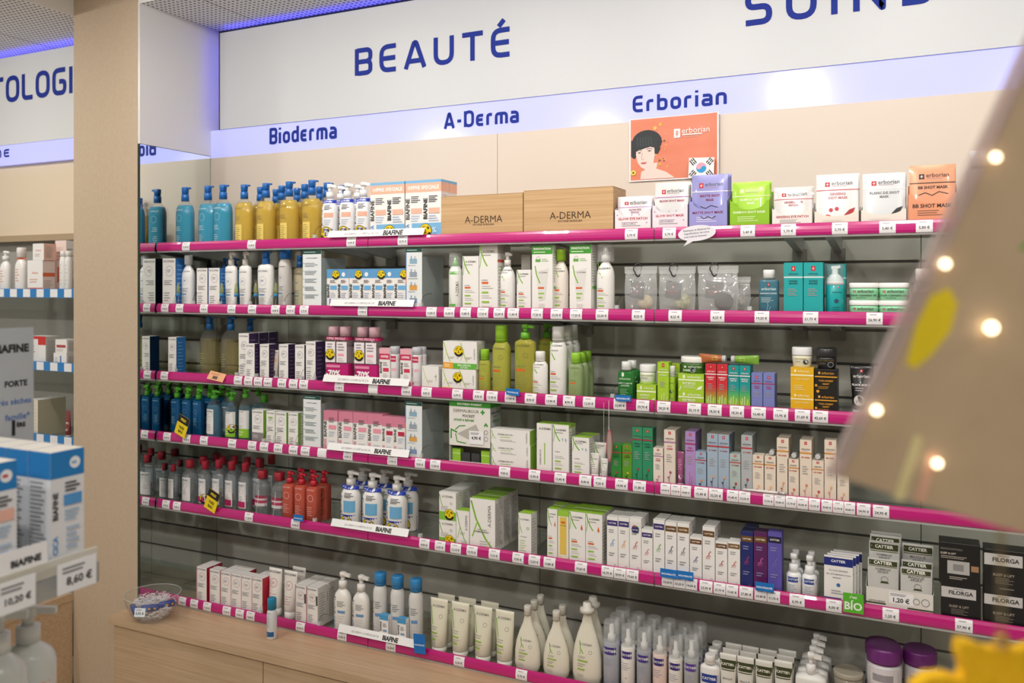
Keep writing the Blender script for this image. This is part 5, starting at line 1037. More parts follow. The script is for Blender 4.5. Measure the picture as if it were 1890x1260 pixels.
boxes(lambda w, h, d: carton(w, h, d, (R(0, .9, 1, 1, '9acb3c'), R(.2, .16, .8, .88, 'e6c45a'), T('A-DERMA', .5, .72, .6, '7a6a30'), R(.3, .76, .7, .8, 'd9702c'), St([(.2, .12), (.5, .06), (.9, .1)], .03, 'cfae3c')), front='efe9d2', **lm), 4, [1029.5], 20, 942, .05, 'carton with golden oil bottle picture', rows=2)
boxes(lambda w, h, d: carton(w, h, d, ep, **lm), 4, [1050.5, 1081], 30, 943, .055, 'wide white oil carton with orange drop', rows=2, group='wide white oil cartons')
ct = lambda band, fc, **k: (lambda w, h, d: carton(w, h, d, cat_(band, fc, **k), top='e9e8e4', sdecs=(Ln(.2, .1, .8, .9, 9, 'c4c4c0', .3),)))
boxes(ct('3b2c74', '5a9ad0'), 4, [1120], 20.5, 952, .04, 'white night blue banded carton with sky blue flower', rows=2)
boxes(ct('3b2c74', 'e0a04a'), 4, [1141], 20.5, 954, .04, 'white night blue banded carton with orange flower', rows=2)
boxes(lambda w, h, d: carton(w, h, d, cat_('e8e6e2', 'c04a5a', extra=(Ci(.5, .8, .34, '4a8a4c'), Ci(.4, .84, .16, 'b0507a'), R(.22, .74, .78, .84, '3b2c74'), T('CATTIER', .5, .79, .5, 'f4f0e6', b=.02)))), 4, [1162], 21.5, 955, .04, 'white carton with green floral badge', rows=2)
boxes(ct('3b2c74', 'd8607a'), 4, [1184], 20.5, 976, .04, 'short white purple banded carton with pink flower')
boxes(ct('3b2c74', '5fa84a'), 4, [1205.5], 21, 958, .04, 'white purple banded carton with green flower', rows=2)
boxes(ct('6b4a26', '3a3a6a'), 4, [1227.5], 21.5, 962, .04, 'white brown banded carton with indigo flower', rows=2)
boxes(ct('7a5628', '6a6a6a'), 4, [1250], 22, 964, .04, 'white bronze banded carton with grey flower', rows=2)
boxes(ct('6b4222', '4a3a8a', top=.95), 4, [1273], 22.5, 990, .04, 'short white brown banded carton with violet flower')
boxes(ct('6b4a26', 'c03a3a'), 4, [1296.5], 23, 971, .04, 'tall white brown banded carton with red flower', rows=2)
boxes(ct('6b4222', 'b03a5a', top=.95), 4, [1320.5], 22, 998, .04, 'short white brown banded carton with crimson flower')
boxes(ct('7a5628', 'c04a4a', top=.95), 4, [1343.5], 22.5, 998, .04, 'short white bronze banded carton with red flower')
bx = lambda f_, s_, band, fc: (lambda w, h, d: carton(w, h, d, cat_(band, fc, lc='8a86b4'), front=f_, side=s_, top=s_, sdecs=()))
boxes(bx('1f2a6c', '151d4c', '6b4a1e', 'b03a6a'), 4, [1367], 23, 980, .05, 'navy blue sleeping cream carton with gold band', rows=2)
boxes(bx('5a1f5c', '3c1540', '6b4a1e', 'd06ab0'), 4, [1391], 25, 981, .05, 'plum purple cream carton with gold band')
boxes(bx('5f55ac', '4a4290', '1c1a3a', '7a70c0'), 4, [1417], 26, 981, .04, 'violet blue cream carton with black band')
sm = (R(.05, .62, .95, .84, '1f3f96'), T('CATTIER', .5, .74, .74, 'f2f4f8', b=.02), Ln(.2, .12, .8, .54, 5, 'a9b4c0'))
mk = lambda w, h: bottle(w, h, 'C', .56, 1, 2, 'eeefef', head=('pump', 'eff0f0'), capr=.62, decs=sm, hv=.35)
bots(mk, 4, [1465, 1494.5], 28, 1021, 'small white serum bottle with blue label', rows=2, pitch=.045, group='small serum bottles')
# leaning packs of gel sachets
nv = (R(0, .8, 1, .97, '1d2c7c'), T('CATTIER', .5, .9, .5, 'f4f4f8', b=.03), T('TOUCH EXPRESS', .5, .7, .66, '77777e'), T('GEL ANTI-IMPERFECTIONS', .5, .62, .86, '77777e', b=.01), Ln(.3, .53, .7, .57, 1, '9a9aa0'), Ci(.5, .4, .07, '3a70a8'), Ln(.25, .2, .75, .3, 2, 'a9a9ae'), Ri(.84, .2, .09, .012, '55555a'), R(0, .1, .6, .13, '1d2c7c'), R(0, .0, 1, .06, '1d2c7c'))
D = YF + .014; X0, X1 = XA(1521, D), XA(1574, D)
hs = ZA(1024, X0, D) - ZS[4]
for k in range(4):
    put('sachet_card', 'sachet', carton(X1 - X0, hs + .0012 * k, .006, nv, sdecs=()), (X0 + X1) / 2 + .007 * k, D + .004 + .018 * k, ZS[4] + .0004, 'white and navy gel sachet card, ' + ('frontmost' if k == 0 else ORD[k - 1] + ' behind the front one') + ', fifth shelf', 'navy gel sachet cards')
# clay mask display
D = YF + .012; X0, X1 = XA(1597.5, D), XA(1724, D); TW = X1 - X0; TH_ = ZA(1081, X0, D) - ZS[4]
put('sachet_display', 'display box', tray(TW - .001, TH_, .11, 'e3e0da', (R(0, .3, .3, .36, '3d421f'), R(0.62, .26, 1, .32, '3d421f'), T('LOTUS ARGILE', .17, .42, .24, '55555a', b=.02), R(.35, .4, .71, .9, 'f2f2f4'), T('1,20 €', .53, .56, .24, '2a2a2c', b=.03), Ln(.37, .74, .69, .86, 2, '8a8a8e'), Ri(.75, .62, .05, .008, '77777a'), Ri(.88, .62, .06, .008, '77777a')), bite=0), (X0 + X1) / 2, D + .055, ZS[4] + .0004, 'white display tray of clay mask sachets with price card, fifth shelf')
def clay(t1, c='cfcfcd'): return vmap(.5, 1, R(.04, .74, .96, .93, '3b411f'), T('CATTIER', .5, .845, .6, 'f0efe6', b=.03), R(.04, .69, .96, .715, '5a6030'), T(t1, .5, .6, .5, '6e6e6c'), T('ARGILE', .5, .51, .36, '6e6e6c'), Ln(.3, .44, .7, .47, 1, '9a9a98'), Ri(.55, .2, .12, .02, '8a8a86'), Po([(.4, .06), (.7, .06), (.64, .14), (.46, .14)], '3b411f'))
for side, tops, nm in ((0, (1030, 998, 986, 977), 'GOMMAGE'), (1, (1048, 1034, 1003), 'MASQUE')):
    for k, yt in enumerate(tops):
        Dk = D + .006 + .024 * k; Xc = X0 + TW * (.26 if side == 0 else .745); hS = max(.075, ZA(yt, Xc, Dk) - ZS[4] - .004) - (0 if k == 0 else .0)
        put('clay_sachet', 'sachet', sachet(TW * .455, min(hS, .2), 'd2d2d0', clay(nm), .25), Xc + .002 * k, Dk, ZS[4] + .003, '%s clay sachet, %s in its row, %s' % ('scrub' if side == 0 else 'mask', 'front' if k == 0 else ORD[k] + ' back', 'beside the navy cards' if side == 0 else 'beside the black cartons'), 'clay sachets in the display tray')
put('backing_card', 'card', carton(TW * .46, .16, .0015, (), front='b9b9b8', sdecs=()), X0 + TW * .745, D + .095, ZS[4] + .003, 'plain grey card standing at the back of the clay tray')
fl = lambda inn_: (R(.0, .64, .88, .92, 'c9c7c6'), T('FILORGA', .5, .78, .62, '2b2b2c', b=.03), Ln(.3, .86, .68, .89, 1, '6a6a6a'), T('SLEEP & LIFT', .45, .42, .5, 'a59a8c', b=.02), Ln(.25, .2, .75, .36, 4, '8a8278', .3), Ln(.35, .07, .8, .12, 1, '8a8278')) if not inn_ else (T('INNOVATION', .3, .86, .52, '8f8a80', b=-.002), T('SLEEP & LIFT', .22, .75, .38, 'c9c0b4', b=.03), Ln(.04, .62, .9, .7, 2, 'a59c90'), R(.2, .26, .74, .58, 'b5b5b2'), R(.34, .34, .6, .5, '8a8a88'), R(.78, .36, .96, .5, 'a5805c'), Ln(.25, .12, .75, .2, 2, 'b5aea2'))
flb = lambda i_: (lambda w, h, d: carton(w, h, d, fl(i_), front='171617', side='0f0f10', top='1e1d1e', sdecs=()))
h1, _ = boxes(flb(0), 4, [1737], 74, 1075, .07, 'black lifting cream carton, lower one beside the clay tray'); boxes(flb(1), 4, [1733], 77, 1000, .07, 'black innovation carton stacked beside the clay tray', zb=h1)
h1, _ = boxes(flb(0), 4, [1816], 82, 1089, .07, 'black lifting cream carton, lower one of the second stack'); boxes(flb(0), 4, [1816], 82, 1013, .07, 'black lifting cream carton, upper one of the second stack', zb=h1)
# ================================================================ bottom shelf
cr = lambda w, h, d: carton(w, h, d, bio(ring='c8909a', extra=(R(0, 0, .06, 1, 'd9a0a8'),)), side='b8203a', top='ece8e6', sdecs=())
boxes(cr, 5, [363, 387, 407, 426, 445, 464.5], 18.5, 1045, .042, 'white cream carton with red side', rows=2, rowlist=[0, 2, 3, 5], group='white red sided cartons')
mk = lambda w, h: tube(w, h, 'efebe6', 'e9e5e0', (T('BIODERMA', .5, .92, .86, '5a565a', b=.01), Ri(.5, .7, .26, .03, 'c87a84'), Ln(.36, .67, .66, .73, 2, 'c08088'), Ln(.15, .3, .85, .5, 4, 'd0a8ac', .3)), .35, capf=.16)
bots(mk, 5, [509, 537], 31, 1048, 'large white cream tube', cat='tube', name='tube', bf=.8, off=.008, rows=2, drop=((1, 0),), pitch=.05, group='large cream tubes')
boxes(lambda w, h, d: carton(w, h, d, bio(ring='c8909a', extra=(R(0, 0, .05, 1, 'd07080'), R(.86, .56, 1, .8, '4a4a48'))), side='e6e3df', top='eae7e4'), 5, [545, 566], 20, 1078, .06, 'white serum carton with red edge', rows=2, group='white serum cartons')
cw = (T('BIAFINE', .14, .6, .4, '1d1d1f', 90, .03, .2), T('CICA', .14, .22, .26, '5a9bd8', 90, .03, .2), Ln(.36, .58, .92, .72, 4, '77777a', .4), R(.4, .44, .84, .5, '6a98c8'), Ln(.36, .1, .9, .4, 5, 'cfd0d2', .25))
mk = lambda w, h: bottle(w, h, 'R', .74, .7, 2.3, 'efede8', head=('pump', 'eceae5'), capr=.46, decs=cw, hv=1.1)
bots(mk, 5, [633, 667], 35, 1055, 'white body lotion with white pump', bf=.7)
mk = lambda w, h: bottle(w, h, 'C', .82, 1, 2, 'dcdbd9', head=('cap', '2f86c4'), capr=.8, decs=cw)
bots(mk, 5, [702, 734, 768], 27, 1056, 'tall white aerosol with blue cap', name='spray_can', group='tall aerosols')
boxes(lambda w, h, d: carton(w, h, d, (R(0, .82, 1, 1, '4a9cd0'),) + cw, top='4a9cd0'), 5, [700.5, 733], 16, 1133, .02, 'tiny white balm carton with blue top', off=-.012, group='tiny balm cartons')
at = (T('A-DERMA', .5, .86, .72, '6a6a64'), St([(.06, .84), (.14, .68), (.26, .52)], .045, GR), Ri(.68, .68, .1, .015, '77766e'), R(.12, .36, .56, .39, '93b83c'), Ln(.12, .42, .7, .5, 2, 'b4b2a0'), R(.12, .24, .5, .27, '93b83c'), Ln(.12, .28, .7, .34, 2, 'b4b2a0'), Ln(.12, .16, .6, .22, 2, 'c4c2b0'))
mk = lambda w, h: tube(w, h, 'e3e0cc', 'e6e5dc', at, .35, capf=.1)
bots(mk, 5, [811, 850, 892, 932], 37, 1104, 'cream coloured leaf tube standing on its cap', cat='tube', name='tube', bf=.7, rows=2, drop=((1, 3),), pitch=.05, group='cream leaf tubes')
ab = (T('A-DERMA', .52, .56, .44, '8a8a82'), St([(.3, .6), (.34, .5), (.44, .43)], .03, GR), St([(.36, .5), (.32, .42)], .02, GR), Ri(.68, .46, .06, .01, '8a8a82'), Ln(.26, .36, .6, .4, 2, 'b4b2a0'), R(.24, .32, .6, .34, '93b83c'), Ln(.24, .24, .56, .3, 2, 'b4b2a0'), R(.24, .2, .5, .22, '93b83c'), Ln(.24, .1, .5, .15, 2, 'c4c2b0'))
mk = lambda w, h: bottle(w, h, 'T', .86, .5, 2.2, 'e6e2d2', head=('cap', 'd8d5cb'), capr=.27, decs=ab, rough=.2)
bots(mk, 5, [974, 1027], 51, 1117, 'pearly cream bottle with narrow neck', bf=.5, name='bottle', rows=3, drop=((2, 1),), pitch=.055, group='pearly cream bottles')
mk = lambda w, h: bottle(w, h, 'T', .86, .5, 2.2, 'e6e2d2', head=('spray', 'd8d5cb'), capr=.27, decs=ab, rough=.2)
bots(mk, 5, [1084], 57, 1107, 'pearly cream bottle with pump', bf=.5, rows=2, pitch=.055, group='pearly pump bottles')
ca = lambda bc, txt='CATTIER': (R(0, .76, 1, .92, bc), T(txt, .5, .84, .8, 'f4f2ea', b=.03), Ln(.15, .5, .85, .68, 4, '9a9ab0', .3), Ci(.5, .34, .06, 'b0aab4'), Ln(.2, .1, .8, .24, 3, 'b0b0c0', .3))
cyl = lambda body, bc: (lambda w, h: bottle(w, h, 'P', .7, 1, 2, body, head=('spray', 'e9e8e6'), capr=.6, decs=ca(bc), dome=1))
ctb = (('a9adb8', '3f2f86', 'grey mousse bottle with purple band', 1129, 31, 1146), ('efece6', '3f2f86', 'white milk bottle with purple band', 1159.5, 27, 1155), ('a5a9b2', '43338c', 'silver grey bottle with purple band', 1189, 28, 1162), ('ecd6cc', '3a2a80', 'pale rose bottle with purple band', 1218, 27, 1168), ('ece8e2', '35277a', 'white bottle with deep purple band', 1247.5, 27, 1178), ('b0b2b4', '5a3fa0', 'grey bottle with bright violet band', 1276.5, 28, 1176))
for body, bc, lb, px, wp, yt in ctb:
    bots(cyl(body, bc), 5, [px], wp, yt, lb + ' and clear cap', rows=3, pitch=.058, group=lb + 's')
mk = lambda w, h: bottle(w, h, 'S', .84, .6, 2.6, 'f1f0ee', head=('cap', 'f0efec'), capr=.52, decs=(R(.06, .62, .94, .8, '1f3f96'), T('CATTIER', .5, .71, .7, 'f4f4f8', b=.03), Ln(.2, .2, .8, .56, 5, 'b0b0b4', .3)))
bots(mk, 5, [1311], 37, 1207, 'white flip cap bottle with blue label', bf=.6, name='bottle', rows=3, pitch=.05, group='white blue label bottles')
tc_ = lambda t1: (R(.02, .76, .98, .9, '3b411f'), T('CATTIER', .5, .83, .76, 'f0efe6', b=.03), R(.02, .73, .98, .745, '3b411f'), T(t1, .5, .6, .56, '6e6e68'), T('ARGILE', .5, .5, .4, '6e6e68'), Ln(.3, .42, .7, .46, 1, 'a0a09a'), R(.2, .12, .8, .24, 'c08a4a'))
mk = lambda w, h: tube(w, h, 'dedcd4', 'ecebe6', tc_('MASQUE'), .35)
bots(mk, 5, [1344, 1376, 1410], 31, 1206, 'white clay mask tube with olive band', cat='tube', name='tube', bf=.7, rows=3, pitch=.042, group='clay mask tubes')
mk = lambda w, h: tube(w, h, 'dedcd4', 'ecebe6', tc_('GOMMAGE'), .35)
bots(mk, 5, [1446], 33, 1219, 'white clay scrub tube with olive band', cat='tube', name='tube', bf=.7, rows=3, pitch=.042, group='clay scrub tubes')
mk = lambda w, h: bottle(w, h, 'S', .74, .55, 3.2, 'eeede9', head=('pump', 'efeeec'), capr=.32, decs=(R(.1, .3, .92, .72, '136a5c'), T('CATTIER', .52, .58, .7, 'eef4f0', b=.03), Ln(.2, .36, .8, .48, 2, 'a9ccc2')), hv=.8)
bots(mk, 5, [1497], 57, 1204, 'white pump gel bottle with dark green label', bf=.5, rows=4, pitch=.05, group='green label pump bottles')
mk = lambda w, h: jar(w, h, 'a39c8c', 'b9b2a2', .16, (Ln(.2, .2, .8, .6, 4, 'd0cabc'),), clear=('c9c2b2', .7, .1, 'a8a090'))
h1, _ = bots(lambda w, h: mk(w, h / 2), 5, [1566], 55, 1236, 'squat translucent beige jar, stacked on top', cat='jar', name='cream_jar', off=.01, zb=0)
C.objects[-1].location.z += 0; _j = [o for o in C.objects if o.name.startswith('cream_jar') and o.parent is None][-1]; _j.location.z += h1 / 2 + .0002
bots(lambda w, h: mk(w, h / 2), 5, [1566], 55, 1236, 'squat translucent beige jar, lower of two', cat='jar', name='cream_jar', off=.01)
pj = (R(.06, .4, .94, .9, 'dcd8dc'), R(.2, .5, .76, .72, '9a949a'), Ln(.1, .1, .9, .3, 2, 'b0a8b0'))
mk = lambda w, h: jar(w, h, '6a2470', 'd4d0d4', .32, pj, taper=.96)
for px, wp, yt, off, lb in ((1632, 66, 1190, .01, 'before the others'), (1628, 62, 1184, .125, 'behind the front stack'), (1698, 62, 1196, .06, 'at the end')):
    mk2 = lambda w, h: mk(w, h / 2)
    h1, _ = bots(mk2, 5, [px], wp, yt, 'white purple lidded hair mask jar, lower of stack ' + lb, cat='jar', name='hair_mask_jar', off=off, group='purple lidded jars')
    bots(lambda w, h: mk(w, h1 / 2), 5, [px], wp, yt, 'white purple lidded hair mask jar, topmost of stack ' + lb, cat='jar', name='hair_mask_jar', off=off, zb=h1 / 2 + .0003, group='purple lidded jars')
# ---------------------------------------------------------------- cards, clips and flags on the rails
def header(w, h):
    m = MB(); m.faces([(-w / 2, 0, 0), (w / 2, 0, 0), (w / 2, .012, h), (-w / 2, .012, h), (-w / 2, .001, 0), (w / 2, .001, 0), (w / 2, .013, h), (-w / 2, .013, h)], [(0, 1, 2, 3), (7, 6, 5, 4), (0, 3, 7, 4), (1, 5, 6, 2), (3, 2, 6, 7), (4, 5, 1, 0)], M('f1f1f1', .35))
    printing(m, [T('LES DERMO-COSMÉTIQUES DE', .36, .45, .36, '4a4a4c', b=-.004), T('BIAFINE', .69, .46, .2, '161616', b=.05)], w, h, lambda x, z, e: (x, .012 * z / h - e, z))
    return [('body', m.mesh('header_card'))]
for s, x0, x1 in ((0, 604, 781), (1, 608, 762), (2, 595, 753), (3, 603, 753), (4, 610, 752), (5, 623, 764)):
    D = YF - .012; X0, X1 = XA(x0, D), XA(x1, D); put('header_card', 'card', header(X1 - X0, .025), (X0 + X1) / 2, D, ZS[s] + .0165, 'long white range header card with black lettering, ' + SH[s], 'white header cards')
def leaflet(w, h, icons):
    m = MB(); m.box(-w / 2, w / 2, -.0006, .0006, 0, h, M('e9eef0', .3)); d = [R(0, .93, 1, 1, '1f4a42'), Ln(.08, .95, .92, .98, 1, 'b0c8c0')]
    if icons:
        d += [R(0, 0, .05, .93, '3f7fc0'), R(0, .4, .05, .62, 'e08a4a')]
        for k, c in enumerate(('8fb4cc', '9aa6b4', 'e0a34c', '7f93b8')): v = .8 - .22 * k; d += [R(.25, v - .06, .7, v + .02, c), R(.32, v, .38, v + .07, '8a9aa8'), R(.55, v, .6, v + .06, '8a9aa8'), Ln(.15, v - .1, .85, v - .08, 1, 'a0a8ac')]
    else:
        d += [T('NOTRE ENGAGEMENT', .5, .86, .6, '3a4a4c', b=.02)]
        for k in range(5): d += [Ln(.12, .7 - .14 * k, .92, .78 - .14 * k, 3, '7a888c', .4), Ci(.06, .77 - .14 * k, .02, '3a4a4c')]
    printing(m, d, w, h, lambda x, z, e: (x, -.0006 - e, z)); out = [('sheet', m.mesh('sheet'))]
    m = MB(); m.box(w / 2 - .0015, w / 2 + .0005, .0035, .15, -.0118, h * .86, CLEAR('e6eeee', .4, .2, 'd0d9d9')); m.box(-w / 2, w / 2, .0012, .003, -.0118, h * .95, CLEAR('f4f8f8', .12, .1)); out.append(('holder', m.mesh('holder'), 'clear plastic leaflet holder'))
    return out
for s, x0, x1, y0, y1, ic, lb in ((1, 559, 593, 462, 556, 0, 'white text leaflet with dark green header, second shelf'), (1, 749, 779, 458, 566, 1, 'white leaflet with small pictures, second shelf'), (3, 560, 592, 729, 825, 0, 'white text leaflet with dark green header, fourth shelf'), (3, 748, 779, 740, 838, 1, 'white leaflet with small pictures, fourth shelf')):
    D = YF + .006; X0, X1 = XA(x0, D), XA(x1, D); h_ = ZA(y0, X0, D) - ZS[s] - .0125; put('leaflet', 'leaflet', leaflet(X1 - X0, h_, ic), (X0 + X1) / 2, D, ZS[s] + .0125, lb, 'range leaflets')
# springy wire clips on the rails
def clip():
    m = MB(); cm = CLEAR('e6ecec', .4, .1); m.box(-.006, .006, .004, .016, 0, .012, cm); out = [('clip', m.mesh('clip'), 'clear plastic clip')]
    m = MB(); m.tube([(.0 + .034 * (1 - cos(t)), .008 + .003 * t, .012 + .034 * sin(t)) for t in [pi * .58 * i / 9 for i in range(10)]], .0007, M('303234', .4, .6), 5); out.append(('wire', m.mesh('wire'), 'thin bent wire')); return out
CL = clip(); WH = ['top shelf', 'second shelf', 'third shelf', 'fourth shelf', 'fifth shelf', 'bottom shelf']
NEAR = {(0, 578): 'before the yellow oil bottles', (1, 318): 'before the tall blue sided carton', (1, 353): 'before the frosted cap bottle', (1, 402): 'before the blue sided cartons', (1, 458): 'before the pale pump milks', (1, 495): 'before the blue pump lotion', (1, 523): 'before the grey aerosol', (1, 775): 'beside the picture leaflet', (1, 1137): 'beside the sponge pouches', (1, 1383): 'before the turquoise bottle', (2, 320): 'before the lone narrow carton', (2, 434): 'before the oil bottles', (2, 470): 'before the leaning carton', (2, 553): 'before the purple sided cartons', (2, 577): 'before the last purple carton', (2, 1129): 'beside the emerald lotion', (3, 484): 'before the grey panel carton', (3, 502): 'before the green dash carton', (3, 543): 'beside the text leaflet', (3, 775): 'beside the picture leaflet', (4, 578): 'before the coral gels', (4, 773): 'beside the blue wrapped lotions', (5, 478): 'before the red sided cartons', (5, 586): 'before the serum cartons'}
for (s, px), wh in NEAR.items():
    D = YF - .004; put('wire_clip', 'clip', CL, XA(px, D), D, ZS[s] + .0178, 'thin wire clip on the rail %s, %s' % (wh, WH[s]), 'wire clips on the rails')
def drop():
    m = MB(); m.loft([(.012, .0075, .0075, 2), (.03, .0075, .0075, 2), (.05, .0045, .0045, 2), (.056, .001, .001, 2)], CLEAR('dfe6c8', .35, .05, 'cdd6a0'), 14); o = [('vial', m.mesh('vial'))]
    m = MB(); m.loft([(0, .008, .008, 2), (.012, .008, .008, 2)], M('2a86c0', .35), 14); m.box(-.0008, .0008, .0, .0012, -.03, 0, CLEAR('eef2f2', .2)); o.append(('cap', m.mesh('cap'), 'blue cap and clear stem')); return o
DR = drop()
for px, wh in ((329, 'frosted cap bottle'), (409, 'blue sided cartons'), (436, 'pale pump milks'), (472, 'blue pump lotion'), (509, 'grey aerosol')):
    D = YF - .001; put('tester_vial', 'vial', DR, XA(px, D), D, ZS[1] + .048, 'small pale tester vial with blue cap beside the ' + wh, 'tester vials')
def flag(w, h, col, decs, t=.0008):
    m = MB(); m.box(-w / 2, w / 2, -t, 0, 0, h, M(col, .4)); printing(m, decs, w, h, lambda x, z, e: (x, -t - e, z)); return [('body', m.mesh('flag'))]
nou = (T('NOUVEAUTÉ', .5, .45, .84, 'f4f8fc', b=.03, mh=.4),)
for s, px, wp, py, hp, rz, lb in ((2, 946, 24, 729, 12, 4, 'blue novelty flag below the large shower oils, third shelf'), (2, 1150, 27, 740, 11, 0, 'blue novelty flag under the emerald lotion, third shelf'), (4, 550.5, 20, 961, 11, 0, 'blue novelty flag under the coral gels, fifth shelf'), (4, 1234, 28, 1066, 16, 0, 'blue novelty flag before the indigo flower carton, fifth shelf'), (4, 1265, 27, 1069, 15, 0, 'blue novelty flag before the violet flower carton, fifth shelf'), (4, 1411, 30, 1091, 16, 0, 'blue novelty flag before the violet blue carton, fifth shelf'), (5, 775.5, 22, 1206, 36, -4, 'blue novelty flag beside the tall aerosols, bottom shelf')):
    D = YF - .0135; X = XA(px, D); k = ZC(X, D) / F
    put('novelty_flag', 'flag', flag(wp * k * 1.12, hp * k, '1373c4', nou), X, D, ZA(py, X, D), lb, 'blue novelty flags', 0, 0, radians(rz))
pt = (R(0, .62, 1, 1, '161412'), T('PRIX', .5, .8, .5, 'efd018', b=.04), T('TRÈS', .5, .42, .5, '1c1a10', b=.03), T('BAS', .5, .2, .4, '1c1a10', b=.03))
for s, px, py, lb in ((3, 331, 803, 'yellow and black low price card tilted on the fourth rail'), (4, 386, 941, 'yellow and black low price card tilted on the fifth rail')):
    D = YF - .014; X = XA(px, D); put('price_card', 'card', flag(.062, .085, 'efd31a', pt), X, D, ZA(py, X, D), lb, 'low price cards', 0, 0, radians(22))
D = YF - .014; X = XA(1575, D); put('organic_card', 'card', flag(XA(1594, D) - XA(1556, D), .055, '58b52c', (T("c'est", .5, .82, .36, 'eef8e6', b=.03), T('BÍO', .5, .4, .86, 'eef8e6', b=.03))), X, D, ZA(1131, X, D), 'bright green organic card with white lettering on the fifth rail')
D = YF - .016; X = XA(396, D); put('offer_card', 'card', flag(.085, .036, 'e8a878', (Ln(.1, .6, .9, .85, 2, 'b07848'), R(.3, .15, .6, .5, '4a3426'))), X, D, ZA(702, X, D), 'small orange card leaning on the third rail', None, 0, radians(-30), radians(8))
# speech bubble card
def bubble():
    m = MB(); n = 30; P_ = [(.058 * cos(2 * pi * i / n), .024 * sin(2 * pi * i / n)) for i in range(n)]
    tail = [(-.03, -.019), (-.045, -.036), (-.012, -.023)]
    m.poly([(x, 0, z) for x, z in P_], M('e9e6ee', .4)); m.poly([(x, .0006, z) for x, z in P_][::-1], M('e9e6ee', .4)); m.poly([(x, .0001, z) for x, z in tail], M('e9e6ee', .4))
    printing(m, [T('Nettoyez et éliminez les', .5, .7, .7, '4a484e'), T('imperfections de votre', .5, .5, .66, '4a484e'), T('peau tout en douceur', .46, .3, .6, '4a484e'), ], .116, .048, lambda x, z, e: (x, -e, z - .024)); return [('body', m.mesh('bubble'))]
D = YF - .012; X = XA(1286, D); put('speech_bubble_card', 'card', bubble(), X, D, ZA(430, X, D), 'white speech bubble card hanging on the top rail', None, 0, 0, radians(-5))
D = YF + .03; X = XA(1776, D)
# oval hand mirror on a bead chain
def hanging():
    m = MB(); A, B_ = .0075, .052
    vs = []; n = 28
    for y in (-.002, .002):
        for i in range(n): vs.append((A * 1.35 * cos(2 * pi * i / n), y, B_ * sin(2 * pi * i / n)))
    m.faces(vs, [tuple(range(n)), tuple(range(2 * n - 1, n - 1, -1))] + [(i, n + i, n + (i + 1) % n, (i + 1) % n) for i in range(n)], M('b0606a', .3))
    out = [('frame', m.mesh('frame'), 'thin pink oval frame')]
    m = MB(); vs = [(A * .9 * cos(2 * pi * i / n), -.0022, B_ * .88 * sin(2 * pi * i / n)) for i in range(n)]; m.poly(vs, M('d8c4bc', .15, .5)); out.append(('face', m.mesh('face'), 'pale glossy oval face'))
    m = MB()
    for sx in (-1, 1):
        for i in range(26):
            z = B_ + .0036 * i if sx > 0 else -.01 + .0058 * i; x = -.009 + .0085 * sx + (.0 if sx < 0 else 0)
            m.loft([(z - .0016, .0006, .0006, 2), (z, .0016, .0016, 2), (z + .0016, .0006, .0006, 2)], M('e6e6ea', .3, .4), 6, cx=x, cy=-.0045)
    out.append(('bead_chain', m.mesh('bead_chain'), 'white bead chain')); return out
D = YF - .013; X = XA(1125, D); put('hanging_mirror', 'hand mirror', hanging(), X, D, ZA(822, X, D), 'narrow pink oval hand mirror hanging from the third rail on beads')
# pen lying on the fourth rail
D = YF - .002; X = XA(1404, D); m = MB(); m.loft([(-.05, .003, .003, 2), (.03, .0038, .0038, 2), (.05, .0038, .0038, 2)], M('e9e7e4', .3), 12); o1 = ('barrel', m.mesh('barrel')); m = MB(); m.loft([(.0505, .0042, .0042, 2), (.07, .0042, .0042, 2), (.073, .002, .002, 2)], M('c9cacc', .2, .7), 12)
put('applicator_pen', 'pen', [o1, ('cap', m.mesh('cap'), 'silver cap')], X, D, ZS[3] + .0224, 'white applicator pen with silver cap lying on the fourth rail', None, 0, 0, pi / 2)
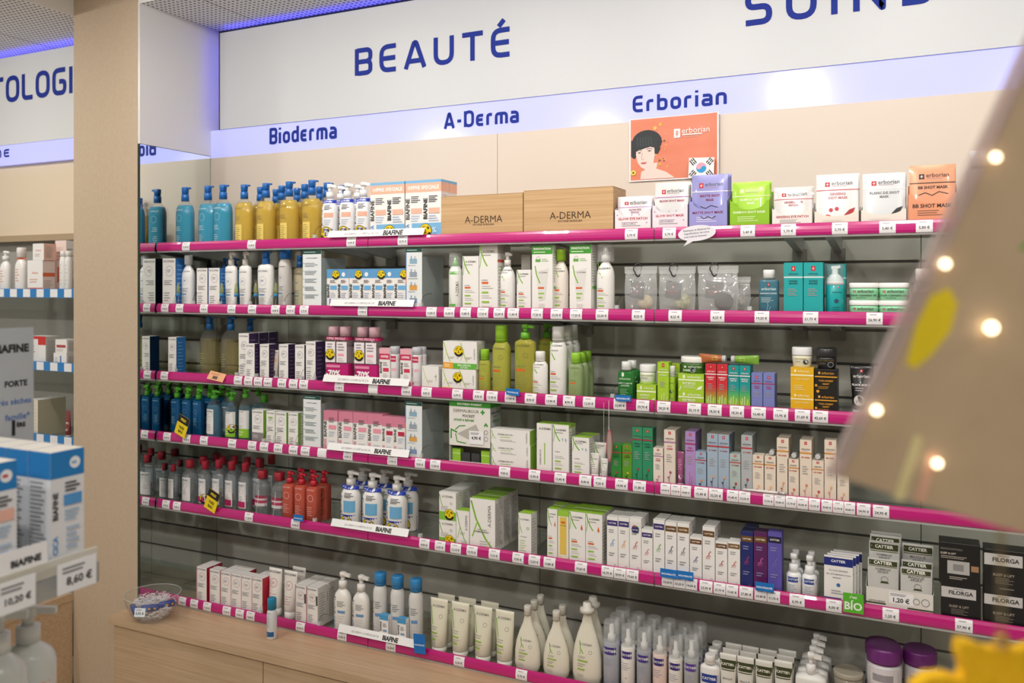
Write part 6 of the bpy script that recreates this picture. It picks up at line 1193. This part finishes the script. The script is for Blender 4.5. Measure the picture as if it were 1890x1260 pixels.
# ---------------------------------------------------------------- poster and flag sheet on the beige panel
def poster(w, h):
    m = MB(); N = 16
    def yy(x, z): u = x / w + .5; return -.004 - .09 * max(0, u - .82) ** 2 * 3
    def sf(x, z, e): return (x, yy(x, z) - .0003 - e * .5, z)
    vs = [(x, yy(x, z), z) for z in [h * j / N for j in range(N + 1)] for x in [(i / N - .5) * w for i in range(N + 1)]]
    og = noisemat('poster_orange', 'dd7d5c', 'e38a70', (6, 6, 14), .5, 2)
    for q, mt in ((0, M('f1eeee', .5)), (1, og)):
        k = .965 if q else 1
        v2 = [(x * k, yy(x * k, z) - (.0004 if q else 0), h * .02 + z * .97 if q else z) for x, y, z in vs]
        m.faces(v2, [(j * (N + 1) + i, j * (N + 1) + i + 1, (j + 1) * (N + 1) + i + 1, (j + 1) * (N + 1) + i) for j in range(N) for i in range(N)], mt, True)
    vs = [(x, y + .0006, z) for x, y, z in vs]; m.faces(vs, [(j * (N + 1) + i, (j + 1) * (N + 1) + i, (j + 1) * (N + 1) + i + 1, j * (N + 1) + i + 1) for j in range(N) for i in range(N)], M('f1eeee', .5), True)
    d = []
    E = lambda cx, cy, a, b_, c, n=22, t0=0, t1=2 * pi: Po([(cx + a * cos(t0 + (t1 - t0) * i / n), cy + b_ * sin(t0 + (t1 - t0) * i / n)) for i in range(n + 1)], c)
    rg = random.Random(4)
    d += [Ci(.3 + rg.uniform(0, .14), .2 + rg.uniform(0, .7), rg.uniform(.004, .014), rg.choice(['8a5a40', 'c9803c', 'e0b04a', '6a4a44'])) for i in range(34)]
    skin = 'ecd3ca'
    d += [Po([(.13, .03), (.14, .15), (.22, .2), (.2, .28), (.33, .28), (.31, .19), (.42, .13), (.52, .03)], skin)]            # neck and shoulder
    d += [E(.205, .62, .17, .19, '1d2226'), Po([(.025, .66), (.025, .4), (.06, .36), (.09, .4), (.12, .62)], '1d2226'), Po([(.33, .66), (.36, .5), (.33, .42), (.29, .43), (.27, .6)], '1d2226')]
    d += [Po([(.085, .54), (.08, .42), (.1, .3), (.14, .22), (.19, .18), (.24, .2), (.28, .28), (.295, .4), (.29, .52), (.2, .56)], skin)]
    d += [Po([(.06, .62), (.08, .47), (.11, .5), (.14, .5), (.18, .52), (.22, .53), (.26, .55), (.295, .53), (.32, .66), (.2, .74)], '20262b')]
    d += [St([(.1 + .03 * i, .7), (.1 + .032 * i, .56)], .004, '4a5660') for i in range(6)]
    d += [Po([(.095, .455), (.12, .465), (.145, .452), (.12, .444)], '2c2426'), Po([(.21, .475), (.235, .488), (.262, .474), (.235, .466)], '2c2426'), St([(.085, .48), (.115, .492), (.15, .482)], .006, '3a2c2c'), St([(.2, .502), (.235, .514), (.27, .5)], .006, '3a2c2c'),
          St([(.155, .45), (.145, .38), (.15, .345), (.175, .34)], .005, 'b08a84'), Po([(.13, .29), (.16, .3), (.185, .298), (.21, .305), (.19, .272), (.155, .268)], 'c0605c')]
    d += [Ci(.05, .14, .03, 'e6d050'), Ci(.05, .14, .012, '6a5a30'), Ci(.36, .88, .018, 'e0b04a'), Ci(.3, .83, .02, 'e6c060')]
    d += [R(.51, .65, .58, .79, 'f4ecea'), St([(.545, .67), (.545, .76)], .008, 'd05a4c'), St([(.525, .72), (.545, .7), (.565, .72)], .006, 'd05a4c'), St([(.53, .75), (.545, .735), (.56, .75)], .006, 'd05a4c'), T('erborian', .75, .755, .3, 'fbf2ee', b=.0), Ln(.6, .675, .9, .705, 1, 'f4dcd2', .8), Ln(.6, .65, .88, .662, 1, 'efc0b0', .5)]
    printing(m, d, w, h, sf, .5); return [('body', m.mesh('poster'))]
D = YB - .002; X0, X1 = XA(1162, D), XA(1328, D); zt = (ZA(222, X0, D) + ZA(206, X1, D)) / 2; zb_ = ZA(336, X0, D)
put('poster', 'poster', poster(X1 - X0, zt - zb_), (X0 + X1) / 2, D, zb_, 'orange paper poster of a black haired person above the eye patches')
def kflag(w, h):
    m = MB(); m.box(-w / 2, w / 2, -.0006, 0, 0, h, M('f0eff0', .5)); r = w * .2; cx, cz = 0, h * .5; n = 24; y = -.0012
    m.poly([(cx + r * cos(radians(-20) + 2 * pi * i / n), y, cz + r * sin(radians(-20) + 2 * pi * i / n)) for i in range(n)], M('e2a3bd', .5))
    lo = [(cx + r * cos(radians(-20) - pi * i / 12), y - .0002, cz + r * sin(radians(-20) - pi * i / 12)) for i in range(13)]
    lo += [(cx - r * .5 * cos(radians(-20)) + r * .5 * cos(radians(160) + pi * i / 8), y - .0002, cz - r * .5 * sin(radians(-20)) + r * .5 * sin(radians(160) + pi * i / 8)) for i in range(1, 9)]
    lo += [(cx + r * .5 * cos(radians(-20)) + r * .5 * cos(radians(160) - pi * i / 8), y - .0002, cz + r * .5 * sin(radians(-20)) + r * .5 * sin(radians(160) - pi * i / 8)) for i in range(1, 9)]
    m.poly(lo, M('1c9ad2', .5))
    for sx, sz, a in ((-1, 1, 40), (1, 1, -40), (-1, -1, -40), (1, -1, 40)):
        for k in (-1, 0, 1):
            c_, s_ = cos(radians(a + 90)), sin(radians(a + 90)); dx, dz = cos(radians(a)), sin(radians(a)); px, pz = sx * w * .33 + k * .0065 * dx * 1.0, cz + sz * h * .3 + k * .0065 * dz
            for q in ((-1, -.12), (.12, 1)) if (k == 0) == (sx * sz < 0) or (sx > 0 and sz > 0) else ((-1, 1),):
                p0 = (px + c_ * .011 * q[0], pz + s_ * .011 * q[0]); p1 = (px + c_ * .011 * q[1], pz + s_ * .011 * q[1]); t = .0018
                m.poly([(p0[0] - dx * t, y, p0[1] - dz * t), (p1[0] - dx * t, y, p1[1] - dz * t), (p1[0] + dx * t, y, p1[1] + dz * t), (p0[0] + dx * t, y, p0[1] + dz * t)][::-1], M('26262a', .5))
    return [('body', m.mesh('flag_sheet'))]
D = YB - .03; X0, X1 = XA(1270, D), XA(1317, D); zf = ZA(292, X0, D); put('flag_sheet', 'paper', kflag(X1 - X0, .068), (X0 + X1) / 2, D + .003, zf - .068, 'small white paper with a round pink and blue flag emblem on the poster', None, 0, 0, radians(2))
# ---------------------------------------------------------------- on the counter
def bowl():
    m = MB(); R0 = .108; cl = CLEAR('fbfcfc', .04, .04); pr_ = [(0, .055), (.006, .064), (.03, .083), (.065, .1), (.1, R0)]
    m.loft([(z, r, r, 2) for z, r in pr_], cl, 36, True, False)
    m.tube([((R0 - .0015) * cos(2 * pi * i / 40), (R0 - .0015) * sin(2 * pi * i / 40), .1) for i in range(40)], .0022, CLEAR('f4f8f8', .2, .04), 6, True); return [('body', m.mesh('bowl'))]
BX, BY = -2.777, 2.462
put('glass_bowl', 'bowl', bowl(), BX, BY, ZCT + .0005, 'clear bowl of shredded paper at the end of the oak worktop by the mirror')
m = MB(); rg = random.Random(11)
for i in range(900):
    t = rg.uniform(0, 2 * pi); z = rg.uniform(.008, .075); rm = .055 + .036 * min(1, z / .05) - .006; r = rm * math.sqrt(rg.uniform(.0, 1)); 
    if z < .05: r = rm * rg.uniform(.75, 1)
    if z > .056: r *= .75; z += rg.uniform(0, .022) * (1 - r / rm)
    a = rg.uniform(0, 2 * pi); L = rg.uniform(.009, .02); p = (r * cos(t), r * sin(t), z); dz = rg.uniform(-.004, .006); w2 = .0016; k = rg.uniform(-.4, .4)
    q = [(p[0] + cos(a + k * s) * L * (s - .5), p[1] + sin(a + k * s) * L * (s - .5), p[2] + dz * s + .003 * sin(pi * s)) for s in (0, .33, .66, 1)]
    q = [(x * min(1, (rm + .006) / max(1e-6, math.hypot(x, y))), y * min(1, (rm + .006) / max(1e-6, math.hypot(x, y))), zz) for x, y, zz in q]
    vs = []
    for x, y, zz in q: vs += [(x, y, zz - w2), (x, y, zz + w2)]
    m.faces(vs, [(2 * j, 2 * j + 2, 2 * j + 3, 2 * j + 1) for j in range(3)], M('f1edf0', .7))
o = link('paper_shreds', m.mesh('paper_shreds')); o.location = (BX, BY, ZCT + .004); tag(o, 'white shredded paper filling the clear bowl', 'paper', None, 'stuff')
for i, (dx, dy, dz, rz, lb) in enumerate(((.034, -.046, .062, 42, 'blue and yellow pack lying across the front of the bowl'), (.066, .008, .064, 65, 'blue and yellow pack lying toward the rail side of the bowl'), (-.035, -.06, .05, -30, 'blue and yellow pack at the pier side of the bowl'))):
    m = MB(); m.loft([(-.034, .003, .009, 3), (-.03, .013, .011, 3), (.03, .013, .011, 3), (.034, .003, .009, 3)], M('1d3f94', .3, 0, 0, .3), 16)
    printing(m, [R(.1, .3, .9, .42, '5a86c8'), Ci(.5, .5, .3, 'f0a81e'), Ci(.5, .84, .24, 'f0a81e')], .016, .06, lambda x, z, e: (x, -.0112 - e, z - .03)); o = link('candy_pack', m.mesh('candy_pack')); o.location = (BX + dx, BY + dy, ZCT + dz); o.rotation_euler = (0, pi / 2, radians(rz)); tag(o, lb, 'pack', 'packs in the clear bowl')
put('price_label', 'label', flag(.042, .032, 'e6eef4', (T('0,95 €', .5, .36, .76, '2a2a30', b=.02), Ln(.15, .66, .85, .86, 2, '8a8a90')), .0004), BX + .043, BY - .102, ZCT + .048, 'white price label stuck on the clear bowl', None, radians(23), radians(-14))
def can(w, h): return bottle(w, h, 'C', .73, 1, 2, 'dfe3e8', head=('cap', '1487ae'), capr=.86, decs=(T('BIODERMA', .45, .88, .6, '8a9098'), Ln(.15, .4, .75, .82, 8, 'a0a8b2', .3), R(.05, .1, .95, .26, '1d5f9a'), Ln(.1, .14, .7, .22, 1, '9ac0e0')))
put('spray_can', 'spray can', can(.038, .152), -2.214, 2.518, ZCT + .0005, 'small white spray can with turquoise cap standing on the oak worktop')
# ---------------------------------------------------------------- bay beyond the pier
LY = 2.82
b = MB(); b.box(-6, XP - .001, LY, 3.05, 0, ZCEIL, M('a8a49c', .5)); struct('wall_rear', b, 'grey back wall of the bay beyond the pier')
def ZL(px, py, D): X = XA(px, D); return ZA(py, X, D)
zt_, zb2, zb3 = ZL(60, 262, LY - .07), ZL(60, 300, LY - .07), ZL(60, 434, LY - .04)
b = MB(); b.box(-6, XP - .001, LY - .04, LY, zb3, zb2, M('e3d2b8', .45)); b.box(-6, XP - .001, LY - .06, LY, zb3 - .03, zb3, M('b09a7c', .5)); struct('trim_2', b, 'beige wall panel in the bay beyond the pier')
root = link('sign_board', None, None, (0, 0, 0)); tag(root, 'white wall sign board with blue capitals in the bay beyond the pier', 'sign')
b = MB(); b.box(-6, XP - .004, LY - .07, LY - .055, zt_, ZCEIL - .03, M('dcdfe0', .25)); link('board', b.mesh('board'), root)
Ds = LY - .0715; k0 = XA(15, Ds); cp = 47 * ZC(k0, Ds) / F
b = MB(); sign_text(b, 'TOLOGIE', XA(-16, Ds), XA(163, Ds), ZL(60, 182, Ds), cp, Ds, BLUE, gap=.16, wd=.18); link('lettering', b.mesh('lettering'), root)['label'] = 'dark blue capital lettering'
b = MB(); b.box(-6, XP - .004, LY - .05, LY - .044, ZCEIL - .038, ZCEIL - .031, LED); link('light_strip', b.mesh('light_strip'), root)['label'] = 'glowing blue light strip'
root = link('sign_band', None, None, (0, 0, 0)); tag(root, 'lavender backlit sign band in the bay beyond the pier', 'sign')
b = MB(); b.box(-6, XP - .004, LY - .066, LY - .045, zb2, zt_ - .001, BAND); link('board', b.mesh('board'), root)
b = MB(); Ds = LY - .067; sign_text(b, 'ne', XA(-9, Ds), XA(18, Ds), ZL(8, 290, Ds), 20 * ZC(XA(8, Ds), Ds) / F, Ds, BLUE, gap=.2, wd=.17); link('lettering', b.mesh('lettering'), root)['label'] = 'blue lower-case lettering'
BLR = M('1f7fc6', .35, 0, 0, .4); LF = 2.54; LS = []
for i, py in enumerate((541, 677, 812)):
    z = ZL(110, py, LF); LS.append(z)
    root = link('glass_shelf', None, None, (XP - .65, LF, z)); tag(root, '%s glass shelf in the bay beyond the pier' % ['upper', 'middle', 'lower'][i], 'shelf', 'shelves beyond the pier')
    b = MB(); b.box(-.647, .645, .003, LY - LF - .002, -.012, 0, CLEAR('dfe8e4', .3, .05, 'b9c4c0')); link('glass_panel', b.mesh('glass_panel'), root)
    b = MB(); b.box(-.647, .645, -.004, .002, -.02, .02, BLR)
    for k in range(14): b.box(.56 - .092 * k, .608 - .092 * k, -.0048, -.004, -.018, .018, M('eef0f2', .4))
    link('price_rail', b.mesh('price_rail'), root)['label'] = 'blue price rail with white tickets'
def lput(name, cat, spec, px, s, lb, dd=.05): D = LF + dd; put(name, cat, spec, XA(px, D), D, LS[s] + .0004, lb)
def lh(px, py, s, dd=.05): D = LF + dd; return ZA(py, XA(px, D), D) - LS[s]
wo = (R(.2, .3, .8, .7, 'f0ece8'), Ln(.2, .3, .8, .7, 5, 'd8b8a8'))
lput('pump_bottle', 'bottle', bottle(.062, lh(13, 463, 0), 'R', .78, .7, 2.2, 'f1efec', ('pump', 'efefec'), wo), 11, 0, 'white pump bottle beyond the pier, beside the orange collared bottle')
lput('bottle', 'bottle', bottle(.066, lh(38, 457, 0), 'R', .78, .7, 2.2, 'f2f0ed', ('cap', 'e9e6e2'), wo + (R(0, .95, 1, .995, 'e2622c'),), capr=.6), 40, 0, 'white bottle with orange collar beyond the pier')
av_ = (T('Avene', .5, .62, .4, 'e0907a'), Ln(.15, .3, .85, .45, 2, 'd9b0a4'), R(0, 0, 1, .16, 'e2622c'))
wb2 = carton(.105, lh(70, 481, 0), .06, av_, side='f0dcd4', sdecs=(R(0, .5, 1, .62, 'e2724c'), Ln(.1, .1, .9, .4, 5, 'c9b0a8')))
lput('carton', 'box', wb2, 76, 0, 'white and orange carton, lower of two beyond the pier', .04)
D = LF + .04; X = XA(82, D); put('carton', 'box', carton(.075, .075, .06, (T('Avene', .5, .6, .5, 'e0907a'), Ln(.2, .2, .8, .4, 2, 'c9b0a8')), side='f0c4b4'), X, D, LS[0] + lh(70, 481, 0) + .0008, 'white and salmon carton stacked on top beyond the pier')
lput('carton', 'box', carton(.075, lh(121, 444, 0, .12), .05, (R(.2, .2, .8, .5, 'e2724c'), Ln(.2, .6, .8, .8, 3, 'e0a090')), front='f0dcd4'), 121, 0, 'tall pale orange carton at the back beyond the pier', .13)
for i, px in enumerate((117, 127)): lput('bottle', 'bottle', bottle(.032, lh(px, 464, 0), 'C', .88, 1, 2, 'f0efec', ('cap', 'f2f1ee'), (Ln(.2, .2, .8, .8, 6, 'd0c8c4'),), capr=.8), px, 0, 'slim white bottle beyond the pier, %s' % ['beside the stacked cartons', 'touching the pier edge'][i], .03)
lput('carton', 'box', carton(.13, lh(80, 620, 1), .07, (R(0, .7, 1, 1, 'd0302c'), R(.06, .25, .6, .9, 'eceae8'), Ln(.1, .4, .5, .7, 3, 'b0a8a8')), side='c9c6c0'), 80, 1, 'white and red carton on the middle shelf beyond the pier', .06)
hq = .06
lput('carton', 'box', carton(.085, hq, .06, (R(.5, .2, .6, .8, '3a7ab8'), Ln(.1, .3, .4, .7, 3, 'c0c0c0'))), 122, 1, 'small white carton, lower of two on the middle shelf beyond the pier', .04)
D = LF + .04; X = XA(124, D); put('carton', 'box', carton(.075, .06, .06, (R(.1, .4, .9, .6, 'b04a44'), Ln(.1, .1, .9, .3, 2, 'c0c0c0'))), X, D, LS[1] + hq + .0008, 'small white carton stacked on top on the middle shelf beyond the pier')
for i, px in enumerate((71, 81, 92)): lput('carton', 'box', carton(.03, lh(px, 737, 2), .14, (Ln(.2, .1, .8, .9, 8, 'cfcabc', .2),), front='e6e0cc', side='b9b49c', sdecs=()), px, 2, 'slim cream carton, %s in the row on the lower shelf beyond the pier' % ORD[i], .08)
lput('tube', 'tube', tube(.03, lh(124, 757, 2), '8a3a3a', 'b0b0b0', (R(.1, .3, .9, .6, 'd8d0d0'),)), 126, 2, 'small dark red tube on the lower shelf beyond the pier', .04)
# ---------------------------------------------------------------- gondola shelf close by, at the pier side of the frame
GX = -1.222; gz = H - (1022 - CY) * 1.405 / F
P0 = PT(176, 1022, 1.40); GX = P0[0]; GY = P0[1]; GZ = P0[2]
root = link('display_gondola', None, None, (GX, GY, 0)); tag(root, 'free standing display unit with clear edged shelf close to the camera', 'display stand')
b = MB(); b.box(-.36, -.003, -1.2, 0, GZ - .012, GZ, M('d9dad6', .35)); b.box(-.36, -.003, -1.2, 0, GZ - .30, GZ - .288, M('d9dad6', .35)); link('shelf_board', b.mesh('shelf_board'), root)
b = MB(); b.box(-.003, .003, -1.2, .002, GZ - .012, GZ + .012, CLEAR('f2f4f2', .6, .1, 'e9e6da')); b.box(-.002, .004, -1.2, .004, GZ - .046, GZ - .013, CLEAR('e6ecee', .45, .08, 'b5b9ba')); link('edge_profile', b.mesh('edge_profile'), root)['label'] = 'clear ticket edge'
b = MB(); b.box(-.40, -.36, -1.2, 0, 0, 1.75, M('c9c6bd', .5)); link('back_panel', b.mesh('back_panel'), root)
b = MB(); b.box(-.36, .0, -1.2, 0, 0, .1, M('c9c6bd', .5)); link('plinth', b.mesh('plinth'), root)
def xface(name, cat, px0, px1, z0, z1, xx, col, decs, lb, parent=None, th=.001):
    """thin card whose printed face looks along +x; px0, px1 = photo x of its far-left and far-right edges on the plane x = xx"""
    ya, yb = [xx / (((p - CX) / F * CT - ST) / ((p - CX) / F * ST + CT)) for p in (px0, px1)]
    m = MB(); w_ = yb - ya; h_ = z1 - z0; m.box(-th, 0, -w_ / 2, w_ / 2, 0, h_, M(col, .4)); printing(m, decs, w_, h_, lambda x, z, e: (e, x, z))
    o = link(name, m.mesh(name), parent)
    if parent: o.location = (xx - parent.location.x, (ya + yb) / 2 - parent.location.y, z0 - parent.location.z)
    else: o.location = (xx, (ya + yb) / 2, z0); tag(o, lb, cat)
    return o
zc_ = lambda py, px: H - (py - CY) * ((lambda u: GX / (u * CT - ST))((px - CX) / F)) / F
for txt, p0, p1, y0, y1 in (('8,60 €', 106, 178, 1100, 1040), ('10,20 €', -8, 66, 1140, 1058)):
    o = xface('price_ticket', None, p0, p1, GZ - .045, GZ + .003, GX + .006, 'eef1f4', (T(txt, .55, .36, .66, '2a2c30', b=.03), Ln(.12, .62, .9, .88, 2, '77797e')), None, root); o['label'] = 'white price ticket'
xface('range_card', 'card', -60, 87, GZ + .001, GZ + .044, GX - .004, 'f0f2f4', (T('BIAFINE', .72, .5, .4, '1a1c20', b=.05),), 'white range card standing on the clear edged shelf close to the camera')
# boxes on it: printed fronts look along +x
def gbox(w, h, d, decs):
    m = MB(); m.box(-d, 0, -w / 2, w / 2, 0, h, M('dfe2e6', .45), top=M('e9e6dd', .5)); sf = lambda x, z, e: (e, x, z)
    printing(m, decs, w, h, sf); printing(m, [R(0, .76, 1, 1, '1f7cc0'), Ln(.08, .06, .9, .74, 18, '8a8c92', .35)], d, h, lambda x, z, e: (x - d / 2, -w / 2 - e, z)); return [('body', m.mesh('carton'))]
cg = lambda blk, lg_: (R(0, .76, 1, 1, '1f7cc0'), Ci(.72, .88, .16, 'e9eef2'), Ln(.62, .85, .82, .91, 1, lg_), T('BIAFINE', .14, .51, .42, '1d1f24', 90, .03, .16), T('CICA', .14, .16, .24, '4f97d4', 90, .03, .16), Ln(.42, .62, .94, .72, 3, '3a3c42', .5), R(.38, .5, .92, .6, blk), Ln(.4, .36, .94, .47, 3, '9cbcd8'), Ln(.45, .1, .94, .32, 4, 'a9c0d8'))
def gy(px, xx): u = (px - CX) / F; return xx * (u * ST + CT) / (u * CT - ST)
BXX = GX - .012; ya, yb = gy(93, BXX), gy(155, BXX); bw = yb - ya; bh_ = (1013 - 822) * 1.42 / F + .004
GH = GZ + .0005
for i in range(4): put('carton', 'box', gbox(bw, bh_, .052, cg('4f97d4', '8ab0d0')), BXX - .054 * i, (ya + yb) / 2, GH, ['blue topped cream carton at the end of the clear edged shelf', 'blue topped carton, second back from the shelf end one', 'blue topped carton, third back from the shelf end one', 'blue topped carton, fourth back from the shelf end one'][i], 'blue topped cartons close to the camera')
yc = gy(31, BXX) - bw / 2
for i in range(4): put('carton', 'box', gbox(bw, bh_, .052, cg('e6b4a4', 'c0303c')), BXX - .054 * i, yc, GH, ['blue topped carton with pink panel and red round logo', 'blue topped carton behind the pink panel one', 'blue topped carton, two behind the pink panel one', 'blue topped carton, three behind the pink panel one'][i], 'blue topped cartons with pink panel')
# upright show card behind the boxes
SX = GX - .24
ya2, yb2 = gy(-70, SX), gy(62, SX); sw_ = yb2 - ya2; z_t = H - (603 - CY) * (SX / (((60 - CX) / F) * CT - ST)) / F
m = MB(); m.box(-.002, 0, -sw_ / 2, sw_ / 2, 0, z_t - GZ - .001, M('a9afb3', .45)); hS = z_t - GZ - .001
printing(m, [T('BIAFINE', .67, .9, .52, '1c2024', b=.05), T('FORTE', .74, .727, .33, '1c2024', b=.04), T('très sèches', .7, .64, .52, '3f6cb0', b=.01), T('famille*', .76, .565, .36, '3f6cb0', b=.01), T('1', .7, .51, .05, '1c2024', b=.04), T('ÈRE', .81, .525, .13, '1c2024', b=.04)], sw_, hS, lambda x, z, e: (e, x, z)); o = link('show_card', m.mesh('show_card')); o.location = (SX, (ya2 + yb2) / 2, GZ + .0005); tag(o, 'tall grey show card with black and blue lettering behind the blue topped cartons', 'sign')
# pump bottles on the lower shelf of the unit
GL2 = GZ - .288
for i, (px, lb) in enumerate(((52, 'white pump bottle on the lower shelf close to the camera, at the end'), (-5, 'white pump bottle on the lower shelf close to the camera, behind the end one'))):
    zc2 = 1.36 - .11 * i; zc2 = (1.45, 1.36)[i]; X, Y, _ = PT(px, 1200, zc2); X += .03; h_ = H - ((1117 + 6 * i) - CY) * zc2 / F - GL2
    o = put('pump_bottle', 'bottle', bottle(.086, h_, 'R', .68, .8, 2.2, 'dfe4e0', ('pump', 'e3e6e2'), (R(.5, .0, .95, .5, 'e6b8a8'), T('BIAFINE', .28, .3, .4, '2a2c30', 90, .03, .14)), capr=.45, hv=1.2), X - .03, Y, GL2 + .0005, lb, 'pump bottles on the lower shelf close by', radians(40))
# ---------------------------------------------------------------- hanging card, lights and felt star close to the camera on the other side
def plane_pts(pxs, z0, gx, gy_):
    """points of a tilted plane seen at photo pixels: depth = z0 + gx*(x-1700)/1000 + gy*(y-600)/1000"""
    return [PT(x, y, z0 + gx * (x - 1700) / 1000 + gy_ * (y - 600) / 1000) for x, y in pxs]
def slab(m, pts, mt, dv, th):
    q = [tuple(p[i] + dv[i] * th for i in range(3)) for p in pts]; n = len(pts)
    m.faces(list(pts) + q, [tuple(range(n))[::-1], tuple(range(n, 2 * n))] + [(i, (i + 1) % n, n + (i + 1) % n, n + i) for i in range(n)], mt)
FW = (-ST, CT, 0)
card = noisemat('card_beige', 'b9a386', 'bfa98c', (30, 30, 30), .6)
root = link('hanging_card', None, None, (0, 0, 0)); tag(root, 'big blurred beige hanging card with printed leaves close to the camera', 'hanging sign')
m = MB(); slab(m, plane_pts([(1548, 880), (1900, 120), (2110, -330), (2700, -330), (2700, 1200), (2080, 1050), (1890, 985), (1700, 930)], .56, -.02, .02), card, FW, .003); link('card', m.mesh('card'), root)
m = MB(); slab(m, plane_pts([(1528, 878), (1878, 110), (2090, -340), (2114, -336), (1905, 120), (1555, 882)], .558, -.02, .02), CLEAR('f2e6e6', .55, .2, 'cfc0ba'), FW, .005); link('edge_binding', m.mesh('edge_binding'), root)['label'] = 'pale translucent edge binding'
m = MB()
for pts, c in (([(1672, 672), (1690, 600), (1718, 545), (1752, 530), (1768, 560), (1755, 610), (1720, 655), (1690, 680)], 'e6cf1c'), ([(1694, 640), (1722, 570), (1745, 555), (1730, 610)], 'd8cc88'), ([(1868, 445), (1885, 430), (1920, 430), (1920, 455), (1885, 462)], '4fa02a'), ([(1882, 398), (1930, 386), (1930, 415), (1890, 412)], '6aa09a'), ([(1648, 920), (1688, 800), (1704, 806), (1668, 925)], 'd8cc98'), ([(1690, 925), (1716, 830), (1732, 834), (1706, 928)], 'd8a890'), ([(1700, 620), (1712, 590), (1722, 600), (1708, 640)], 'e3dcc0')):
    m = MB(); p = plane_pts(pts, .5595, -.02, .02); m.poly(p, M(c, .6)); link('leaf_print', m.mesh('leaf_print'), root)
LEDW = M('ffe6bd', .5, 0, 4.5)
for i, (x, y) in enumerate(((1838, 290), (1745, 487), (1830, 605), (1618, 757), (1730, 855))):
    X, Y, Z = plane_pts([(x, y)], .554, -.02, .02)[0]; m = MB(); r = .0026 if i != 2 else .0036; m.loft([(r * math.sin(-pi / 2 + pi * k / 8), max(.0001, r * math.cos(-pi / 2 + pi * k / 8)), max(.0001, r * math.cos(-pi / 2 + pi * k / 8)), 2) for k in range(9)], LEDW, 14)
    o = link('light_bulb', m.mesh('light_bulb'), root); o.location = (X, Y, Z); o['label'] = 'tiny warm light'
m = MB(); slab(m, plane_pts([(1838, 950), (1858, 955), (1862, 1182), (1836, 1182)], .60, 0, 0), CLEAR('f8f4ea', .05, .3, 'd9cda8'), FW, .0008)
felt = noisemat('yellow_felt', 'e4b000', 'edbd10', (160, 160, 160), .9, 4, .3)
root = link('felt_star', None, None, (0, 0, 0)); tag(root, 'blurred yellow felt star hanging under the beige card', 'ornament')
link('ribbon', m.mesh('ribbon'), root)['label'] = 'sheer ribbon'
m = MB(); out_ = [(1775, 1186), (1800, 1188), (1826, 1200), (1840, 1200), (1868, 1206), (1895, 1200), (1935, 1188), (1955, 1200), (1940, 1250), (1985, 1300), (1975, 1340), (1910, 1345), (1880, 1420), (1850, 1430), (1826, 1370), (1760, 1360), (1690, 1320), (1690, 1270), (1715, 1250), (1750, 1248), (1778, 1256), (1782, 1240), (1772, 1208)]
slab(m, [PT(x, y, .60) for x, y in out_], felt, FW, .012); link('body', m.mesh('body'), root)
m = MB(); cx_, cy_ = 1848, 1188; ring = [PT(cx_ + 11 * cos(2 * pi * i / 16), cy_ + 14 * sin(2 * pi * i / 16), .603) for i in range(16)]; m.tube(ring, .0022, M('dcae4a', .6), 8, True); link('loop', m.mesh('loop'), root)['label'] = 'yellow hanging loop'
